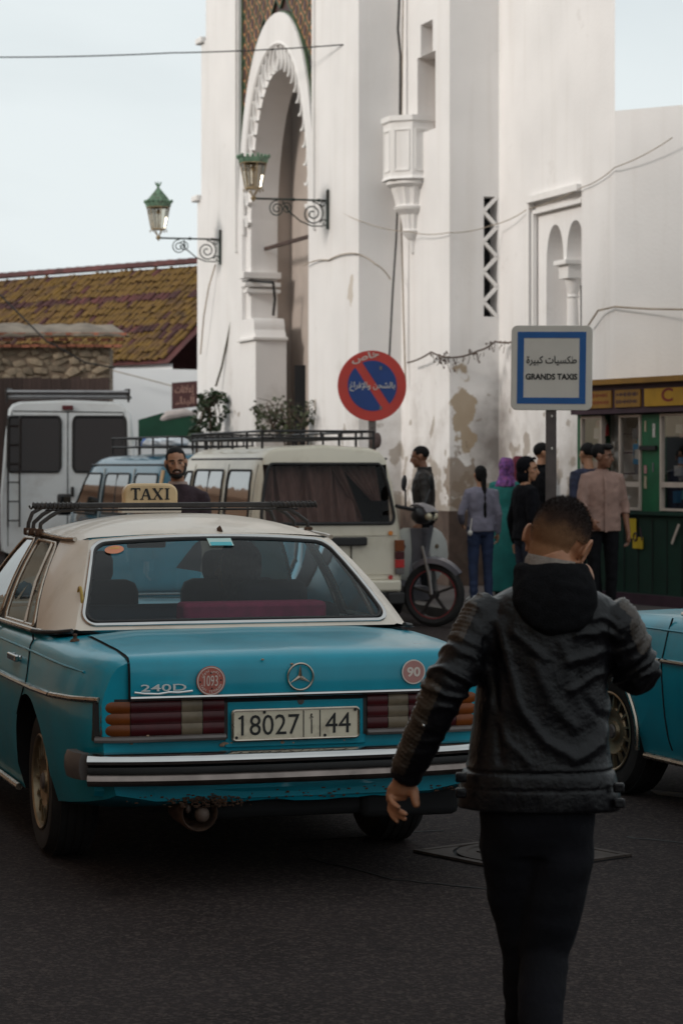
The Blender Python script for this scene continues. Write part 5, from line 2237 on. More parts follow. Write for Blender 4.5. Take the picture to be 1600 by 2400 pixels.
for x, y, w_, m_, lb in ((-.35, .75, .36, M_BAGW, 'white plastic sack at the rear end of the roof rack of the blue van'), (-.38, 1.35, .38, M_BAGW, 'white plastic sack in the middle of the roof rack of the blue van'), (-.36, 1.85, .16, M_BAGB, 'small blue plastic bag on the roof rack of the blue van')):
    bm = bmesh.new()
    bmesh.ops.create_icosphere(bm, subdivisions=3, radius=1)
    for v_ in bm.verts:
        n_ = noise.noise(v_.co * 1.7 + V((x * 9, y, 0))) * .25 + noise.noise(v_.co * 5) * .08
        v_.co *= 1 + n_
        v_.co = V((v_.co.x * w_ * .45, v_.co.y * w_ * .8, max(-.04, v_.co.z * .085)))
    me = bpy.data.meshes.new('bag')
    bm.to_mesh(me)
    bm.free()
    me.polygons.foreach_set('use_smooth', [True] * len(me.polygons))
    o = put('bag', me, m_)
    tag(o, lb, 'bag', 'bags on the blue van')
    o.location = bw @ V((x, y, 1.96))
    o.rotation_euler = (0, 0, R(23))

# ---- tall white van at the left
wt, wb, cut, pos, sx_ = make_van('tall white van with rear ladder and roof bars, left edge', (-4.30, 38.0, 0), R(4), 5.2, 1.06, 2.68, M_VWH, 1.35, .10, .9)
for x in (-.52, .50):
    cut.box((x - .0, .10, 2.0), (.80, .30, .84), 1)
boolean(wb, cut, [M_VWH, M_GAP])
for k_, x in enumerate((-.52, .50)):
    def Sw(u, v, x=x):
        return pos(x + u * .42, 0, 1.55 + .90 * v) + V((0, -.012, 0))
    patch_window(Sw, -.98, .98, .02, .98, .13, .95, None, wt, 'rear_window', mat('brown_tinted_glass', (0.022, 0.014, 0.013), rough=0.08, var=0, spec=0.3), .022, M_RUB)
M_SEAM = M_GAP
for x in (.0, -.93, .93):
    sm_ = MB()
    sm_.tube([pos(x * (1 if z < 1.4 else 1 - .055 * (z - 1.4)), 0, z) + V((0, -.003, 0)) for z in (.4, .8, 1.2, 1.4, 1.8, 2.2, 2.5)], .008 if x == 0 else .006, n=5)
    sm_.build('door_gap', M_SEAM, wt)
sm_ = MB()
sm_.tube([pos(-.86, 0, 2.52) + V((0, -.004, 0)), pos(.86, 0, 2.50) + V((0, -.004, 0))], .008, n=5)
sm_.build('door_gap', M_SEAM, wt)
lp = MB()
lp.box((0, .07, 2.575), (.17, .06, .07))
lp.build('brake_lamp', mat('dark_red_lamp', (0.10, 0.012, 0.016), rough=0.3), wt, bevel=.008)
lad = MB()
for x in (-.92, -.74):
    lad.tube([V((x, -.12, .7)), V((x, -.12, 1.5)), V((x, -.06, 2.4)), V((x, .05, 2.44))], .016, n=6)
for z in (.8, 1.1, 1.4, 1.7, 2.0, 2.3):
    lad.bar((-.92, -.115 + .05 * max(0, z - 1.5), z), (-.74, -.115 + .05 * max(0, z - 1.5), z), .022)
lad.build('ladder', M_BLKST, wt)
hdl = MB()
hdl.box((.08, -.03, 1.25), (.05, .05, .16))
hdl.build('door_handle', M_BLKST, wt, bevel=.01)
rk = MB()
for z, y in ((2.74, .15), (2.82, .10)):
    rk.tube([V((-.95, y, z)), V((.95, y, z))], .028, n=8)
ro_ = rk.build('roof_rail', mat('galvanised_tube', (0.28, 0.27, 0.27), rough=0.35, metal=0.8), wt)
for sx in (-1, 1):
    rk = MB()
    rk.tube([V((sx * .93, .1, 2.82)), V((sx * .93, 3.5, 2.82))], .02, n=6)
    rk.tube([V((sx * .95, .12, 2.66)), V((sx * .96, .12, 2.86)), V((sx * .90, .4, 2.86))], .022, n=6)
    rk.build('rack_bar', M_BLKST, ro_)
for i in range(6):
    rk = MB()
    rk.bar((-.93, .3 + .55 * i, 2.80), (.93, .3 + .55 * i, 2.80), .04, .03)
    rk.build('rack_slat', M_BLKST, ro_, sm=False)

# ---- scooter beside the cream van, handlebars turned
M_SWH = mat('white_scooter_plastic', (0.50, 0.50, 0.47), rough=0.35, coat=0.3, var=0.05)
M_SGR = mat('grey_scooter_plastic', (0.115, 0.11, 0.125), rough=0.38, coat=0.3, var=0.15)
M_SBK = mat('black_scooter_plastic', (0.014, 0.013, 0.014), rough=0.5, var=0.2)
M_RIML = mat('red_rim_line', (0.28, 0.015, 0.02), rough=0.4)
M_GLOW = mat('headlamp_glass', (0.55, 0.48, 0.33), rough=0.08, coat=1.0, var=0.2, scale=30)
sc = thing('scooter', 'grey and white motor scooter with red rimmed wheel beside the cream van', 'scooter', (P(985, 0, 25.15).x, 25.15, 0), R(192))
sc.scale = (1.18, 1.18, 1.18)
# local: y forward (towards the camera), x right; the front wheel is steered
st_ = Matrix.Translation(V((0, .10, 0))) @ Matrix.Rotation(R(55), 4, 'Z')
wc_ = st_ @ Matrix.Translation(V((0, .10, .285)))


def sbuild(mb, name, m, par=sc, **k_):
    return mb.build(name, m, par, **k_)


w_ = MB()
w_.lathe([(.215, -.03), (.25, -.042), (.275, -.03), (.285, 0), (.275, .03), (.25, .042), (.215, .03)], n=36, axis='X', mtx=wc_, cap=False)
fw_ = sbuild(w_, 'wheel', M_TYRE)
w_ = MB()
for h_ in (-.022, .022):
    w_.tube([wc_ @ V((h_ * 1.2, .212 * math.cos(a), .212 * math.sin(a))) for a in [2 * math.pi * i / 36 for i in range(36)]], .005, n=5, close=True)
sbuild(w_, 'rim_line', M_RIML, fw_)
w_ = MB()
w_.lathe([(.205, -.03), (.218, -.03), (.218, .03), (.205, .03), (.205, -.03)], n=36, axis='X', mtx=wc_)
w_.lathe([(.0001, -.035), (.04, -.035), (.04, .035), (.0001, .035)], n=16, axis='X', mtx=wc_)
for k_ in range(5):
    a = R(20 + 72 * k_)
    w_.bar(wc_ @ V((0, .03 * math.cos(a), .03 * math.sin(a))), wc_ @ V((0, .21 * math.cos(a), .21 * math.sin(a))), .03, .022)
sbuild(w_, 'rim', M_SBK, fw_)
fk = MB()
for h_ in (-.065, .065):
    fk.tube([wc_ @ V((h_, 0, 0)), wc_ @ V((h_ * .95, -.02, .16)), wc_ @ V((h_ * .8, -.09, .42))], [.015, .016, .014], n=8)
sbuild(fk, 'fork', mat('aluminium_fork', (0.26, 0.24, 0.23), rough=0.35, metal=0.7))
fe = MB()
rows = []
for i in range(13):
    a = R(35 + 95 * i / 12)
    rr0_ = .315
    wd_ = .062 * math.sin(math.pi * (i + 1.5) / 15) + .012
    ctr = V((0, rr0_ * math.cos(a), rr0_ * math.sin(a) + .012))
    dn = V((0, -math.cos(a), -math.sin(a)))
    rows.append([wc_ @ (ctr + V((wd_, 0, 0)) + dn * .055), wc_ @ (ctr + V((wd_ * .9, 0, 0)) + dn * .012), wc_ @ (ctr - dn * .006), wc_ @ (ctr + V((-wd_ * .9, 0, 0)) + dn * .012), wc_ @ (ctr + V((-wd_, 0, 0)) + dn * .055)])
fe.loft(rows, closed=False)
fe.loft([[wc_ @ V((x, -.08 + .02 * c_, .30 + .10 * c_)) for x in (-.05, 0, .05)] for c_ in range(4)], closed=False)
sbuild(fe, 'fender', M_SGR, ang=50)
# leg shield: two white wings and a grey centre column
for sx in (-1, 1):
    lg = MB()
    rows = []
    for z, xa, xb, y in ((.40, .10, .15, -.06), (.50, .09, .21, -.05), (.62, .08, .225, -.03), (.74, .075, .21, -.01), (.82, .07, .17, 0.0), (.86, .07, .12, 0.01)):
        xb *= 1.22
        rows.append([V((sx * xa, y + .015, z)), V((sx * (xa + xb) / 2, y + .005, z)), V((sx * xb, y - .06, z)), V((sx * (xb - .01), y - .075, z)), V((sx * xa, y - .02, z))])
    lg.loft(rows)
    lo_ = sbuild(lg, 'leg_shield', M_SWH, ang=40)
    e_ = MB()
    e_.ell((sx * .15, -.005, .70), (.018, .012, .022), n=10, k=6)
    sbuild(e_, 'indicator', M_CLR if sx < 0 else M_GREYT, lo_)
ctr_ = MB()
ctr_.loft([[V((-a, y, z)), V((0, y + .03, z)), V((a, y, z)), V((a, y - .05, z)), V((-a, y - .05, z))] for z, a, y in ((.48, .06, 0.0), (.60, .072, .01), (.74, .085, .02), (.86, .10, .02))])
ctr_.add([V((-.06, .055, .82)), V((0, .062, .765)), V((.06, .055, .82)), V((0, .064, .79))], [(0, 1, 2, 3)])
sbuild(ctr_, 'front_column', M_SGR, ang=30)
hh = st_
hd_ = MB()
hd_.ell((0, 0, 0), (.15, .10, .085), mtx=hh @ Matrix.Translation(V((0, .0, .98))) @ Matrix.Rotation(R(12), 4, 'X'), n=18, k=10)
ho = sbuild(hd_, 'headlamp_cowl', M_SBK)
for sx in (-1, 1):
    hl = MB()
    hl.ell((0, 0, 0), (.055, .035, .034), mtx=hh @ Matrix.Translation(V((sx * .07, .075, .965))) @ Matrix.Rotation(R(-18 * sx), 4, 'Y'), n=14, k=8)
    sbuild(hl, 'headlamp', M_GLOW, ho)
cw_ = MB()
cw_.loft([[hh @ V((-a, y, z)), hh @ V((0, y + .02, z + .012)), hh @ V((a, y, z)), hh @ V((a * .8, y - .03, z - .02)), hh @ V((-a * .8, y - .03, z - .02))] for z, a, y in ((1.00, .15, .09), (1.05, .13, .05), (1.075, .09, -.02), (1.07, .05, -.09))])
sbuild(cw_, 'top_cowl', M_SGR, ang=40)
hb_ = MB()
hb_.tube([hh @ V((-.34, -.12, 1.06)), hh @ V((-.15, -.05, 1.03)), hh @ V((.15, -.05, 1.03)), hh @ V((.34, -.12, 1.06))], .018, n=8)
sbuild(hb_, 'handlebar', M_SBK)
for sx in (-1, 1):
    ms = MB()
    p0_, p1_ = hh @ V((sx * .22, -.08, 1.05)), hh @ V((sx * .30, -.05, 1.20))
    ms.tube([p0_, p0_.lerp(p1_, .6), p1_], .008, n=6)
    ms.ell((0, 0, 0), (.055, .015, .075), mtx=hh @ Matrix.Translation(V((sx * .33, -.05, 1.26))) @ Matrix.Rotation(R(-25 * sx), 4, 'Y'), n=14, k=8)
    sbuild(ms, 'mirror', M_SBK)
bd = MB()
bd.loft([[V((-.11, y, z0_)), V((.11, y, z0_)), V((.12, y, (z0_ + z1_) / 2)), V((.09, y, z1_)), V((-.09, y, z1_)), V((-.12, y, (z0_ + z1_) / 2))] for y, z0_, z1_ in ((-.10, .22, .34), (-.42, .22, .34), (-.52, .26, .62), (-.9, .34, .66), (-1.18, .48, .68))])
sbuild(bd, 'rear_body', M_SGR, ang=40)
bd = MB()
bd.loft([[V((-.10, y, z)), V((.10, y, z)), V((.10, y, z + .08)), V((-.10, y, z + .08))] for y, z in ((-.50, .64), (-.75, .67), (-1.1, .71))])
sbuild(bd, 'seat', M_SBK, bevel=.02)
w_ = MB()
w_.lathe([(.0001, -.03), (.215, -.03), (.25, -.046), (.275, -.03), (.285, 0), (.275, .03), (.25, .046), (.215, .03), (.0001, .03)], n=32, axis='X', mtx=Matrix.Translation(V((0, -1.05, .285))))
sbuild(w_, 'wheel', M_TYRE)
# ================================================================ PEOPLE
M_SKIN = mat('skin', (0.42, 0.21, 0.12), rough=0.55, var=0.12, scale=30, trans=0.1)
M_SKIND = mat('dark_skin', (0.22, 0.10, 0.058), rough=0.55, var=0.12, scale=30, trans=0.1)
M_HAIR = mat('black_hair', (0.007, 0.006, 0.006), rough=0.75, spec=0.2, var=0.3, scale=60, bump=0.5, bscale=200)
M_EYEW = mat('eye_white', (0.55, 0.5, 0.45), rough=0.3, var=0)
M_BLKCL = mat('black_cloth', (0.006, 0.006, 0.0075), rough=0.9, spec=0.15, var=0.3, scale=20, bump=0.4, bscale=50)
M_LIP = mat('lips', (0.24, 0.085, 0.065), rough=0.5, var=0.1)


def head_parts(mb, c, rot, s=1.0, face=True):
    """Adds a skull, jaw, nose, ears and lips in head space (x right, y forward, z up)."""
    m = Matrix.Translation(V(c)) @ rot.to_4x4() @ Matrix.Scale(s, 4)
    mb.ell((0, -.008, .030), (.076, .098, .090), m, 18, 12)
    mb.ell((0, .028, -.040), (.060, .066, .080), m, 16, 10)
    mb.ell((0, .060, -.092), (.030, .028, .026), m)
    mb.ell((0, .076, .018), (.050, .020, .014), m)
    for sx in (-1, 1):
        mb.ell((sx * .042, .058, -.018), (.022, .025, .018), m)
        mb.ell((sx * .079, -.006, -.008), (.010, .022, .034), m @ Matrix.Translation(V((0, 0, 0))))
        mb.ell((sx * .082, -.014, .008), (.010, .016, .020), m)
    mb.tube([m @ V((0, .090, .012)), m @ V((0, .106, -.014)), m @ V((0, .114, -.034)), m @ V((0, .096, -.042))], [.009 * s, .012 * s, .016 * s, .013 * s], n=8)
    mb.ell((0, .086, -.060), (.026, .012, .008), m)
    mb.ell((0, .083, -.072), (.023, .012, .009), m)
    return m


def rotm(yaw=0, pitch=0, roll=0):
    return (Matrix.Rotation(R(yaw), 3, 'Z') @ Matrix.Rotation(R(pitch), 3, 'X') @ Matrix.Rotation(R(roll), 3, 'Y'))


def ring_e(c, rx, ry, n=20, ax=None, p=2.0):
    """An ellipse-like ring; ax = (x axis, y axis)."""
    X, Y = ax or (V((1, 0, 0)), V((0, 1, 0)))
    out = []
    for j in range(n):
        a = 2 * math.pi * j / n
        ca, sa = math.cos(a), math.sin(a)
        ca = math.copysign(abs(ca) ** (2 / p), ca)
        sa = math.copysign(abs(sa) ** (2 / p), sa)
        out.append(V(c) + X * (rx * ca) + Y * (ry * sa))
    return out


def torso(mb, J, levels, p=2.3):
    """levels: (z fraction between hip 0 and neck 1, rx, ry)"""
    hip, neck = J['pelvis'], J['neck']
    X = (J['shoulder_r'] - J['shoulder_l'])
    X.z = 0
    X.normalize()
    Y = V((-X.y, X.x, 0))
    rings = []
    for f, rx, ry in levels:
        c = hip.lerp(neck, f)
        c = c + Y * (.012 * math.sin(max(0, f) * math.pi))
        rings.append(ring_e(c, rx, ry, 20, (X, Y), p))
    mb.loft(rings)


def hand(mb, wrist, d, palm_n, thumb, s=1.0, curl=.5):
    """Palm, four unequal fingers and a thumb. d = direction of the fingers, palm_n = where the palm faces."""
    d, palm_n = V(d).normalized(), V(palm_n).normalized()
    side = d.cross(palm_n).normalized()
    if side.dot(V(thumb)) < 0:
        side = -side
    w = V(wrist)
    mb.tube([w - d * .03 * s, w, w + d * .045 * s, w + d * .085 * s], [(.021 * s, .026 * s), (.017 * s, .027 * s), (.014 * s, .037 * s), (.011 * s, .034 * s)] if abs(d.z) < .9 else [.024 * s, .022 * s, .026 * s, .022 * s], n=10)
    mb.bar(w + d * .01 * s, w + d * .088 * s, .074 * s, .022 * s, up=palm_n)
    for k, (off, ln) in enumerate(((.028, .070), (.010, .078), (-.009, .072), (-.027, .056))):
        p0 = w + d * .080 * s + side * off * s
        c_ = curl * (1 + .12 * k)
        d1 = (d * math.cos(c_ * .6) + palm_n * math.sin(c_ * .6))
        d2 = (d * math.cos(c_ * 1.5) + palm_n * math.sin(c_ * 1.5))
        d3 = (d * math.cos(c_ * 2.2) + palm_n * math.sin(c_ * 2.2))
        a = p0 + d1 * ln * .48 * s
        b = a + d2 * ln * .32 * s
        e = b + d3 * ln * .24 * s
        mb.tube([p0 - d * .02 * s, p0, a, b, e, e + d3 * .004 * s], [.0095 * s, .0095 * s, .0088 * s, .008 * s, .0068 * s, .003 * s], n=8)
    t0 = w + d * .022 * s + side * .026 * s
    dt = (d * .75 + side * .6 + palm_n * .35).normalized()
    t1 = t0 + dt * .042 * s
    t2 = t1 + (d * .9 + side * .25 + palm_n * .45).normalized() * .030 * s
    mb.tube([t0 - dt * .01, t0, t1, t2, t2 + d * .005], [.013 * s, .013 * s, .011 * s, .009 * s, .004 * s], n=8)


def joints(h, over=None):
    k = h / 1.75
    J = dict(pelvis=(0, 0, .96), neck=(0, -.015, 1.47), head=(0, .02, 1.635),
             shoulder_l=(-.175, -.01, 1.41), shoulder_r=(.175, -.01, 1.41),
             elbow_l=(-.225, -.04, 1.13), elbow_r=(.225, -.04, 1.13),
             wrist_l=(-.235, .03, .88), wrist_r=(.235, .03, .88),
             hip_l=(-.088, 0, .93), hip_r=(.088, 0, .93), knee_l=(-.095, .02, .50), knee_r=(.095, .02, .50),
             ankle_l=(-.10, -.03, .085), ankle_r=(.10, -.03, .085), toe_l=(-.115, .13, .03), toe_r=(.115, .13, .03))
    if over:
        J.update(over)
    return {a: V(b) * k for a, b in J.items()}, k


def person(label, pos, face_deg, h, top, trousers, skin=None, over=None, head_rot=None, build=1.0, hair='short', sleeve='long', shoes=None,
           hands=None, skirt=None, vs=.011, top_len=.0, group='people by the kiosk', female=False, hood=None, scarf=None, beard=False, eyes=True, collar=None):
    """One figure: a continuous skin, and clothes, hair and shoes as its children. It faces local +y."""
    skin = skin or M_SKIN
    t = thing('person', label, 'person', pos, R(face_deg), group)
    J, k = joints(h, over)
    hr = head_rot or rotm()
    b = MB()
    W = build
    torso(b, J, [(-.12, .14 * k, .10 * k), (.0, .165 * k * W, .115 * k), (.25, .14 * k * W, .10 * k), (.6, .155 * k * W, .105 * k), (.80, .13 * k * W, .085 * k), (.95, .06 * k, .052 * k)])
    nk, hd = J['neck'], J['head']
    b.tube([nk - V((0, 0, .05 * k)), nk, nk.lerp(hd, .5), hd], [.062 * k, .054 * k, .050 * k, .05 * k], n=12)
    hm = head_parts(b, hd, hr, k * 1.0)
    for s_ in 'lr':
        sh, el, wr = J['shoulder_' + s_], J['elbow_' + s_], J['wrist_' + s_]
        b.tube([nk.lerp(sh, .5) - V((0, 0, .03 * k)), sh - V((0, 0, .015 * k)), sh.lerp(el, .5), el, el.lerp(wr, .35), wr], [.035 * k, .038 * k, .040 * k, .037 * k, .036 * k, .025 * k], n=10)
        hp, kn, an, to = (J[q + s_] for q in ('hip_', 'knee_', 'ankle_', 'toe_'))
        b.tube([hp + V((0, 0, .03)), hp.lerp(kn, .4), kn, kn.lerp(an, .35), an], [.085 * k, .072 * k, .052 * k, .050 * k, .035 * k], n=10)
        b.tube([an + V((0, -.03 * k, -.03 * k)), an.lerp(to, .6), to], [.035 * k, .034 * k, .026 * k], n=8)
        hv = (hands or {}).get(s_)
        dd = (wr - el).normalized()
        if hv:
            hand(b, wr, hv[0], hv[1], hv[2], k, hv[3] if len(hv) > 3 else .5)
        else:
            hand(b, wr, dd, V((1 if s_ == 'l' else -1, 0, 0)) , V((0, 1, 0)), k, .45)
    bo = put('body', vox(b, vs * .72, 3, 'body'), skin, t)
    # eyes, brows, hair
    if eyes:
        for sx in (-1, 1):
            e = MB()
            e.ell((sx * .031, .0815, .003), (.0115, .009, .0048), hm, 10, 6)
            e.build('eye', M_EYEW, t)
            e = MB()
            e.ell((sx * .031, .0885, .003), (.0062, .0045, .0052), hm, 8, 6)
            e.tube([hm @ V((sx * .012, .094, .022)), hm @ V((sx * .032, .094, .028)), hm @ V((sx * .054, .080, .022))], [.005 * k, .006 * k, .004 * k], n=6)
            e.build('eyebrow', M_HAIR, t)
    if beard:
        e = MB()
        e.ell((0, .044, -.088), (.050, .050, .034), hm, 14, 8)
        e.tube([hm @ V((-.032, .088, -.064)), hm @ V((-.016, .098, -.048)), hm @ V((0, .104, -.046)), hm @ V((.016, .098, -.048)), hm @ V((.032, .088, -.064))], .008 * k, n=6)
        for sx in (-1, 1):
            e.tube([hm @ V((sx * .072, .02, -.005)), hm @ V((sx * .066, .035, -.045)), hm @ V((sx * .045, .06, -.085))], [.008 * k, .014 * k, .014 * k], n=6)
        e.build('beard', mat('beard_hair', (0.014, 0.010, 0.009), rough=0.7, var=0.3, scale=80, bump=.5, bscale=200), t)
        e = MB()
        e.ell((0, .098, -.066), (.022, .010, .007), hm, 10, 6)
        e.build('lips', M_LIP, t)
        e = MB()
        e.ell((0, .1015, -.0635), (.015, .008, .0035), hm, 10, 6)
        e.build('teeth', M_EYEW, t)
    if hair in ('short', 'long', 'quiff', 'braid'):
        hb = MB()
        hb.ell((0, -.014, .038), (.0795, .0995, .0885), hm, 20, 14)
        if hair == 'quiff':
            hb.ell((0, .045, .105), (.072, .062, .034), hm, 14, 8)
            hb.ell((.03, .07, .095), (.045, .04, .028), hm, 14, 8)
            hb.ell((0, -.06, .05), (.078, .07, .085), hm, 14, 8)
        if hair == 'braid':
            hb.ell((0, -.04, .0), (.080, .075, .10), hm, 14, 8)
        hme = vox(hb, .011 * k, 3, 'hair')
        # cut the hairline: clear the face
        bm = bmesh.new()
        bm.from_mesh(hme)
        inv = hm.inverted()
        kill = []
        for v_ in bm.verts:
            q = inv @ v_.co
            fr_ = q.y > .045 and q.z < .078 - .010 * abs(q.x / .05)
            sd = q.z < -.004 and q.y > -.030
            lo = q.z < -.055
            if (fr_ or sd or lo) and not (hair == 'braid' and q.y < -.04):
                kill.append(v_)
        bmesh.ops.delete(bm, geom=kill, context='VERTS')
        bm.to_mesh(hme)
        bm.free()
        put('hair', hme, M_HAIR, t)
        if hair == 'braid':
            br_ = MB()
            p0 = hm @ V((.012, -.098, -.03))
            pts = [p0 + V((.012 * k * i / 10, -.035 * math.sin(i / 10 * 1.4) * k, -.052 * k * i)) for i in range(11)]
            pts[-1] = pts[-1] + V((0, 0.01, 0))
            br_.tube(pts, [(.034 - .0018 * i + .005 * (i % 2)) * k for i in range(11)], n=10)
            br_.build('braid', M_HAIR, t)
    # top
    c = MB()
    e_ = .012 * k
    lo = -.10 - top_len
    torso(c, J, [(lo, .175 * k * W + e_, .125 * k + e_), (.08, .172 * k * W + e_, .120 * k + e_), (.3, .155 * k * W + e_, .112 * k + e_), (.6, .172 * k * W + e_, .120 * k + e_), (.80, .168 * k * W + e_, .108 * k + e_), (.93, .120 * k + e_, .088 * k + e_), (1.02, .070 * k + e_, .066 * k + e_)])
    for s_ in 'lr':
        sh, el, wr = J['shoulder_' + s_], J['elbow_' + s_], J['wrist_' + s_]
        end = wr if sleeve == 'long' else el.lerp(wr, .28)
        pts = [J['neck'].lerp(sh, .35) - V((0, 0, .02 * k)), sh, sh.lerp(el, .5), el, el.lerp(end, .5), end]
        rr = [.060, .066, .060, .054, .051, .043]
        if sleeve != 'long':
            rr = [.055, .066, .060, .055, .054, .052]
        c.tube(pts, [q * k * (.92 if female else 1) + .2 * e_ for q in rr], n=12)
    tm = vox(c, vs, 5, 'top')
    ruffle(tm, lambda q_: noise.noise(V((q_.x * 12, q_.y * 12, q_.z * 16))) * .005 + noise.noise(q_ * 7) * .008 - abs(noise.noise(V((q_.x * 11 + q_.z * 9, q_.y * 9, q_.z * 7 - q_.x * 6)))) * .009)
    put('jacket' if hood or collar == 'jacket' else 'shirt', tm, top, t)
    if collar and collar != 'jacket':
        co_ = MB()
        co_.loft([ring_e(J['neck'] + V((0, 0, z)), r_ * k, r_ * k * .95, 18) for z, r_ in ((-.015, .084), (.025, .072), (.030, .066), (.0, .07))], cap0=False, cap1=False)
        co_.build('collar', collar, t)
    if collar == 'jacket':
        co_ = MB()
        co_.loft([ring_e(J['neck'] + V((0, -.004, z)), r_ * k, r_ * k, 18) for z, r_ in ((-.03, .090), (.040, .082), (.045, .074), (-.01, .075))], cap0=False, cap1=False)
        co_.build('collar', top, t)
    # trousers or skirt
    q = MB()
    if skirt:
        q.loft([ring_e(J['pelvis'] + V((0, 0, z * k)), a * k, b_ * k, 20) for z, a, b_ in ((.10, .16, .125), (-.02, .19, .15), (-.35, .205, .17), (-.70, .22, .19), (-.90, .225, .20))])
        put('skirt', vox(q, vs, 3, 'skirt'), skirt, t)
    else:
        torso(q, J, [(-.20, .13 * k, .09 * k), (-.10, .168 * k * W, .118 * k), (.0, .172 * k * W, .122 * k), (.16, .150 * k * W, .110 * k)])
        for s_ in 'lr':
            hp, kn, an = (J[x_ + s_] for x_ in ('hip_', 'knee_', 'ankle_'))
            q.tube([hp + V((0, 0, .05)), hp.lerp(kn, .4), kn, kn.lerp(an, .4), an - V((0, 0, .02 * k))], [.098 * k, .086 * k, .066 * k, .062 * k, .054 * k], n=12)
        qm = vox(q, vs, 4, 'trousers')
        ruffle(qm, lambda q_: noise.noise(V((q_.x * 10, q_.y * 10, q_.z * 18))) * .006)
        put('trousers', qm, trousers, t)
    sh_ = MB()
    for s_ in 'lr':
        an, to = J['ankle_' + s_], J['toe_' + s_]
        dn = (to - an)
        dn.z = 0
        dn.normalize()
        sh_ = MB()
        sh_.tube([an - dn * .055 * k + V((0, 0, -.035 * k)), an + V((0, 0, -.030 * k)), an.lerp(to, .55), to + dn * .02 * k, to + dn * .05 * k],
                 [(.036 * k, .05 * k), (.042 * k, .052 * k), (.044 * k, .040 * k), (.042 * k, .030 * k), (.022 * k, .020 * k)], n=12)
        sm_ = vox(sh_, .009, 2, 'shoe')
        for v_ in sm_.vertices:
            v_.co.z = max(v_.co.z, .0)
        put('shoe', sm_, shoes or M_BLKCL, t)
    if hood:
        hq = MB()
        hq.ell((0, -.022, .030), (.100, .112, .112), hm, 20, 14)
        hq.ell((0, -.03, -.07), (.095, .095, .10), hm, 16, 10)
        hq.tube([hm @ V((.085 * math.cos(a), .062, .02 + .105 * math.sin(a))) for a in [R(-20 + 220 * i / 14) for i in range(15)]], .014 * k, n=8)
        hme = vox(hq, .011, 4, 'hood')
        bm = bmesh.new()
        bm.from_mesh(hme)
        inv = hm.inverted()
        bmesh.ops.delete(bm, geom=[v_ for v_ in bm.verts if (inv @ v_.co).y > .036 and abs((inv @ v_.co).x) < .098 and -.13 < (inv @ v_.co).z < .100], context='VERTS')
        bm.to_mesh(hme)
        bm.free()
        put('hood', hme, hood, t)
    if scarf:
        hq = MB()
        hq.loft([[hm @ q_ for q_ in ring_e(V((0, yy_, zz_)), a_, b_, 24)] for zz_, yy_, a_, b_ in ((.140, -.02, .02, .02), (.130, -.02, .058, .066), (.10, -.02, .084, .096), (.05, -.02, .097, .112), (0, -.02, .098, .112), (-.05, -.02, .094, .106), (-.10, -.025, .098, .104), (-.15, -.03, .120, .108), (-.20, -.03, .150, .112), (-.24, -.035, .165, .115))])
        hme = vox(hq, .011, 4, 'headscarf')
        bm = bmesh.new()
        bm.from_mesh(hme)
        inv = hm.inverted()
        bmesh.ops.delete(bm, geom=[v_ for v_ in bm.verts if (inv @ v_.co).y > .05 and abs((inv @ v_.co).x) < .058 and -.10 < (inv @ v_.co).z < .075], context='VERTS')
        bm.to_mesh(hme)
        bm.free()
        ruffle(hme, lambda q_: noise.noise(V((q_.x * 26, q_.y * 26, q_.z * 9))) * .010)
        put('headscarf', hme, scarf, t)
    return t, J, k, hm


M_DKBRN = mat('dark_plum_jumper', (0.030, 0.015, 0.020), rough=0.9, var=0.3, scale=25, bump=.5, bscale=70)
M_LILAC = mat('lilac_grey_jumper', (0.20, 0.185, 0.235), rough=0.9, var=0.15, scale=14, bump=.5, bscale=60)
M_JEAN = mat('blue_jeans', (0.018, 0.030, 0.075), rough=0.85, var=0.45, scale=4, bump=.3, bscale=90)
M_PINK = mat('dusty_pink_shirt', (0.29, 0.18, 0.145), rough=0.85, var=0.12, scale=9, bump=.4, bscale=35)
M_NAVY = mat('black_hooded_top', (0.0045, 0.0045, 0.0065), rough=0.9, spec=0.15, var=0.3, scale=25, bump=.4, bscale=60)
M_PURP = mat('purple_print_scarf', (0.14, 0.05, 0.20), rough=0.85, var=0.7, scale=26, dirt=(0.36, 0.10, 0.22), dscale=34, damt=0.8)
M_MARS = mat('maroon_scarf', (0.11, 0.008, 0.022), rough=0.85, var=0.3)
M_TEALC = mat('teal_robe', (0.006, 0.13, 0.12), rough=0.85, var=0.2)
M_DBLUE = mat('dark_blue_jacket', (0.022, 0.026, 0.055), rough=0.85, var=0.3, scale=14)
M_LEATH = mat('brown_black_leather', (0.016, 0.012, 0.010), rough=0.62, var=0.3, scale=12, bump=.4, bscale=40)
M_SHIRTC = mat('pale_shirt_collar', (0.36, 0.26, 0.22), rough=0.85)
M_WSHOE = mat('white_trainers', (0.55, 0.55, 0.53), rough=0.6, var=.1)
K0 = .12

# the smiling man between the taxi and the vans, facing the camera
p1 = P(414, 0, 19.0)
person('bearded smiling man in dark jumper standing beyond the taxi roof', (p1.x + .01, p1.y, 0), 180, 1.80, M_DKBRN, M_BLKCL, M_SKIN, vs=.010,
       over=dict(shoulder_l=(-.185, .0, 1.375), shoulder_r=(.185, .0, 1.375), wrist_l=(.02, .20, 1.06), elbow_l=(-.22, .03, 1.10), head=(.012, .03, 1.640)),
       head_rot=rotm(6, -4, 4), hands={'l': ((.9, .2, .1), (0, -1, .2), (0, 0, 1), .8)}, collar=M_SHIRTC, beard=True, group=None)
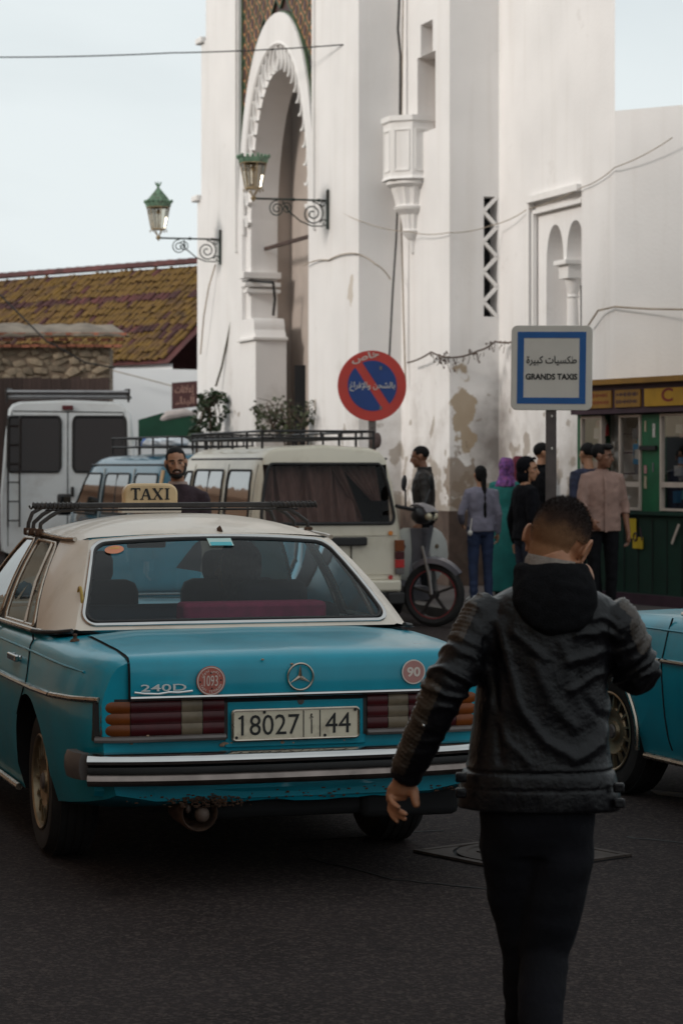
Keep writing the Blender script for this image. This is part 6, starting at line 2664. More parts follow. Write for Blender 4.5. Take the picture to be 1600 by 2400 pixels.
# the man in profile by the wall
p2 = P(985, 0, 27.6)
person('man in black leather jacket in left profile against the white wall', (p2.x + .05, p2.y, K0), 80, 1.77, M_LEATH, M_BLKCL, M_SKIND, over=dict(head=(0, .055, 1.625), neck=(0, .01, 1.47)), head_rot=rotm(6, -8), collar='jacket', build=1.02)
# the girl with the plait
p3 = P(1130, 0, 27.2)
gt_, gJ, gk, gm = person('girl in lilac jumper and jeans with long black plait, seen from behind', (p3.x - .02, p3.y, K0), 14, 1.54, M_LILAC, M_JEAN, over=dict(elbow_l=(-.27, -.02, 1.14), wrist_l=(-.20, .16, 1.02)),
                         hair='braid', female=True, shoes=M_WSHOE, build=.98, eyes=False)
pom = MB()
pom.ell((0, 0, 0), (.028, .028, .034), n=12, k=8)
pom.tube([V((0, 0, .03)), V((.015, .01, .12)), V((.02, .02, .16))], .008, n=6)
o = pom.build('pompom', mat('white_wool', (0.6, 0.56, 0.52), rough=0.95, bump=.8, bscale=120))
tag(o, 'white wool pompom hanging at the left hip of the girl with the plait', 'pompom')
o.location = P(1101, 1249, 27.05)
# women in headscarves
p4 = P(1186, 0, 28.6)
person('woman in purple patterned headscarf and teal robe, half hidden beside the girl', (p4.x, p4.y, K0), -20, 1.62, M_TEALC, M_BLKCL, hair=None, scarf=M_PURP, skirt=M_TEALC, female=True, eyes=False)
p5 = P(1216, 0, 29.3)
person('woman in plain maroon headscarf behind the one in purple', (p5.x, p5.y, K0), -30, 1.64, M_BLKCL, M_BLKCL, hair=None, scarf=M_MARS, skirt=M_BLKCL, female=True, eyes=False)
# hooded man
p6 = P(1228, 0, 24.8)
person('man in black hooded top with the hood up, looking right', (p6.x + .02, p6.y, 0), -70, 1.74, M_NAVY, mat('dark_indigo_jeans', (0.010, 0.014, 0.03), rough=0.85, var=.4), head_rot=rotm(-42, -3), hood=M_NAVY, hair='short', build=1.04,
       over=dict(elbow_l=(-.26, -.05, 1.12), wrist_l=(-.27, .0, .86)), hands={'l': ((0, .1, -1), (1, 0, 0), (0, 1, 0), .9)})
# man behind the sign pole
p7 = P(1268, 0, 27.6)
person('black haired man in dark jacket behind the square sign post', (p7.x, p7.y, K0), -60, 1.80, M_BLKCL, M_BLKCL, head_rot=rotm(-20), collar='jacket')
# pink shirt
p8 = P(1412, 0, 25.0)
person('young man in dusty pink shirt with rolled sleeves by the kiosk', (p8.x - .01, p8.y, K0), 190, 1.76, M_PINK, M_BLKCL, M_SKIND, sleeve='rolled', hair='quiff', head_rot=rotm(50, -4), top_len=.10, build=1.06,
       over=dict(elbow_r=(.235, .06, 1.12), wrist_r=(.19, .24, .98), elbow_l=(-.245, -.03, 1.11), wrist_l=(-.265, .05, .84), head=(0.0, .035, 1.630)),
       hands={'r': ((-.35, .45, -.75), (-.6, -.5, 0), (-.3, .7, .5), .5), 'l': ((0, .05, -1), (1, 0, 0), (0, 1, 0), .5)}, collar=M_PINK)
_t8 = [o_ for o_ in bpy.data.objects if o_.type == 'EMPTY' and str(o_.get('label', '')).startswith('young man in dusty pink')][0]
pk8 = MB()
kk = 1.76 / 1.75
pk8.loft([[V((-.012, .118 + dy_, z_)), V((.012, .118 + dy_, z_)), V((.012, .126 + dy_, z_)), V((-.012, .126 + dy_, z_))] for z_, dy_ in ((.86, .030), (1.0, .026), (1.15, .020), (1.30, .024), (1.40, -.006), (1.45, -.04))])
pk8.build('placket', M_PINK, _t8, sm=False)
p9 = P(1384, 0, 26.6)
person('dark haired person in navy jacket just behind the man in pink', (p9.x - .03, p9.y, K0), 30, 1.79, M_DBLUE, M_BLKCL, hair='short', eyes=False)
# passenger in the taxi: seated, seen through the rear window
tw_ = Matrix.Translation(V(TX)) @ Matrix.Rotation(TH, 4, 'Z')
pp = tw_ @ V((.345, 1.22, 0))
pas, pJ, pk, pm0 = person('passenger in patterned headscarf seated in the front of the taxi', (pp.x, pp.y, .33), 17 + 40, 1.62, M_INT, M_BLKCL, hair=None, eyes=False, female=True, group=None,
                          scarf=mat('grey_patterned_scarf', (0.10, 0.075, 0.075), rough=0.85, var=0.8, scale=22),
                          over=dict(pelvis=(0, 0, .22), neck=(0, -.04, .74), head=(.02, -.0, .905), shoulder_l=(-.165, -.03, .68), shoulder_r=(.165, -.03, .68), elbow_l=(-.21, .05, .42), elbow_r=(.21, .05, .42), wrist_l=(-.12, .25, .36), wrist_r=(.12, .25, .36),
                                    hip_l=(-.09, .02, .20), hip_r=(.09, .02, .20), knee_l=(-.10, .40, .24), knee_r=(.10, .40, .24), ankle_l=(-.10, .46, .0), ankle_r=(.10, .46, .0), toe_l=(-.10, .58, -.02), toe_r=(.10, .58, -.02)),
                          head_rot=rotm(20, 0))

# ---------------------------------------------------------------- the man walking away in the foreground
MZ = 6.6
MS = FPX / MZ


def Q(px, py, dy=0.0):
    """Man space: origin on the ground under px 1290; dy = metres nearer (-) or farther (+)."""
    return V(((px - 1290) / MS, dy, CAMH - (py - 1090) / MS))


man = thing('person', 'man with cropped hair in black leather jacket walking away, in the foreground', 'person', (P(1290, 0, MZ).x, MZ, 0), 0)
M_LJ = mat('black_leather', (0.0035, 0.0033, 0.0045), rough=0.38, var=0.35, scale=16, spec=0.27, bump=0.35, bscale=55, rvar=0.10)
M_LRIB = mat('brown_edge_leather', (0.028, 0.018, 0.011), rough=0.5, var=0.35, scale=16, bump=0.3, bscale=60)
M_FLEE = mat('black_fleece', (0.006, 0.006, 0.007), rough=0.98, spec=0.1, var=0.3, scale=60, bump=0.6, bscale=220)
M_GREYC = mat('grey_marl_lining', (0.22, 0.185, 0.16), rough=0.95, var=0.2, scale=60, bump=0.5, bscale=200)
M_TROU = mat('black_jeans', (0.005, 0.005, 0.007), rough=0.9, spec=0.15, var=0.3, scale=8, bump=0.3, bscale=60)
M_FGSK = mat('tanned_skin', (0.37, 0.165, 0.085), rough=0.5, var=0.10, scale=26, trans=0.12, bump=0.15, bscale=150)

hc = Q(1313, 1272, .05)
hrot = Matrix.Rotation(R(-24), 3, 'Z') @ Matrix.Rotation(R(-20), 3, 'X') @ Matrix.Rotation(R(14), 3, 'Y')
b = MB()
hmf = Matrix.Translation(hc) @ hrot.to_4x4() @ Matrix.Scale(.98, 4)
b.ell((0, -.006, .022), (.077, .100, .096), hmf, 24, 16)
b.ell((0, .03, -.045), (.062, .070, .085), hmf, 18, 12)
b.ell((0, .066, -.10), (.030, .028, .026), hmf)
b.tube([hmf @ V((0, .09, .01)), hmf @ V((0, .115, -.034)), hmf @ V((0, .096, -.042))], [.009, .016, .013], n=8)
b.ell((0, .088, -.066), (.026, .012, .012), hmf)
for sx in (-1, 1):
    # ears: a rim round a thinner shell, standing off the skull
    em = hmf @ Matrix.Translation(V((sx * .083, -.010, -.012))) @ Matrix.Rotation(R(24 * sx), 4, 'Z') @ Matrix.Rotation(R(8 * sx), 4, 'Y')
    pts = [em @ V((sx * (.006 + .004 * math.cos(a)), .020 * math.cos(a) - .004, .034 * math.sin(a) + .004)) for a in [R(-70 + 290 * i / 18) for i in range(19)]]
    b.tube(pts, .0058, n=8)
    b.ell((sx * .002, -.002, .0), (.006, .018, .030), em, 12, 8)
    b.ell((sx * .002, .002, -.034), (.006, .009, .010), em, 10, 6)
    b.ell((sx * .074, .0, -.012), (.012, .016, .022), hmf, 10, 6)
nb = Q(1300, 1400, .0)
b.tube([nb, nb.lerp(hc, .45) + V((0, -.012, 0)), hmf @ V((0, -.03, -.045))], [.066, .060, .062], n=16)
b.loft([ring_e(Q(1268, y, .03), rx, ry, 20) for y, rx, ry in ((1920, .10, .07), (1840, .12, .08), (1700, .13, .09), (1520, .145, .095), (1440, .11, .075), (1400, .06, .05))])
SHL, ELL, WRL = Q(1150, 1432, .01), Q(1048, 1598, -.06), Q(944, 1830, .03)
SHR, ELR, WRR = Q(1428, 1440, .01), Q(1494, 1584, .05), Q(1405, 1440, .27)
b.tube([SHL.lerp(nb, .3) - V((0, 0, .03)), SHL - V((0, 0, .012)), SHL.lerp(ELL, .5), ELL, ELL.lerp(WRL, .4), WRL], [.03, .040, .042, .038, .036, .027], n=12)
b.tube([SHR.lerp(nb, .3) - V((0, 0, .03)), SHR - V((0, 0, .012)), SHR.lerp(ELR, .5), ELR, ELR.lerp(WRR, .4), WRR], [.03, .040, .042, .038, .036, .027], n=12)
# left hand: palm turned back to the camera, thumb towards the body
H = lambda px, py, dy: Q(px, py, .03 + dy)
b.tube([WRL, H(942, 1845, .004), H(938, 1862, .010)], [(.024, .028), .027, .024], n=12)
b.loft([ring_e(H(cx_, cy_, cd_), rx, ry, 16) for cx_, cy_, cd_, rx, ry in ((944, 1832, 0, .028, .020), (939, 1850, .006, .037, .019), (934, 1868, .012, .035, .017), (928, 1882, .016, .028, .014))])
b.tube([H(962, 1842, 0), H(970, 1858, -.010), H(973, 1876, -.022), H(976, 1890, -.026), H(977, 1894, -.026)], [.016, .0145, .0125, .0105, .005], n=10)
b.ell(H(962, 1850, -.004), (.017, .014, .024))
for pts, r0 in (([(918, 1858, .012), (914, 1872, .004), (922, 1885, -.018), (934, 1892, -.034)], .0100),
                ([(920, 1872, .016), (919, 1890, .010), (932, 1901, -.014), (950, 1908, -.030)], .0102),
                ([(919, 1882, .018), (920, 1902, .014), (932, 1913, -.006), (949, 1921, -.020)], .0098),
                ([(916, 1886, .016), (914, 1904, .016), (921, 1918, .006), (931, 1929, -.004)], .0092)):
    pp_ = [H(*q) for q in pts]
    sub = []
    for i in range(len(pp_) - 1):
        sub += [pp_[i], pp_[i].lerp(pp_[i + 1], .5)]
    sub += [pp_[-1], pp_[-1] + (pp_[-1] - pp_[-2]).normalized() * .006]
    n_ = len(sub)
    b.tube(sub, [r0 * (1 - .28 * i / (n_ - 1)) for i in range(n_ - 1)] + [r0 * .35], n=10)
# right hand raised in front of the chin, fist-like round a phone
hr0 = Q(1386, 1362, .215)
b.tube([WRR, WRR.lerp(hr0, .6), hr0], [.027, .027, .030], n=10)
b.ell(hr0, (.028, .034, .040))
for i in range(4):
    p_ = hr0 + V((.008 - .004 * i, .03, .026 - .018 * i))
    b.tube([p_ + V((-.01, -.03, 0)), p_, p_ + V((-.022, .012, .004)), p_ + V((-.034, -.006, .004))], [.010, .0095, .009, .007], n=8)
b.tube([hr0 + V((-.005, -.02, .02)), hr0 + V((-.018, -.025, .045)), hr0 + V((-.024, -.015, .066))], [.012, .011, .008], n=8)
# legs under the jeans
HPL, HPR = Q(1205, 1900, .0), Q(1318, 1900, .0)
KNL, KNR = Q(1238, 2230, .06), Q(1272, 2240, -.02)
ANL, ANR = Q(1240, 2455, .10), Q(1255, 2440, -.22)
for hp, kn, an in ((HPL, KNL, ANL), (HPR, KNR, ANR)):
    b.tube([hp, hp.lerp(kn, .5), kn, an], [.08, .065, .05, .036], n=10)
body = put('body', vox(b, .0042, 4, 'body', .4), M_FGSK, man)
# cropped hair: a fade from dark crown to bare nape
hb = MB()
hb.ell((0, -.010, .026), (.0802, .1040, .1000), hmf, 32, 22)
hb.ell((0, -.026, -.040), (.0655, .0650, .075), hmf, 24, 16)
hm_ = vox(hb, .005, 3, 'hair')
bm = bmesh.new()
bm.from_mesh(hm_)
inv = hmf.inverted()
kill = []
for v_ in bm.verts:
    q = inv @ v_.co
    if (q.y > .045 and q.z < .07) or q.z < -.125 or (abs(q.x) > .060 and q.z < .004 and q.y > -.05):
        kill.append(v_)
    else:
        v_.co += v_.normal * noise.noise(q * 70) * .0012
bmesh.ops.delete(bm, geom=kill, context='VERTS')
# store height on the skull for the fade
lay = bm.verts.layers.float.new('fade')
for v_ in bm.verts:
    q = inv @ v_.co
    v_[lay] = q.z + .10 * (q.y + .02) * .35
bm.to_mesh(hm_)
bm.free()
mh = bpy.data.materials.new('faded_hair')
mh.use_nodes = True
t_ = mh.node_tree
bs_ = t_.nodes['Principled BSDF']
bs_.inputs['Roughness'].default_value = .85
bs_.inputs['Specular IOR Level'].default_value = .12
at = t_.nodes.new('ShaderNodeAttribute')
at.attribute_name = 'fade'
n1_ = t_.nodes.new('ShaderNodeTexNoise')
n1_.inputs['Scale'].default_value = 16
n1_.inputs['Detail'].default_value = 5
n2_ = t_.nodes.new('ShaderNodeTexNoise')
n2_.inputs['Scale'].default_value = 420
n2_.inputs['Detail'].default_value = 2
co_ = t_.nodes.new('ShaderNodeTexCoord')
t_.links.new(co_.outputs['Object'], n1_.inputs['Vector'])
t_.links.new(co_.outputs['Object'], n2_.inputs['Vector'])
ma = t_.nodes.new('ShaderNodeMath')
ma.operation = 'MULTIPLY_ADD'
ma.inputs[1].default_value = .075
t_.links.new(n1_.outputs[0], ma.inputs[0])
t_.links.new(at.outputs['Fac'], ma.inputs[2])
mb2 = t_.nodes.new('ShaderNodeMath')
mb2.operation = 'MULTIPLY_ADD'
mb2.inputs[1].default_value = .05
t_.links.new(n2_.outputs[0], mb2.inputs[0])
t_.links.new(ma.outputs[0], mb2.inputs[2])
cr = t_.nodes.new('ShaderNodeValToRGB')
cr.color_ramp.elements[0].position = .0
cr.color_ramp.elements[0].color = (.30, .14, .07, 1)
cr.color_ramp.elements[1].position = 1.0
cr.color_ramp.elements[1].color = (.012, .008, .007, 1)
e_ = cr.color_ramp.elements.new(.45)
e_.color = (.165, .085, .045, 1)
e_ = cr.color_ramp.elements.new(.72)
e_.color = (.032, .018, .013, 1)
mr_ = t_.nodes.new('ShaderNodeMapRange')
mr_.inputs[1].default_value = -.02
mr_.inputs[2].default_value = .150
t_.links.new(mb2.outputs[0], mr_.inputs[0])
t_.links.new(mr_.outputs[0], cr.inputs[0])
t_.links.new(cr.outputs[0], bs_.inputs['Base Color'])
bp_ = t_.nodes.new('ShaderNodeBump')
bp_.inputs['Strength'].default_value = .5
bp_.inputs['Distance'].default_value = .003
t_.links.new(n2_.outputs[0], bp_.inputs['Height'])
t_.links.new(bp_.outputs[0], bs_.inputs['Normal'])
put('hair', hm_, mh, man)
random.seed(6)
hs = MB()
nv_ = len(hm_.vertices)
for _ in range(9000):
    v_ = hm_.vertices[random.randrange(nv_)]
    q = inv @ v_.co
    dens = (q.z + .03) / .09
    if random.random() > dens:
        continue
    ln_ = .0035 + .006 * min(1, max(0, (q.z - .03) / .06))
    d_ = (v_.normal + V((random.uniform(-.5, .5), random.uniform(-.5, .5), random.uniform(-.6, .3)))).normalized() * ln_
    s_ = d_.cross(V((random.uniform(-1, 1), random.uniform(-1, 1), random.uniform(-1, 1)))).normalized() * .0006
    p_ = v_.co + V((random.uniform(-1, 1), random.uniform(-1, 1), random.uniform(-1, 1))) * .0025
    hs.add([p_ - s_, p_ + s_, p_ + d_], [(0, 1, 2)])
hsm = bpy.data.meshes.new('hair_strands')
hsm.from_pydata(hs.v, [], hs.f)
put('hair_strands', hsm, mat('dark_brown_strand', (0.016, 0.009, 0.007), rough=.8, spec=.15), man, kind='stuff')
# jacket: torso and sleeves in one skin, then folds
c = MB()
lev = [(1893, 1068, 1454, .162), (1860, 1070, 1452, .164), (1815, 1080, 1444, .160), (1785, 1094, 1434, .150), (1700, 1108, 1424, .135), (1600, 1116, 1424, .134), (1520, 1124, 1430, .134),
       (1460, 1126, 1446, .130), (1425, 1134, 1448, .118), (1402, 1150, 1432, .104), (1386, 1180, 1402, .092), (1370, 1215, 1368, .08), (1352, 1240, 1345, .07)]
c.loft([ring_e(Q((a + d) / 2, y, .02), (d - a) / 2 / MS, ry, 36, None, 2.4) for y, a, d, ry in lev])
SLA = [Q(1168, 1425, .01), Q(1140, 1448, .0), Q(1100, 1520, -.03), ELL, Q(1012, 1680, -.04), Q(975, 1765, -.005), Q(948, 1828, .025)]
c.tube(SLA, [.060, .070, .066, .060, .054, .047, .042], n=18)
SRA = [Q(1415, 1432, .01), Q(1440, 1465, .01), Q(1470, 1528, .03), ELR, Q(1480, 1540, .14), Q(1440, 1470, .23)]
c.tube(SRA, [.064, .074, .072, .062, .054, .044], n=18)
jm = vox(c, .0056, 3, 'jacket', .45)
co = np.zeros(len(jm.vertices) * 3)
jm.vertices.foreach_get('co', co)
co = co.reshape(-1, 3)
no = np.zeros_like(co)
jm.vertices.foreach_get('normal', no.reshape(-1)) if False else None
nrm = np.array([v_.normal[:] for v_ in jm.vertices])


def axis_pos(pts):
    """Distance along a sleeve and distance from it, for every vertex."""
    best = np.full(len(co), 9.0)
    along = np.zeros(len(co))
    acc = 0
    for i in range(len(pts) - 1):
        a, d = np.array(pts[i]), np.array(pts[i + 1]) - np.array(pts[i])
        L2 = (d * d).sum()
        s = np.clip(((co - a) @ d) / L2, 0, 1)
        dist = np.linalg.norm(co - (a + s[:, None] * d), axis=1)
        m = dist < best
        best[m] = dist[m]
        along[m] = acc + s[m] * math.sqrt(L2)
        acc += math.sqrt(L2)
    return best, along, acc


def nz(v, f):
    return np.array([noise.noise(V((a * f[0], b_ * f[1], c_ * f[2]))) for a, b_, c_ in v])


dl, al, Ll = axis_pos(SLA)
dr, ar, Lr = axis_pos(SRA)
sl_mask = np.clip((.085 - dl) / .02, 0, 1) * (co[:, 0] < Q(1128, 0).x)
sr_mask = np.clip((.085 - dr) / .02, 0, 1) * (co[:, 0] > Q(1440, 0).x)
big = nz(co, (6, 6, 6))
mid = nz(co + big[:, None] * .03, (15, 15, 15))
disp = big * .006 + mid * .0022
# broad folds of the leather across the back (positions in the man's own plane)
body_m = 1 - np.maximum(sl_mask, sr_mask)
wx, wz_ = co[:, 0] + big * .012, co[:, 2] + mid * .010
for pts, amp, wdt in (([(1158, 1450), (1180, 1560), (1222, 1660), (1275, 1730), (1340, 1765), (1400, 1735), (1432, 1640)], .011, 13), ([(1250, 1555), (1290, 1640), (1335, 1690)], .007, 15),
                      ([(1452, 1470), (1400, 1440), (1350, 1442)], .007, 8), ([(1455, 1500), (1400, 1474), (1340, 1482)], .008, 9), ([(1448, 1535), (1390, 1520), (1325, 1545)], .008, 10),
                      ([(1440, 1575), (1385, 1575), (1330, 1610)], .006, 10), ([(1128, 1500), (1150, 1620), (1170, 1770)], -.008, 11), ([(1195, 1478), (1265, 1535)], .006, 10),
                      ([(1140, 1640), (1180, 1720), (1230, 1775)], .005, 10), ([(1425, 1690), (1370, 1640), (1330, 1560)], -.006, 12), ([(1300, 1500), (1345, 1600), (1400, 1660)], .004, 11)):
    dm_ = np.full(len(co), 9.0)
    for i in range(len(pts) - 1):
        a_, b_ = Q(*pts[i]), Q(*pts[i + 1])
        ax_, az_, dx_, dz_ = a_.x, a_.z, b_.x - a_.x, b_.z - a_.z
        s_ = np.clip(((wx - ax_) * dx_ + (wz_ - az_) * dz_) / (dx_ * dx_ + dz_ * dz_), 0, 1)
        dm_ = np.minimum(dm_, np.hypot(wx - ax_ - s_ * dx_, wz_ - az_ - s_ * dz_))
    disp += body_m * (nrm[:, 1] < .2) * amp * .85 * np.exp(-(dm_ / (wdt / MS)) ** 2)
fine = nz(co + big[:, None] * .02, (30, 30, 16))
disp += fine * .0010
# crumples round the elbows
for mask, al_, e_at, L_ in ((sl_mask, al, .235, Ll), (sr_mask, ar, .175, Lr)):
    w_ = np.exp(-((al_ - e_at) / .085) ** 2) + .30
    ph = al_ * 150 + nz(co, (14, 14, 14)) * 4.0 + co[:, 0] * 30
    disp += mask * w_ * (np.sin(ph) * .5 + .5) ** 2 * .0085
# quilted ribs down the outer side of the left sleeve and on the shoulders
outer = np.clip((-nrm[:, 0] - .25) / .3, 0, 1)
rib_zone = sl_mask * outer * ((al < .15) | ((al > .26) & (al < Ll - .03)))
disp += rib_zone * np.abs(np.sin(al * math.pi / .0125)) * .006
outr = np.clip((nrm[:, 0] - .25) / .3, 0, 1) * sr_mask * (ar < .13)
disp += outr * np.abs(np.sin(ar * math.pi / .0125)) * .005
# hem band: stitched edge and seam
zc = co[:, 2]
zh = Q(0, 1800).z
disp -= np.exp(-((zc - zh) / .004) ** 2) * .007 * (1 - np.maximum(sl_mask, sr_mask))
zb2_ = Q(0, 1840).z
disp -= np.exp(-((zc - zb2_) / .003) ** 2) * .003 * (1 - np.maximum(sl_mask, sr_mask))
# shoulder yoke seam and centre-back seam
disp -= np.exp(-((co[:, 0] - .005) / .003) ** 2) * .0 * body_m
co += nrm * disp[:, None]
jm.vertices.foreach_set('co', co.ravel())
jm.materials.append(M_LJ)
jm.materials.append(M_LRIB)
rz_ = np.maximum(rib_zone, outr)
idx = [1 if max(rz_[i] for i in p_.vertices) > .45 else 0 for p_ in jm.polygons]
jm.polygons.foreach_set('material_index', idx)
jm.update()
jk = bpy.data.objects.new('jacket', jm)
COL.objects.link(jk)
jk.parent = man
# side buckle tabs on the hem, a sleeve stud
for px, py in ((1076, 1812), (1076, 1848), (1440, 1836), (1441, 1872)):
    bt = MB()
    bt.box((0, 0, 0), (.030, .022, .026), mtx=Matrix.Translation(Q(px, py, -.09)))
    bt.build('buckle_tab', M_LJ, jk, bevel=.005)
sd = MB()
sd.ell(Q(989, 1692, -.096), (.004, .004, .0055))
sd.build('sleeve_stud', M_CHROME, jk)
# hood of a black sweatshirt lying on the back, and the grey lining at the nape
hd = MB()
hlev = [(1480, 1296, .030, .018, -.116), (1466, 1296, .070, .035, -.112), (1440, 1294, .100, .046, -.102), (1405, 1292, .117, .058, -.082), (1372, 1291, .117, .070, -.058), (1345, 1291, .106, .074, -.034), (1327, 1291, .100, .070, -.020), (1320, 1291, .092, .060, -.014)]
hd.loft([ring_e(Q(cx_, y, dy), rx, ry, 28) for y, cx_, rx, ry, dy in hlev])
hq = vox(hd, .006, 5, 'hood')
ruffle(hq, lambda q_: noise.noise(q_ * 14) * .008 + noise.noise(q_ * 38) * .003)
put('hood', hq, M_FLEE, man)
li = MB()
rings = []
for z, r_ in ((1336, .075), (1318, .072), (1306, .064), (1312, .056), (1335, .056)):
    rings.append([Q(1285 + 6, z, -.008) + V((r_ * math.cos(a), .85 * r_ * math.sin(a), .012 * -math.cos(a) - (.028 if math.sin(a) > 0 else 0) * abs(math.sin(a)))) for a in [2 * math.pi * i / 28 for i in range(28)]])
li.loft(rings, cap0=False, cap1=False)
li.build('hood_lining', M_GREYC, man)
# trousers
q = MB()
q.loft([ring_e(Q(cx_, y, dy), rx, ry, 24) for y, cx_, rx, ry, dy in ((2000, 1258, .140, .10, 0), (1930, 1260, .155, .125, 0), (1880, 1262, .158, .128, 0), (1840, 1262, .150, .12, 0))])
q.tube([HPL + V((.0, 0, .02)), Q(1206, 2010, .02), Q(1222, 2130, .05), KNL, Q(1238, 2330, .08), ANL], [.096, .094, .084, .070, .066, .056], n=16)
q.tube([HPR + V((-.005, 0, .02)), Q(1312, 2010, -.01), Q(1292, 2130, -.02), KNR, Q(1258, 2330, -.12), ANR], [.096, .092, .082, .068, .064, .055], n=16)
qm = vox(q, .008, 5, 'trousers')
ruffle(qm, lambda q_: noise.noise(V((q_.x * 12, q_.y * 12, q_.z * 20))) * .006)
put('trousers', qm, M_TROU, man)
for an, up_ in ((ANL, 0), (ANR, 1)):
    s_ = MB()
    tilt = R(-38) if up_ else 0
    mm = Matrix.Translation(V((an.x, an.y, an.z - .02))) @ Matrix.Rotation(tilt, 4, 'X')
    s_.tube([mm @ V((0, y, z)) for y, z in ((-.06, -.045), (0, -.035), (.08, -.05), (.15, -.06), (.18, -.062))], [(.04, .045), (.045, .05), (.046, .036), (.042, .028), (.02, .018)], n=12)
    sm_ = vox(s_, .009, 3, 'shoe')
    zmin = min(v_.co.z for v_ in sm_.vertices)
    for v_ in sm_.vertices:
        v_.co.z = max(v_.co.z, .002)
    put('shoe', sm_, M_BLKCL, man)
# ================================================================ SIGNS, LAMPS, KIOSK, PLANTS
M_SRED = mat('sign_red', (0.56, 0.045, 0.030), rough=0.45, var=0.08, scale=4, dirt=(0.45, 0.06, 0.04), dscale=6, damt=0.4)
M_SBLU = mat('sign_blue', (0.008, 0.045, 0.21), rough=0.45, var=0.08)
M_SBL2 = mat('sign_bright_blue', (0.010, 0.095, 0.30), rough=0.45, var=0.06)
M_SWHT = mat('sign_white', (0.60, 0.56, 0.50), rough=0.5, var=0.04, scale=5)
M_PGAL = mat('grey_sign_post', (0.17, 0.145, 0.135), rough=0.5, var=0.2, scale=8, metal=.3)
M_PBRN = mat('brown_grey_sign_post', (0.085, 0.066, 0.060), rough=0.6, var=0.25, scale=8)

# ---- round no-stopping sign
ZS = 27.3
c0 = P(872, 904, ZS)
t = thing('road_sign', 'round red and blue no stopping sign with Arabic writing', 'road sign', (c0.x, ZS, K0))
sr = 80.5 / FPX * ZS / math.cos(R(13))
fr = frame((0, 0, c0.z - K0), (math.cos(R(13)), math.sin(R(13)) * 1, 0), (0, 0, 1))
mb = MB()
mb.prism(circle(sr, 64), fr, -.02, .0)
plate = mb.build('sign_plate', M_SRED, t, sm=False)
mb = MB()
ri = sr * .715


def seg(ang, lo, hi):
    """Part of the inner disc on one side of the bar."""
    pts = []
    bw_ = sr * .125
    a0 = math.asin(bw_ / ri)
    for i in range(31):
        a = a0 + (math.pi - 2 * a0) * i / 30
        pts.append((ri * math.cos(a), ri * math.sin(a)))
    return pts


for flip in (0, 180):
    rr_ = R(-56 + flip)
    poly = [(x * math.cos(rr_) - y * math.sin(rr_), x * math.sin(rr_) + y * math.cos(rr_)) for x, y in seg(0, 0, 0)]
    mb.prism(poly, fr, .001, .004)
mb.build('blue_field', M_SBLU, plate, sm=False)
text(arabic('بالشحن والإفراغ'), fr @ Matrix.Translation(V((0, -.01, .0045))), sr * 1.32, sr * .27, M_SWHT, plate, 'sign_words', .012, .002)
text(arabic('خاص'), fr @ Matrix.Rotation(R(14), 4, 'Z') @ Matrix.Translation(V((-.0, sr * .83, .0015))), sr * .82, sr * .24, M_SWHT, plate, 'sign_words', .02, .002)
mb = MB()
mb.box((0, .035, (c0.z - K0) / 2), (.085, .04, c0.z - K0))
mb.build('post', M_PGAL, t, sm=False, bevel=.006)
for dz in (-.25, .2):
    mb = MB()
    mb.box((0, .03, c0.z - K0 + dz), (.22, .03, .04))
    mb.build('bracket', M_PGAL, t, sm=False)
mb = MB()
mb.lathe([(.0001, 0), (.012, -.004), (.014, .004)], n=10, mtx=Matrix.Translation(V((0, .014, c0.z - K0 - sr - .08))) @ Matrix.Rotation(R(-90), 4, 'X'))
mb.build('bolt', M_PBRN, t)
# leather glove-like bag hooked on the post
mb = MB()
q = P(884, 1032, ZS) - V((c0.x, ZS, K0))
mb.ell((q.x, .0, q.z), (.045, .03, .09))
mb.ell((q.x - .03, -.01, q.z - .03), (.05, .03, .07))
tag(mb.build('pouch', mat('grey_brown_leather', (0.11, 0.07, 0.062), rough=0.7, var=.2)), 'brown pouch hung on the post of the round sign', 'pouch').location = (c0.x, ZS - .03, K0)

# ---- square GRANDS TAXIS sign
ZS = 18.0
c0 = P(1291.5, 862, ZS)
t = thing('taxi_rank_sign', 'square white sign with blue border reading GRANDS TAXIS', 'sign', (c0.x, ZS, 0))
rt_ = V((math.cos(R(10)), -math.sin(R(10)), 0))
fr = frame((0, 0, c0.z), rt_ + V((0, 0, -.010)), (0.012, 0, 1))
hw2, hh2 = .302, .316
mb = MB()
mb.prism(rrect(-hw2, hw2, -hh2, hh2, .045), fr, -.018, 0)
plate = mb.build('sign_plate', M_SWHT, t, bevel=.004)
for x0, x1, y0, y1 in ((-.255, .255, .222, .268), (-.255, .255, -.268, -.222), (-.255, -.207, -.2215, .2215), (.207, .255, -.2215, .2215)):
    mb = MB()
    mb.prism([(x0, y0), (x1, y0), (x1, y1), (x0, y1)], fr, .0004, .0026)
    mb.build('blue_border', M_SBL2, plate, sm=False)
text(arabic('طكسيات كبيرة'), fr @ Matrix.Translation(V((0, .052, .001))),     .375, .074, M_BLK, plate, 'sign_words', .016, .002)
text('GRANDS TAXIS', fr @ Matrix.Translation(V((0, -.066, .001))), .385, .046, M_BLK, plate, 'sign_words', .034, .002)
mb = MB()
zt_ = c0.z - .1
mb.box((.0, .04, zt_ / 2), (.078, .045, zt_))
po_ = mb.build('post', M_PBRN, t, sm=False, bevel=.006)
for z in (c0.z - .36, c0.z - .60, c0.z + .2):
    mb = MB()
    mb.ell((.004, .017, z), (.008, .004, .010))
    mb.build('bolt', M_SWHT, po_)

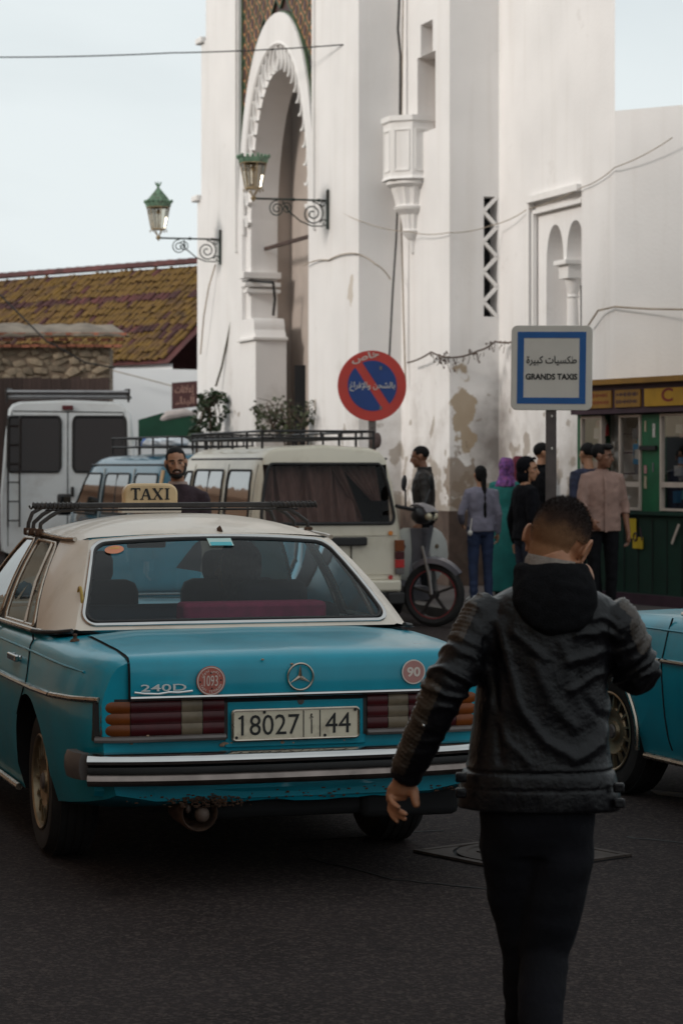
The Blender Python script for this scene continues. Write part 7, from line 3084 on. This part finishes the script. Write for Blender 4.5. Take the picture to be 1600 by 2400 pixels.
# ---- wrought iron street lamps on the gate wall
M_VERD = mat('verdigris_iron', (0.11, 0.20, 0.13), rough=0.65, var=0.45, scale=14, dirt=(0.05, 0.028, 0.018), dscale=10, damt=0.8)
M_IRON = mat('dark_green_iron', (0.018, 0.034, 0.028), rough=0.6, var=0.4, scale=14, dirt=(0.05, 0.025, 0.016), dscale=12, damt=0.7)
M_LGL = glass_mat('lantern_glass', (0.82, 0.80, 0.74), 0.7)
M_LOR = mat('weathered_gilt', (0.30, 0.22, 0.12), rough=0.6, var=0.4, scale=20)


def spiral(mb, cx, cz, r, turns, d0, hand_, m, rad=.010):
    pts = []
    n_ = int(26 * turns)
    for i in range(n_ + 1):
        s = i / n_
        a = d0 + hand_ * s * turns * 2 * math.pi
        rr__ = r * (1 - .85 * s)
        pts.append(m @ V((cx + rr__ * math.cos(a), 0, cz + rr__ * math.sin(a))))
    mb.tube(pts, rad, n=6)


def lamp(tpos, ztop, label, arm, roof):
    o0 = A + E1 * tpos
    t = thing('street_lamp', label, 'street lamp', (o0.x, o0.y, 0), 0, 'wrought iron lamps on the gate wall')
    # local frame: x out of the wall, z up
    m = Matrix((N1, E1 * -1, V((0, 0, 1)))).transposed().to_4x4()
    m.translation = V((0, 0, ztop))
    b = MB()
    b.bar(m @ V((.015, 0, -.40)), m @ V((.015, 0, .12)), .05, .03, up=E1)
    b.ell((0, 0, 0), (.022, .022, .03), m @ Matrix.Translation(V((.02, 0, .13))))
    b.build('wall_bar', M_IRON, t)
    b = MB()
    b.tube([m @ V((0, 0, 0)), m @ V((arm, 0, -.01))], .014, n=8)
    for x in (.15, .52, arm - .02):
        b.ell((0, 0, 0), (.028, .022, .026), m @ Matrix.Translation(V((x, 0, -.004))))
    b.build('arm', M_IRON, t)
    b = MB()
    spiral(b, .24, -.19, .165, 2.1, R(90), 1, m, .011)
    spiral(b, arm - .34, -.14, .115, 2.0, R(95), -1, m, .009)
    spiral(b, .62, -.13, .085, 1.6, R(30), 1, m, .008)
    b.tube([m @ V((.09, 0, -.36)), m @ V((.26, 0, -.36)), m @ V((.42, 0, -.30)), m @ V((.60, 0, -.16)), m @ V((arm - .42, 0, -.03))], .010, n=6)
    spiral(b, .07, -.32, .06, 1.2, R(0), 1, m, .009)
    spiral(b, .09, -.06, .05, 1.2, R(180), -1, m, .009)
    b.build('scrollwork', M_IRON, t)
    # lantern: hexagonal glass body, wider at the top
    L_ = m @ Matrix.Translation(V((arm, 0, .0)))
    b = MB()
    b.lathe([(.0001, -.06), (.035, -.02), (.04, 0), (.02, .02), (.014, .03)], n=10, mtx=L_)
    for k_ in range(4):
        a = R(45 + 90 * k_)
        b.tube([L_ @ V((.012 * math.cos(a), .012 * math.sin(a), .02)), L_ @ V((.05 * math.cos(a), .05 * math.sin(a), .07)), L_ @ V((.10 * math.cos(a), .10 * math.sin(a), .13))], .008, n=6)
    b.build('lantern_stem', M_LOR, t)
    zb_, zt2 = .13, .48
    rb_, rt2 = .115, .185
    hx = lambda r_, z: [L_ @ V((r_ * math.cos(R(30 + 60 * i)), r_ * math.sin(R(30 + 60 * i)), z)) for i in range(6)]
    b = MB()
    for i in range(6):
        b.bar(hx(rb_, zb_)[i], hx(rt2, zt2)[i], .016)
        b.bar(hx(rb_, zb_)[i], hx(rb_, zb_)[(i + 1) % 6], .018)
        b.bar(hx(rt2, zt2)[i], hx(rt2, zt2)[(i + 1) % 6], .022)
        p_ = hx(rb_ + .02, zb_ - .03)[i]
        b.ell(p_, (.01, .01, .022), n=6, k=4)
    lf_ = b.build('lantern_frame', M_LOR if roof else M_LOR, t)
    b = MB()
    for i in range(6):
        p, q = hx(rb_ * .97, zb_), hx(rt2 * .97, zt2)
        b.add([p[i], p[(i + 1) % 6], q[(i + 1) % 6], q[i]], [(0, 1, 2, 3)])
    b.build('lantern_glass', M_LGL, t, sm=False)
    b = MB()
    b.lathe([(.012, .13), (.012, .36), (.03, .38), (.028, .44), (.0001, .45)], n=10, mtx=L_)
    b.build('lamp_holder', M_LOR, t)
    b = MB()
    b.loft([hx(rt2 + .015, zt2), hx(rt2 + .03, zt2 + .05), hx(rt2 + .03, zt2 + .07)], cap0=False)
    for i in range(6):
        for f_ in (0, .33, .66):
            p_ = hx(rt2 + .035, zt2 + .07)[i].lerp(hx(rt2 + .035, zt2 + .07)[(i + 1) % 6], f_)
            b.ell(p_ + V((0, 0, .018)), (.022, .022, .032 if f_ == 0 else .024), n=7, k=5)
    b.build('crown_band', M_VERD, t)
    if roof:
        b = MB()
        b.loft([hx(rt2 + .02, zt2 + .07), hx(rt2 - .03, zt2 + .15), hx(.06, zt2 + .26), hx(.035, zt2 + .29)])
        b.lathe([(.04, zt2 + .28), (.018, zt2 + .31), (.03, zt2 + .33), (.0001, zt2 + .36)], n=10, mtx=L_)
        for k_ in range(5):
            a = R(72 * k_)
            b.tube([L_ @ V((.01, 0, zt2 + .33)), L_ @ V((.035 * math.cos(a), .035 * math.sin(a), zt2 + .36)), L_ @ V((.055 * math.cos(a), .055 * math.sin(a), zt2 + .40))], [.012, .012, .004], n=5)
        b.build('lantern_roof', M_VERD, t, sm=False)
    return t


lamp(t_on(A, E1, 771), z_on(A, E1, t_on(A, E1, 771), 470), 'wrought iron wall lamp with a green crown, right of the arch', 1.10, False)
lamp(t_on(A, E1, 519), z_on(A, E1, t_on(A, E1, 519), 561), 'wrought iron wall lamp with pointed green roof, against the sky left of the gate', 1.04, True)

# ---- plants by the gate
M_LEAF = mat('dark_green_leaf', (0.020, 0.040, 0.014), rough=0.5, var=0.5, scale=3, spec=.4)
M_LEAF2 = mat('olive_leaf', (0.045, 0.055, 0.022), rough=0.55, var=0.5, scale=3)
M_BARK = mat('grey_bark', (0.10, 0.075, 0.055), rough=0.9, var=0.3)


def plant(label, name, blobs, stems, n, leaf, m, seed):
    random.seed(seed)
    t = thing(name, label, 'plant', (stems[0][0].x, stems[0][0].y, 0))
    off = V((stems[0][0].x, stems[0][0].y, 0))
    b = MB()
    for st in stems:
        b.tube([p - off for p in st], [.022 - .012 * i / (len(st) - 1) for i in range(len(st))], n=6)
    for (c, r) in blobs:
        for _ in range(4):
            e = V(c) + V((random.uniform(-1, 1) * r[0], random.uniform(-1, 1) * r[1], random.uniform(-1, 1) * r[2])) * .8 - off
            s = stems[random.randrange(len(stems))]
            b.tube([s[-2] - off, (s[-1] - off).lerp(e, .5) + V((0, 0, .04)), e], [.010, .007, .003], n=5)
    b.build('stem', M_BARK, t)
    f = MB()
    for _ in range(n):
        c, r = random.choices(blobs, [q[1][0] * q[1][2] for q in blobs])[0]
        while True:
            p = V((random.uniform(-1, 1), random.uniform(-1, 1), random.uniform(-1, 1)))
            if p.length < 1:
                break
        p = V(c) + V((p.x * r[0], p.y * r[1], p.z * r[2])) - off
        if noise.noise(p * 4.5) < -.12:
            continue
        d = V((random.uniform(-1, 1), random.uniform(-1, 1), random.uniform(-1.6, .3))).normalized()
        sd_ = d.cross(V((random.uniform(-1, 1), random.uniform(-1, 1), random.uniform(-1, 1)))).normalized()
        L_ = leaf * random.uniform(.7, 1.3)
        w_ = L_ * .30
        up_ = d.cross(sd_) * L_ * .10
        f.add([p, p + d * L_ * .5 + sd_ * w_ + up_, p + d * L_, p + d * L_ * .5 - sd_ * w_ + up_], [(0, 1, 2), (0, 2, 3)])
    f.build('foliage', m, t, sm=False, kind='stuff')
    return t


ZP = 38.2
pp = lambda x, y, z=ZP: P(x, y, z)
plant('dark leafy fig shrub climbing at the left corner of the gate', 'fig_shrub',
      [(pp(492, 925), (.20, .25, .10)), (pp(515, 935), (.12, .2, .14)), (pp(478, 960), (.14, .2, .22)), (pp(500, 985), (.12, .2, .2)), (pp(462, 1000), (.10, .2, .2)), (pp(520, 965), (.08, .15, .10))],
      [[V((pp(492, 0).x, ZP, 0)), pp(494, 1015), pp(490, 960), pp(500, 920)], [V((pp(462, 0).x, ZP, 0)), pp(462, 1020), pp(475, 970), pp(486, 935)]], 620, .10, M_LEAF, 4)
ZP2 = 34.2
plant('airy olive green shrub in front of the gate arch', 'shrub',
      [(P(640, 950, ZP2), (.28, .3, .16)), (P(680, 975, ZP2), (.30, .3, .22)), (P(715, 965, ZP2), (.18, .3, .22)), (P(620, 985, ZP2), (.20, .3, .18)), (P(665, 1005, ZP2), (.22, .3, .14)), (P(600, 960, ZP2), (.08, .2, .12))],
      [[V((P(690, 0, ZP2).x, ZP2, 0)), P(688, 1060, ZP2), P(680, 1010, ZP2), P(660, 960, ZP2)], [V((P(700, 0, ZP2).x, ZP2, 0)), P(700, 1040, ZP2), P(706, 990, ZP2), P(720, 955, ZP2)], [V((P(670, 0, ZP2).x, ZP2, 0)), P(668, 1040, ZP2), P(640, 1000, ZP2), P(620, 960, ZP2)]], 700, .075, M_LEAF2, 9)
# dark doorway board and little poster at the foot of the arch
mb = MB()
q0_ = P(703, 945, 35.0)
mb.box((q0_.x, 35.0, q0_.z / 2 + .1), (.16, .05, q0_.z + .9))
mb.build('door_leaf', M_DARK, gate, sm=False)

# ---- brown Arabic sign, green awning
M_BSIGN = mat('maroon_sign_board', (0.085, 0.030, 0.030), rough=0.7, var=0.2)
M_BSTX = mat('faded_pink_lettering', (0.36, 0.21, 0.17), rough=0.8, var=0.1)
ZB = 43.0
c0 = P(435, 927, ZB)
t = thing('shop_sign', 'small maroon shop sign with two lines of pink Arabic writing', 'sign', (c0.x, ZB, 0))
fr = frame((0, 0, c0.z), (1, .0, .03), (0, 0, 1))
mb = MB()
mb.prism([(-.245, -.24), (.235, -.20), (.245, .255), (-.245, .235)], fr, -.04, 0)
bo_ = mb.build('sign_board', M_BSIGN, t, sm=False, bevel=.01)
text(arabic('إعلانات'), fr @ Matrix.Translation(V((-.01, .09, .002))), .36, .19, M_BSTX, bo_, 'sign_words', .03, .003)
text(arabic('البناء'), fr @ Matrix.Translation(V((-.01, -.10, .002))), .34, .17, M_BSTX, bo_, 'sign_words', .03, .003)
mb = MB()
mb.bar((.25, .0, c0.z + .30), (.25, .0, 0), .04)
mb.build('post', M_IRON, t)
mb = MB()
mb.tube([V((-.5, -.03, c0.z - .46)), V((-.3, -.06, c0.z - .36)), V((0, -.06, c0.z - .31)), V((.2, -.03, c0.z - .35))], [.05, .09, .085, .03], n=10)
tag(mb.build('tarpaulin', mat('pale_plastic_sheet', (0.46, 0.40, 0.38), rough=0.6, var=.2), None), 'crumpled pale plastic sheet lying on the green awning under the maroon sign', 'sheet').location = (c0.x, ZB, 0)
M_AWN = mat('dark_green_canvas', (0.006, 0.055, 0.028), rough=0.8, var=0.2, scale=3)
c1 = P(385, 1000, 43.4)
t = thing('awning', 'dark green market awning beside the white van', 'awning', (c1.x, 43.4, 0))
mb = MB()
z1, z2 = P(0, 1035, 43.4).z, P(0, 972, 43.4).z
mb.loft([[V((-.42, -.5, z1)), V((.62, -.5, z1)), V((.62, -.5, z2 - .04)), V((.0, -.5, z2 + .02)), V((-.42, -.5, z2 - .10))], [V((-.42, .9, z1)), V((.62, .9, z1)), V((.62, .9, z2 + .02)), V((.0, .9, z2 + .06)), V((-.42, .9, z2 - .05))]])
mb.build('canvas', M_AWN, t, sm=False)
for x in (-.40, .60):
    mb = MB()
    mb.bar((x, -.45, z1), (x, -.45, 0), .04)
    mb.build('awning_pole', M_IRON, t)

# ---- green kiosk with yellow fascia
M_KGR = mat('green_kiosk_paint', (0.008, 0.115, 0.045), rough=0.5, var=0.2, scale=4, dirt=(0.03, 0.08, 0.05), dscale=5, damt=.5)
M_KDG = mat('dark_green_panel', (0.004, 0.030, 0.018), rough=0.55, var=0.3, scale=3)
M_KYE = mat('yellow_fascia', (0.46, 0.25, 0.006), rough=0.5, var=0.12, scale=5)
M_KOC = mat('ochre_fascia', (0.28, 0.14, 0.016), rough=0.5, var=0.15, scale=5)
M_KPU = mat('plum_frame', (0.05, 0.022, 0.035), rough=0.6, var=0.2)
M_KWH = mat('cream_window_frame', (0.50, 0.42, 0.36), rough=0.55, var=0.1)
M_KDK = mat('kiosk_interior', (0.010, 0.009, 0.009), rough=0.9)
M_KGL = glass_mat('kiosk_glass', (0.85, 0.86, 0.86), 0.5)
k0 = V((2.70, 28.05, 0))
ek = V((.454, -.891, 0))
nk_ = V((ek.y, -ek.x, 0))
if nk_.y > 0:
    nk_ = -nk_
kt = thing('kiosk', 'green kiosk with yellow sign boards and crowded display windows', 'kiosk', (k0.x, k0.y, K0))
FK = Matrix((ek, V((0, 0, 1)), nk_)).transposed().to_4x4()       # x along the front, y up, z out


def kx(px):
    return t_on(k0, ek, px)


def kz(py, px=1480):
    return z_on(k0, ek, kx(px), py) - K0


def kbox(x0, x1, z0, z1, d0, d1, name, m, par=kt, bevel=0):
    mb = MB()
    mb.prism([(x0, z0), (x1, z0), (x1, z1), (x0, z1)], FK, d0, d1)
    return mb.build(name, m, par, sm=False, bevel=bevel)


ZT0, ZT1, ZW0, ZW1 = kz(962), kz(898), kz(1195), kz(972)
XE = kx(1600) + 1.6
xa = kx(1352)
kbox(xa + .05, XE, 0, ZW0 - .05, -.9, -.02, 'counter_base', M_KDG)
kbox(xa, XE, -.1, .12, -.9, .03, 'base_board', M_KPU)
xx = xa + .1
while xx < XE:
    kbox(xx, xx + .010, .14, ZW0 - .1, -.022, -.012, 'panel_joint', M_KDK)
    xx += .28
kbox(xa, XE, ZW0 - .05, ZW0 - .01, -.2, .03, 'sill', M_KDG)
kbox(xa, XE, ZW0, ZT1 - .02, -.9, -.6, 'back_wall', M_KDK)
kbox(xa, xa + .09, 0, ZT0, -.6, .0, 'corner_post', M_KGR)
kbox(xa, XE, ZT1 - .01, ZT1 + .05, -1.0, .18, 'roof_edge', M_KOC)
kbox(xa, XE, ZT0 - .03, ZT1 - .012, -.9, .09, 'fascia_box', M_KPU)
for px0, px1, m_ in ((1388, 1450, M_KOC), (1459, 1518, M_KOC), (1528, 1640, M_KYE)):
    fb = kbox(kx(px0), kx(px1), ZT0 + .035, ZT1 - .075, .092, .11, 'sign_board', m_)
    mid_ = (kx(px0) + kx(px1)) / 2
    f_ = FK @ Matrix.Translation(V((mid_, (ZT0 + ZT1) / 2 - .02, .1105)))
    if m_ is M_KYE:
        text('C', FK @ Matrix.Translation(V((kx(1582), (ZT0 + ZT1) / 2, .1105))), .22, .15, mat('dark_red_lettering', (0.20, 0.02, 0.01), rough=.6), fb, 'sign_words', .02, .002)
    else:
        for row in (0, 1):
            lm = MB()
            random.seed(px0 + row)
            w_ = kx(px1) - kx(px0)
            x = -w_ * .42
            while x < w_ * .4:
                d_ = random.uniform(.015, .03)
                lm.box((0, 0, 0), (d_, random.uniform(.02, .05), .002), mtx=f_ @ Matrix.Translation(V((x, .045 - .08 * row, .001))))
                x += d_ + .012
            lm.build('sign_words', mat('faded_red_lettering', (0.22, 0.05, 0.015), rough=.6) if px0 < 1455 else M_KPU, fb, sm=False)
# windows, their frames and what hangs in them
random.seed(31)
GOODS = [mat('goods_%s' % n_, c_, rough=.45, var=.3, scale=30) for n_, c_ in (('white', (.5, .48, .45)), ('blue', (.03, .22, .42)), ('cyan', (.08, .38, .45)), ('red', (.30, .03, .03)), ('cream', (.42, .34, .24)), ('grey', (.16, .15, .16)), ('yellow', (.5, .33, .03)), ('pink', (.4, .2, .2)))]
good_me = {}


def goods(x0, x1, z0, z1, n, sizes, depth, sel, par):
    for i in range(n):
        w_, h_ = random.uniform(*sizes[0]), random.uniform(*sizes[1])
        g_ = random.choice(sel)
        key = (g_, i % 4)
        if key not in good_me:
            mb = MB()
            if i % 4 == 3:
                mb.loft([[FK.to_3x3() @ V((a * w2, z, b_ * .3)) for a, b_ in ((-.5, -.5), (.5, -.5), (.5, .5), (-.5, .5))] for z, w2 in ((-.5, .8), (-.2, 1), (.2, .9), (.4, .45), (.5, .4))])
            else:
                mb.box((0, 0, 0), (1, 1, 1), mtx=FK.to_3x3().to_4x4() @ Matrix.Diagonal((1, 1, .3, 1)))
            me = mb.mesh('packet', False)
            me.materials.append(GOODS[g_])
            good_me[key] = me
        o = bpy.data.objects.new('packet', good_me[key])
        COL.objects.link(o)
        o.parent = par
        rot = FK.to_3x3().to_4x4()
        o.matrix_local = Matrix.Translation(FK @ V((random.uniform(x0 + w_ / 2, x1 - w_ / 2), random.uniform(z0 + h_ / 2, z1 - h_ / 2), depth + random.uniform(-.05, .02)))) @ rot @ Matrix.Rotation(random.uniform(-.25, .25), 4, 'Z') @ Matrix.Diagonal((w_, h_, .12, 1)) @ rot.inverted()


def window(px0, px1, z0, z1, n, sel, fm=M_KWH, sizes=((.05, .12), (.06, .18))):
    x0, x1 = kx(px0), kx(px1)
    mb = MB()
    b_ = .028
    for a0, a1, c0_, c1_ in ((x0, x1, z0, z0 + b_), (x0, x1, z1 - b_, z1), (x0, x0 + b_, z0 + b_, z1 - b_), (x1 - b_, x1, z0 + b_, z1 - b_)):
        mb.prism([(a0, c0_), (a1, c0_), (a1, c1_), (a0, c1_)], FK, -.03, .02)
    w_ = mb.build('display_window', fm, kt, sm=False)
    mb = MB()
    mb.add([FK @ V(q) for q in ((x0 + b_, z0 + b_, -.005), (x1 - b_, z0 + b_, -.005), (x1 - b_, z1 - b_, -.005), (x0 + b_, z1 - b_, -.005))], [(0, 1, 2, 3)])
    mb.build('window_pane', M_KGL, w_, sm=False)
    goods(x0 + .03, x1 - .03, z0 + .04, z1 - .03, n, sizes, -.14, sel, w_)


zmid = kz(1135)
window(1362, 1412, kz(1110), ZW1, 16, [0, 0, 4, 5, 7, 3])
window(1452, 1502, zmid, ZW1, 18, [5, 5, 0, 1, 2, 5])
window(1452, 1502, ZW0, zmid, 3, [1, 2, 0])
window(1548, 1660, zmid, ZW1, 22, [5, 0, 4, 1, 2, 7])
window(1548, 1660, ZW0, zmid, 8, [1, 2, 0, 2])
kbox(kx(1503), kx(1547), ZW0 - .01, ZT0 - .05, -.08, .0, 'door_panel', M_KGR)
for px, py, w_, h_, g_ in ((1512, 1100, .05, .09, 7), (1512, 1130, .045, .14, 4), (1512, 1000, .03, .12, 4), (1532, 1010, .05, .15, 0), (1530, 1095, .02, .10, 5)):
    x = kx(px)
    kbox(x - w_ / 2, x + w_ / 2, kz(py) - h_ / 2, kz(py) + h_ / 2, .001, .008, 'sticker', GOODS[g_])
kbox(kx(1503), kx(1540), kz(1055), kz(1045), .002, .04, 'door_latch', M_RUB)
# shelves with goods in the open hatch
for z in (kz(1110), kz(1060), kz(1015)):
    kbox(kx(1412), kx(1452), z - .01, z + .005, -.55, -.25, 'shelf', M_KPU)
goods(kx(1414), kx(1450), kz(1110), kz(985), 10, ((.05, .09), (.06, .12)), -.4, [6, 4, 5, 0], kt)
# yellow and pale posters on the counter
pb_ = kbox(kx(1470), kx(1490), kz(1262), kz(1215), .0, .006, 'poster', mat('yellow_poster', (.55, .38, .02), rough=.5, var=.1))
kbox(kx(1482), kx(1505), kz(1285), kz(1258), -.006, .004, 'poster', MATS['yellow_poster'])
mb = MB()
mb.tube([FK @ V((kx(1489) + .035 * math.cos(a), kz(1258) + .045 * math.sin(a), .010)) for a in [2 * math.pi * i / 16 for i in range(16)]], .008, n=5, close=True)
mb.tube([FK @ V((kx(1500), kz(1236), .010)), FK @ V((kx(1505), kz(1265), .010))], .008, n=5)
mb.build('poster_print', M_KPU, pb_)
pl_ = MB()
pl_.bar(FK @ V((kx(1575), kz(1270), .012)), FK @ V((kx(1592), kz(1225), .012)), .035, .008, up=nk_)
pl_.build('poster', M_KWH, kt, sm=False)

# ---- white pierced balustrade behind the post
ZB = 29.6
t = thing('balustrade', 'small white pierced concrete balustrade left of the kiosk', 'balustrade', (P(1330, 0, ZB).x, ZB, K0))
zt_ = P(0, 1103, ZB).z - K0
for i in range(4):
    mb = MB()
    mb.box((-.17 + .115 * i, 0, zt_ / 2), (.035, .06, zt_))
    mb.build('baluster', M_PLB, t, sm=False)
for z in (.03, zt_ * .33, zt_ * .66, zt_ - .02):
    mb = MB()
    mb.box((0, .0, z), (.44, .075, .045))
    mb.build('rail', M_PLB, t, sm=False)

# ---- cast iron manhole cover
M_CAST = mat('cast_iron', (0.050, 0.039, 0.034), rough=0.75, spec=0.15, var=0.3, scale=20)
mc = thing('manhole_cover', 'square cast iron manhole cover set cornerwise in the road', 'manhole cover', (P(1222, 0, 10.35).x, 10.35, 0), R(38))
sd2 = .30
mb = MB()
mb.box((0, 0, .003), (sd2 * 2 + .06, sd2 * 2 + .06, .006))
mb.build('frame_pit', M_GAP, mc, sm=False)
mb = MB()
for s_ in (-1, 1):
    mb.box((s_ * (sd2 + .012), 0, .008), (.035, sd2 * 2 + .06, .014))
    mb.box((0, s_ * (sd2 + .012), .008), (sd2 * 2 - .02, .035, .014))
    for q_ in (-1, 1):
        mb.add([(s_ * sd2 * .96, q_ * sd2 * .35, .013), (s_ * sd2 * .96, q_ * sd2 * .96, .013), (s_ * sd2 * .35, q_ * sd2 * .96, .013), (s_ * sd2 * .70, q_ * sd2 * .70, .013)], [(0, 1, 2, 3)])
mb.build('frame', M_CAST, mc, sm=False)
mb = MB()
mb.lathe([(sd2 * .93, .006), (sd2 * .93, .015), (sd2 * .80, .015), (sd2 * .78, .010), (.0001, .010)], n=40)
mb.build('lid', M_CAST, mc)
for i in range(-3, 4):
    for j in range(-3, 4):
        if i * i + j * j < 10:
            mb = MB()
            mb.box((i * .06, j * .06, .012), (.035, .035, .006))
            mb.build('stud', M_CAST, mc, sm=False)
# patched seam in the asphalt round the cover
mb = MB()
random.seed(8)
for pts in ([(-.9, -.1), (-.55, -.62), (-.1, -.9)], [(.5, .5), (.9, .2), (1.3, -.3)], [(-1.0, .35), (-.2, .75)]):
    path = []
    for i in range(len(pts) - 1):
        for k_ in range(8):
            s = k_ / 8
            path.append(V((pts[i][0] + (pts[i + 1][0] - pts[i][0]) * s + random.uniform(-.012, .012) + mc.location.x, pts[i][1] + (pts[i + 1][1] - pts[i][1]) * s + 10.35 + random.uniform(-.012, .012), .002)))
    mb.tube(path, [(.008, .003)] * len(path), n=5)
o = mb.build('road_crack', mat('crack_tar', (0.008, 0.007, 0.007), rough=.7), sm=False)
o['kind'] = 'structure'
bpy.data.scenes.remove(TMP)
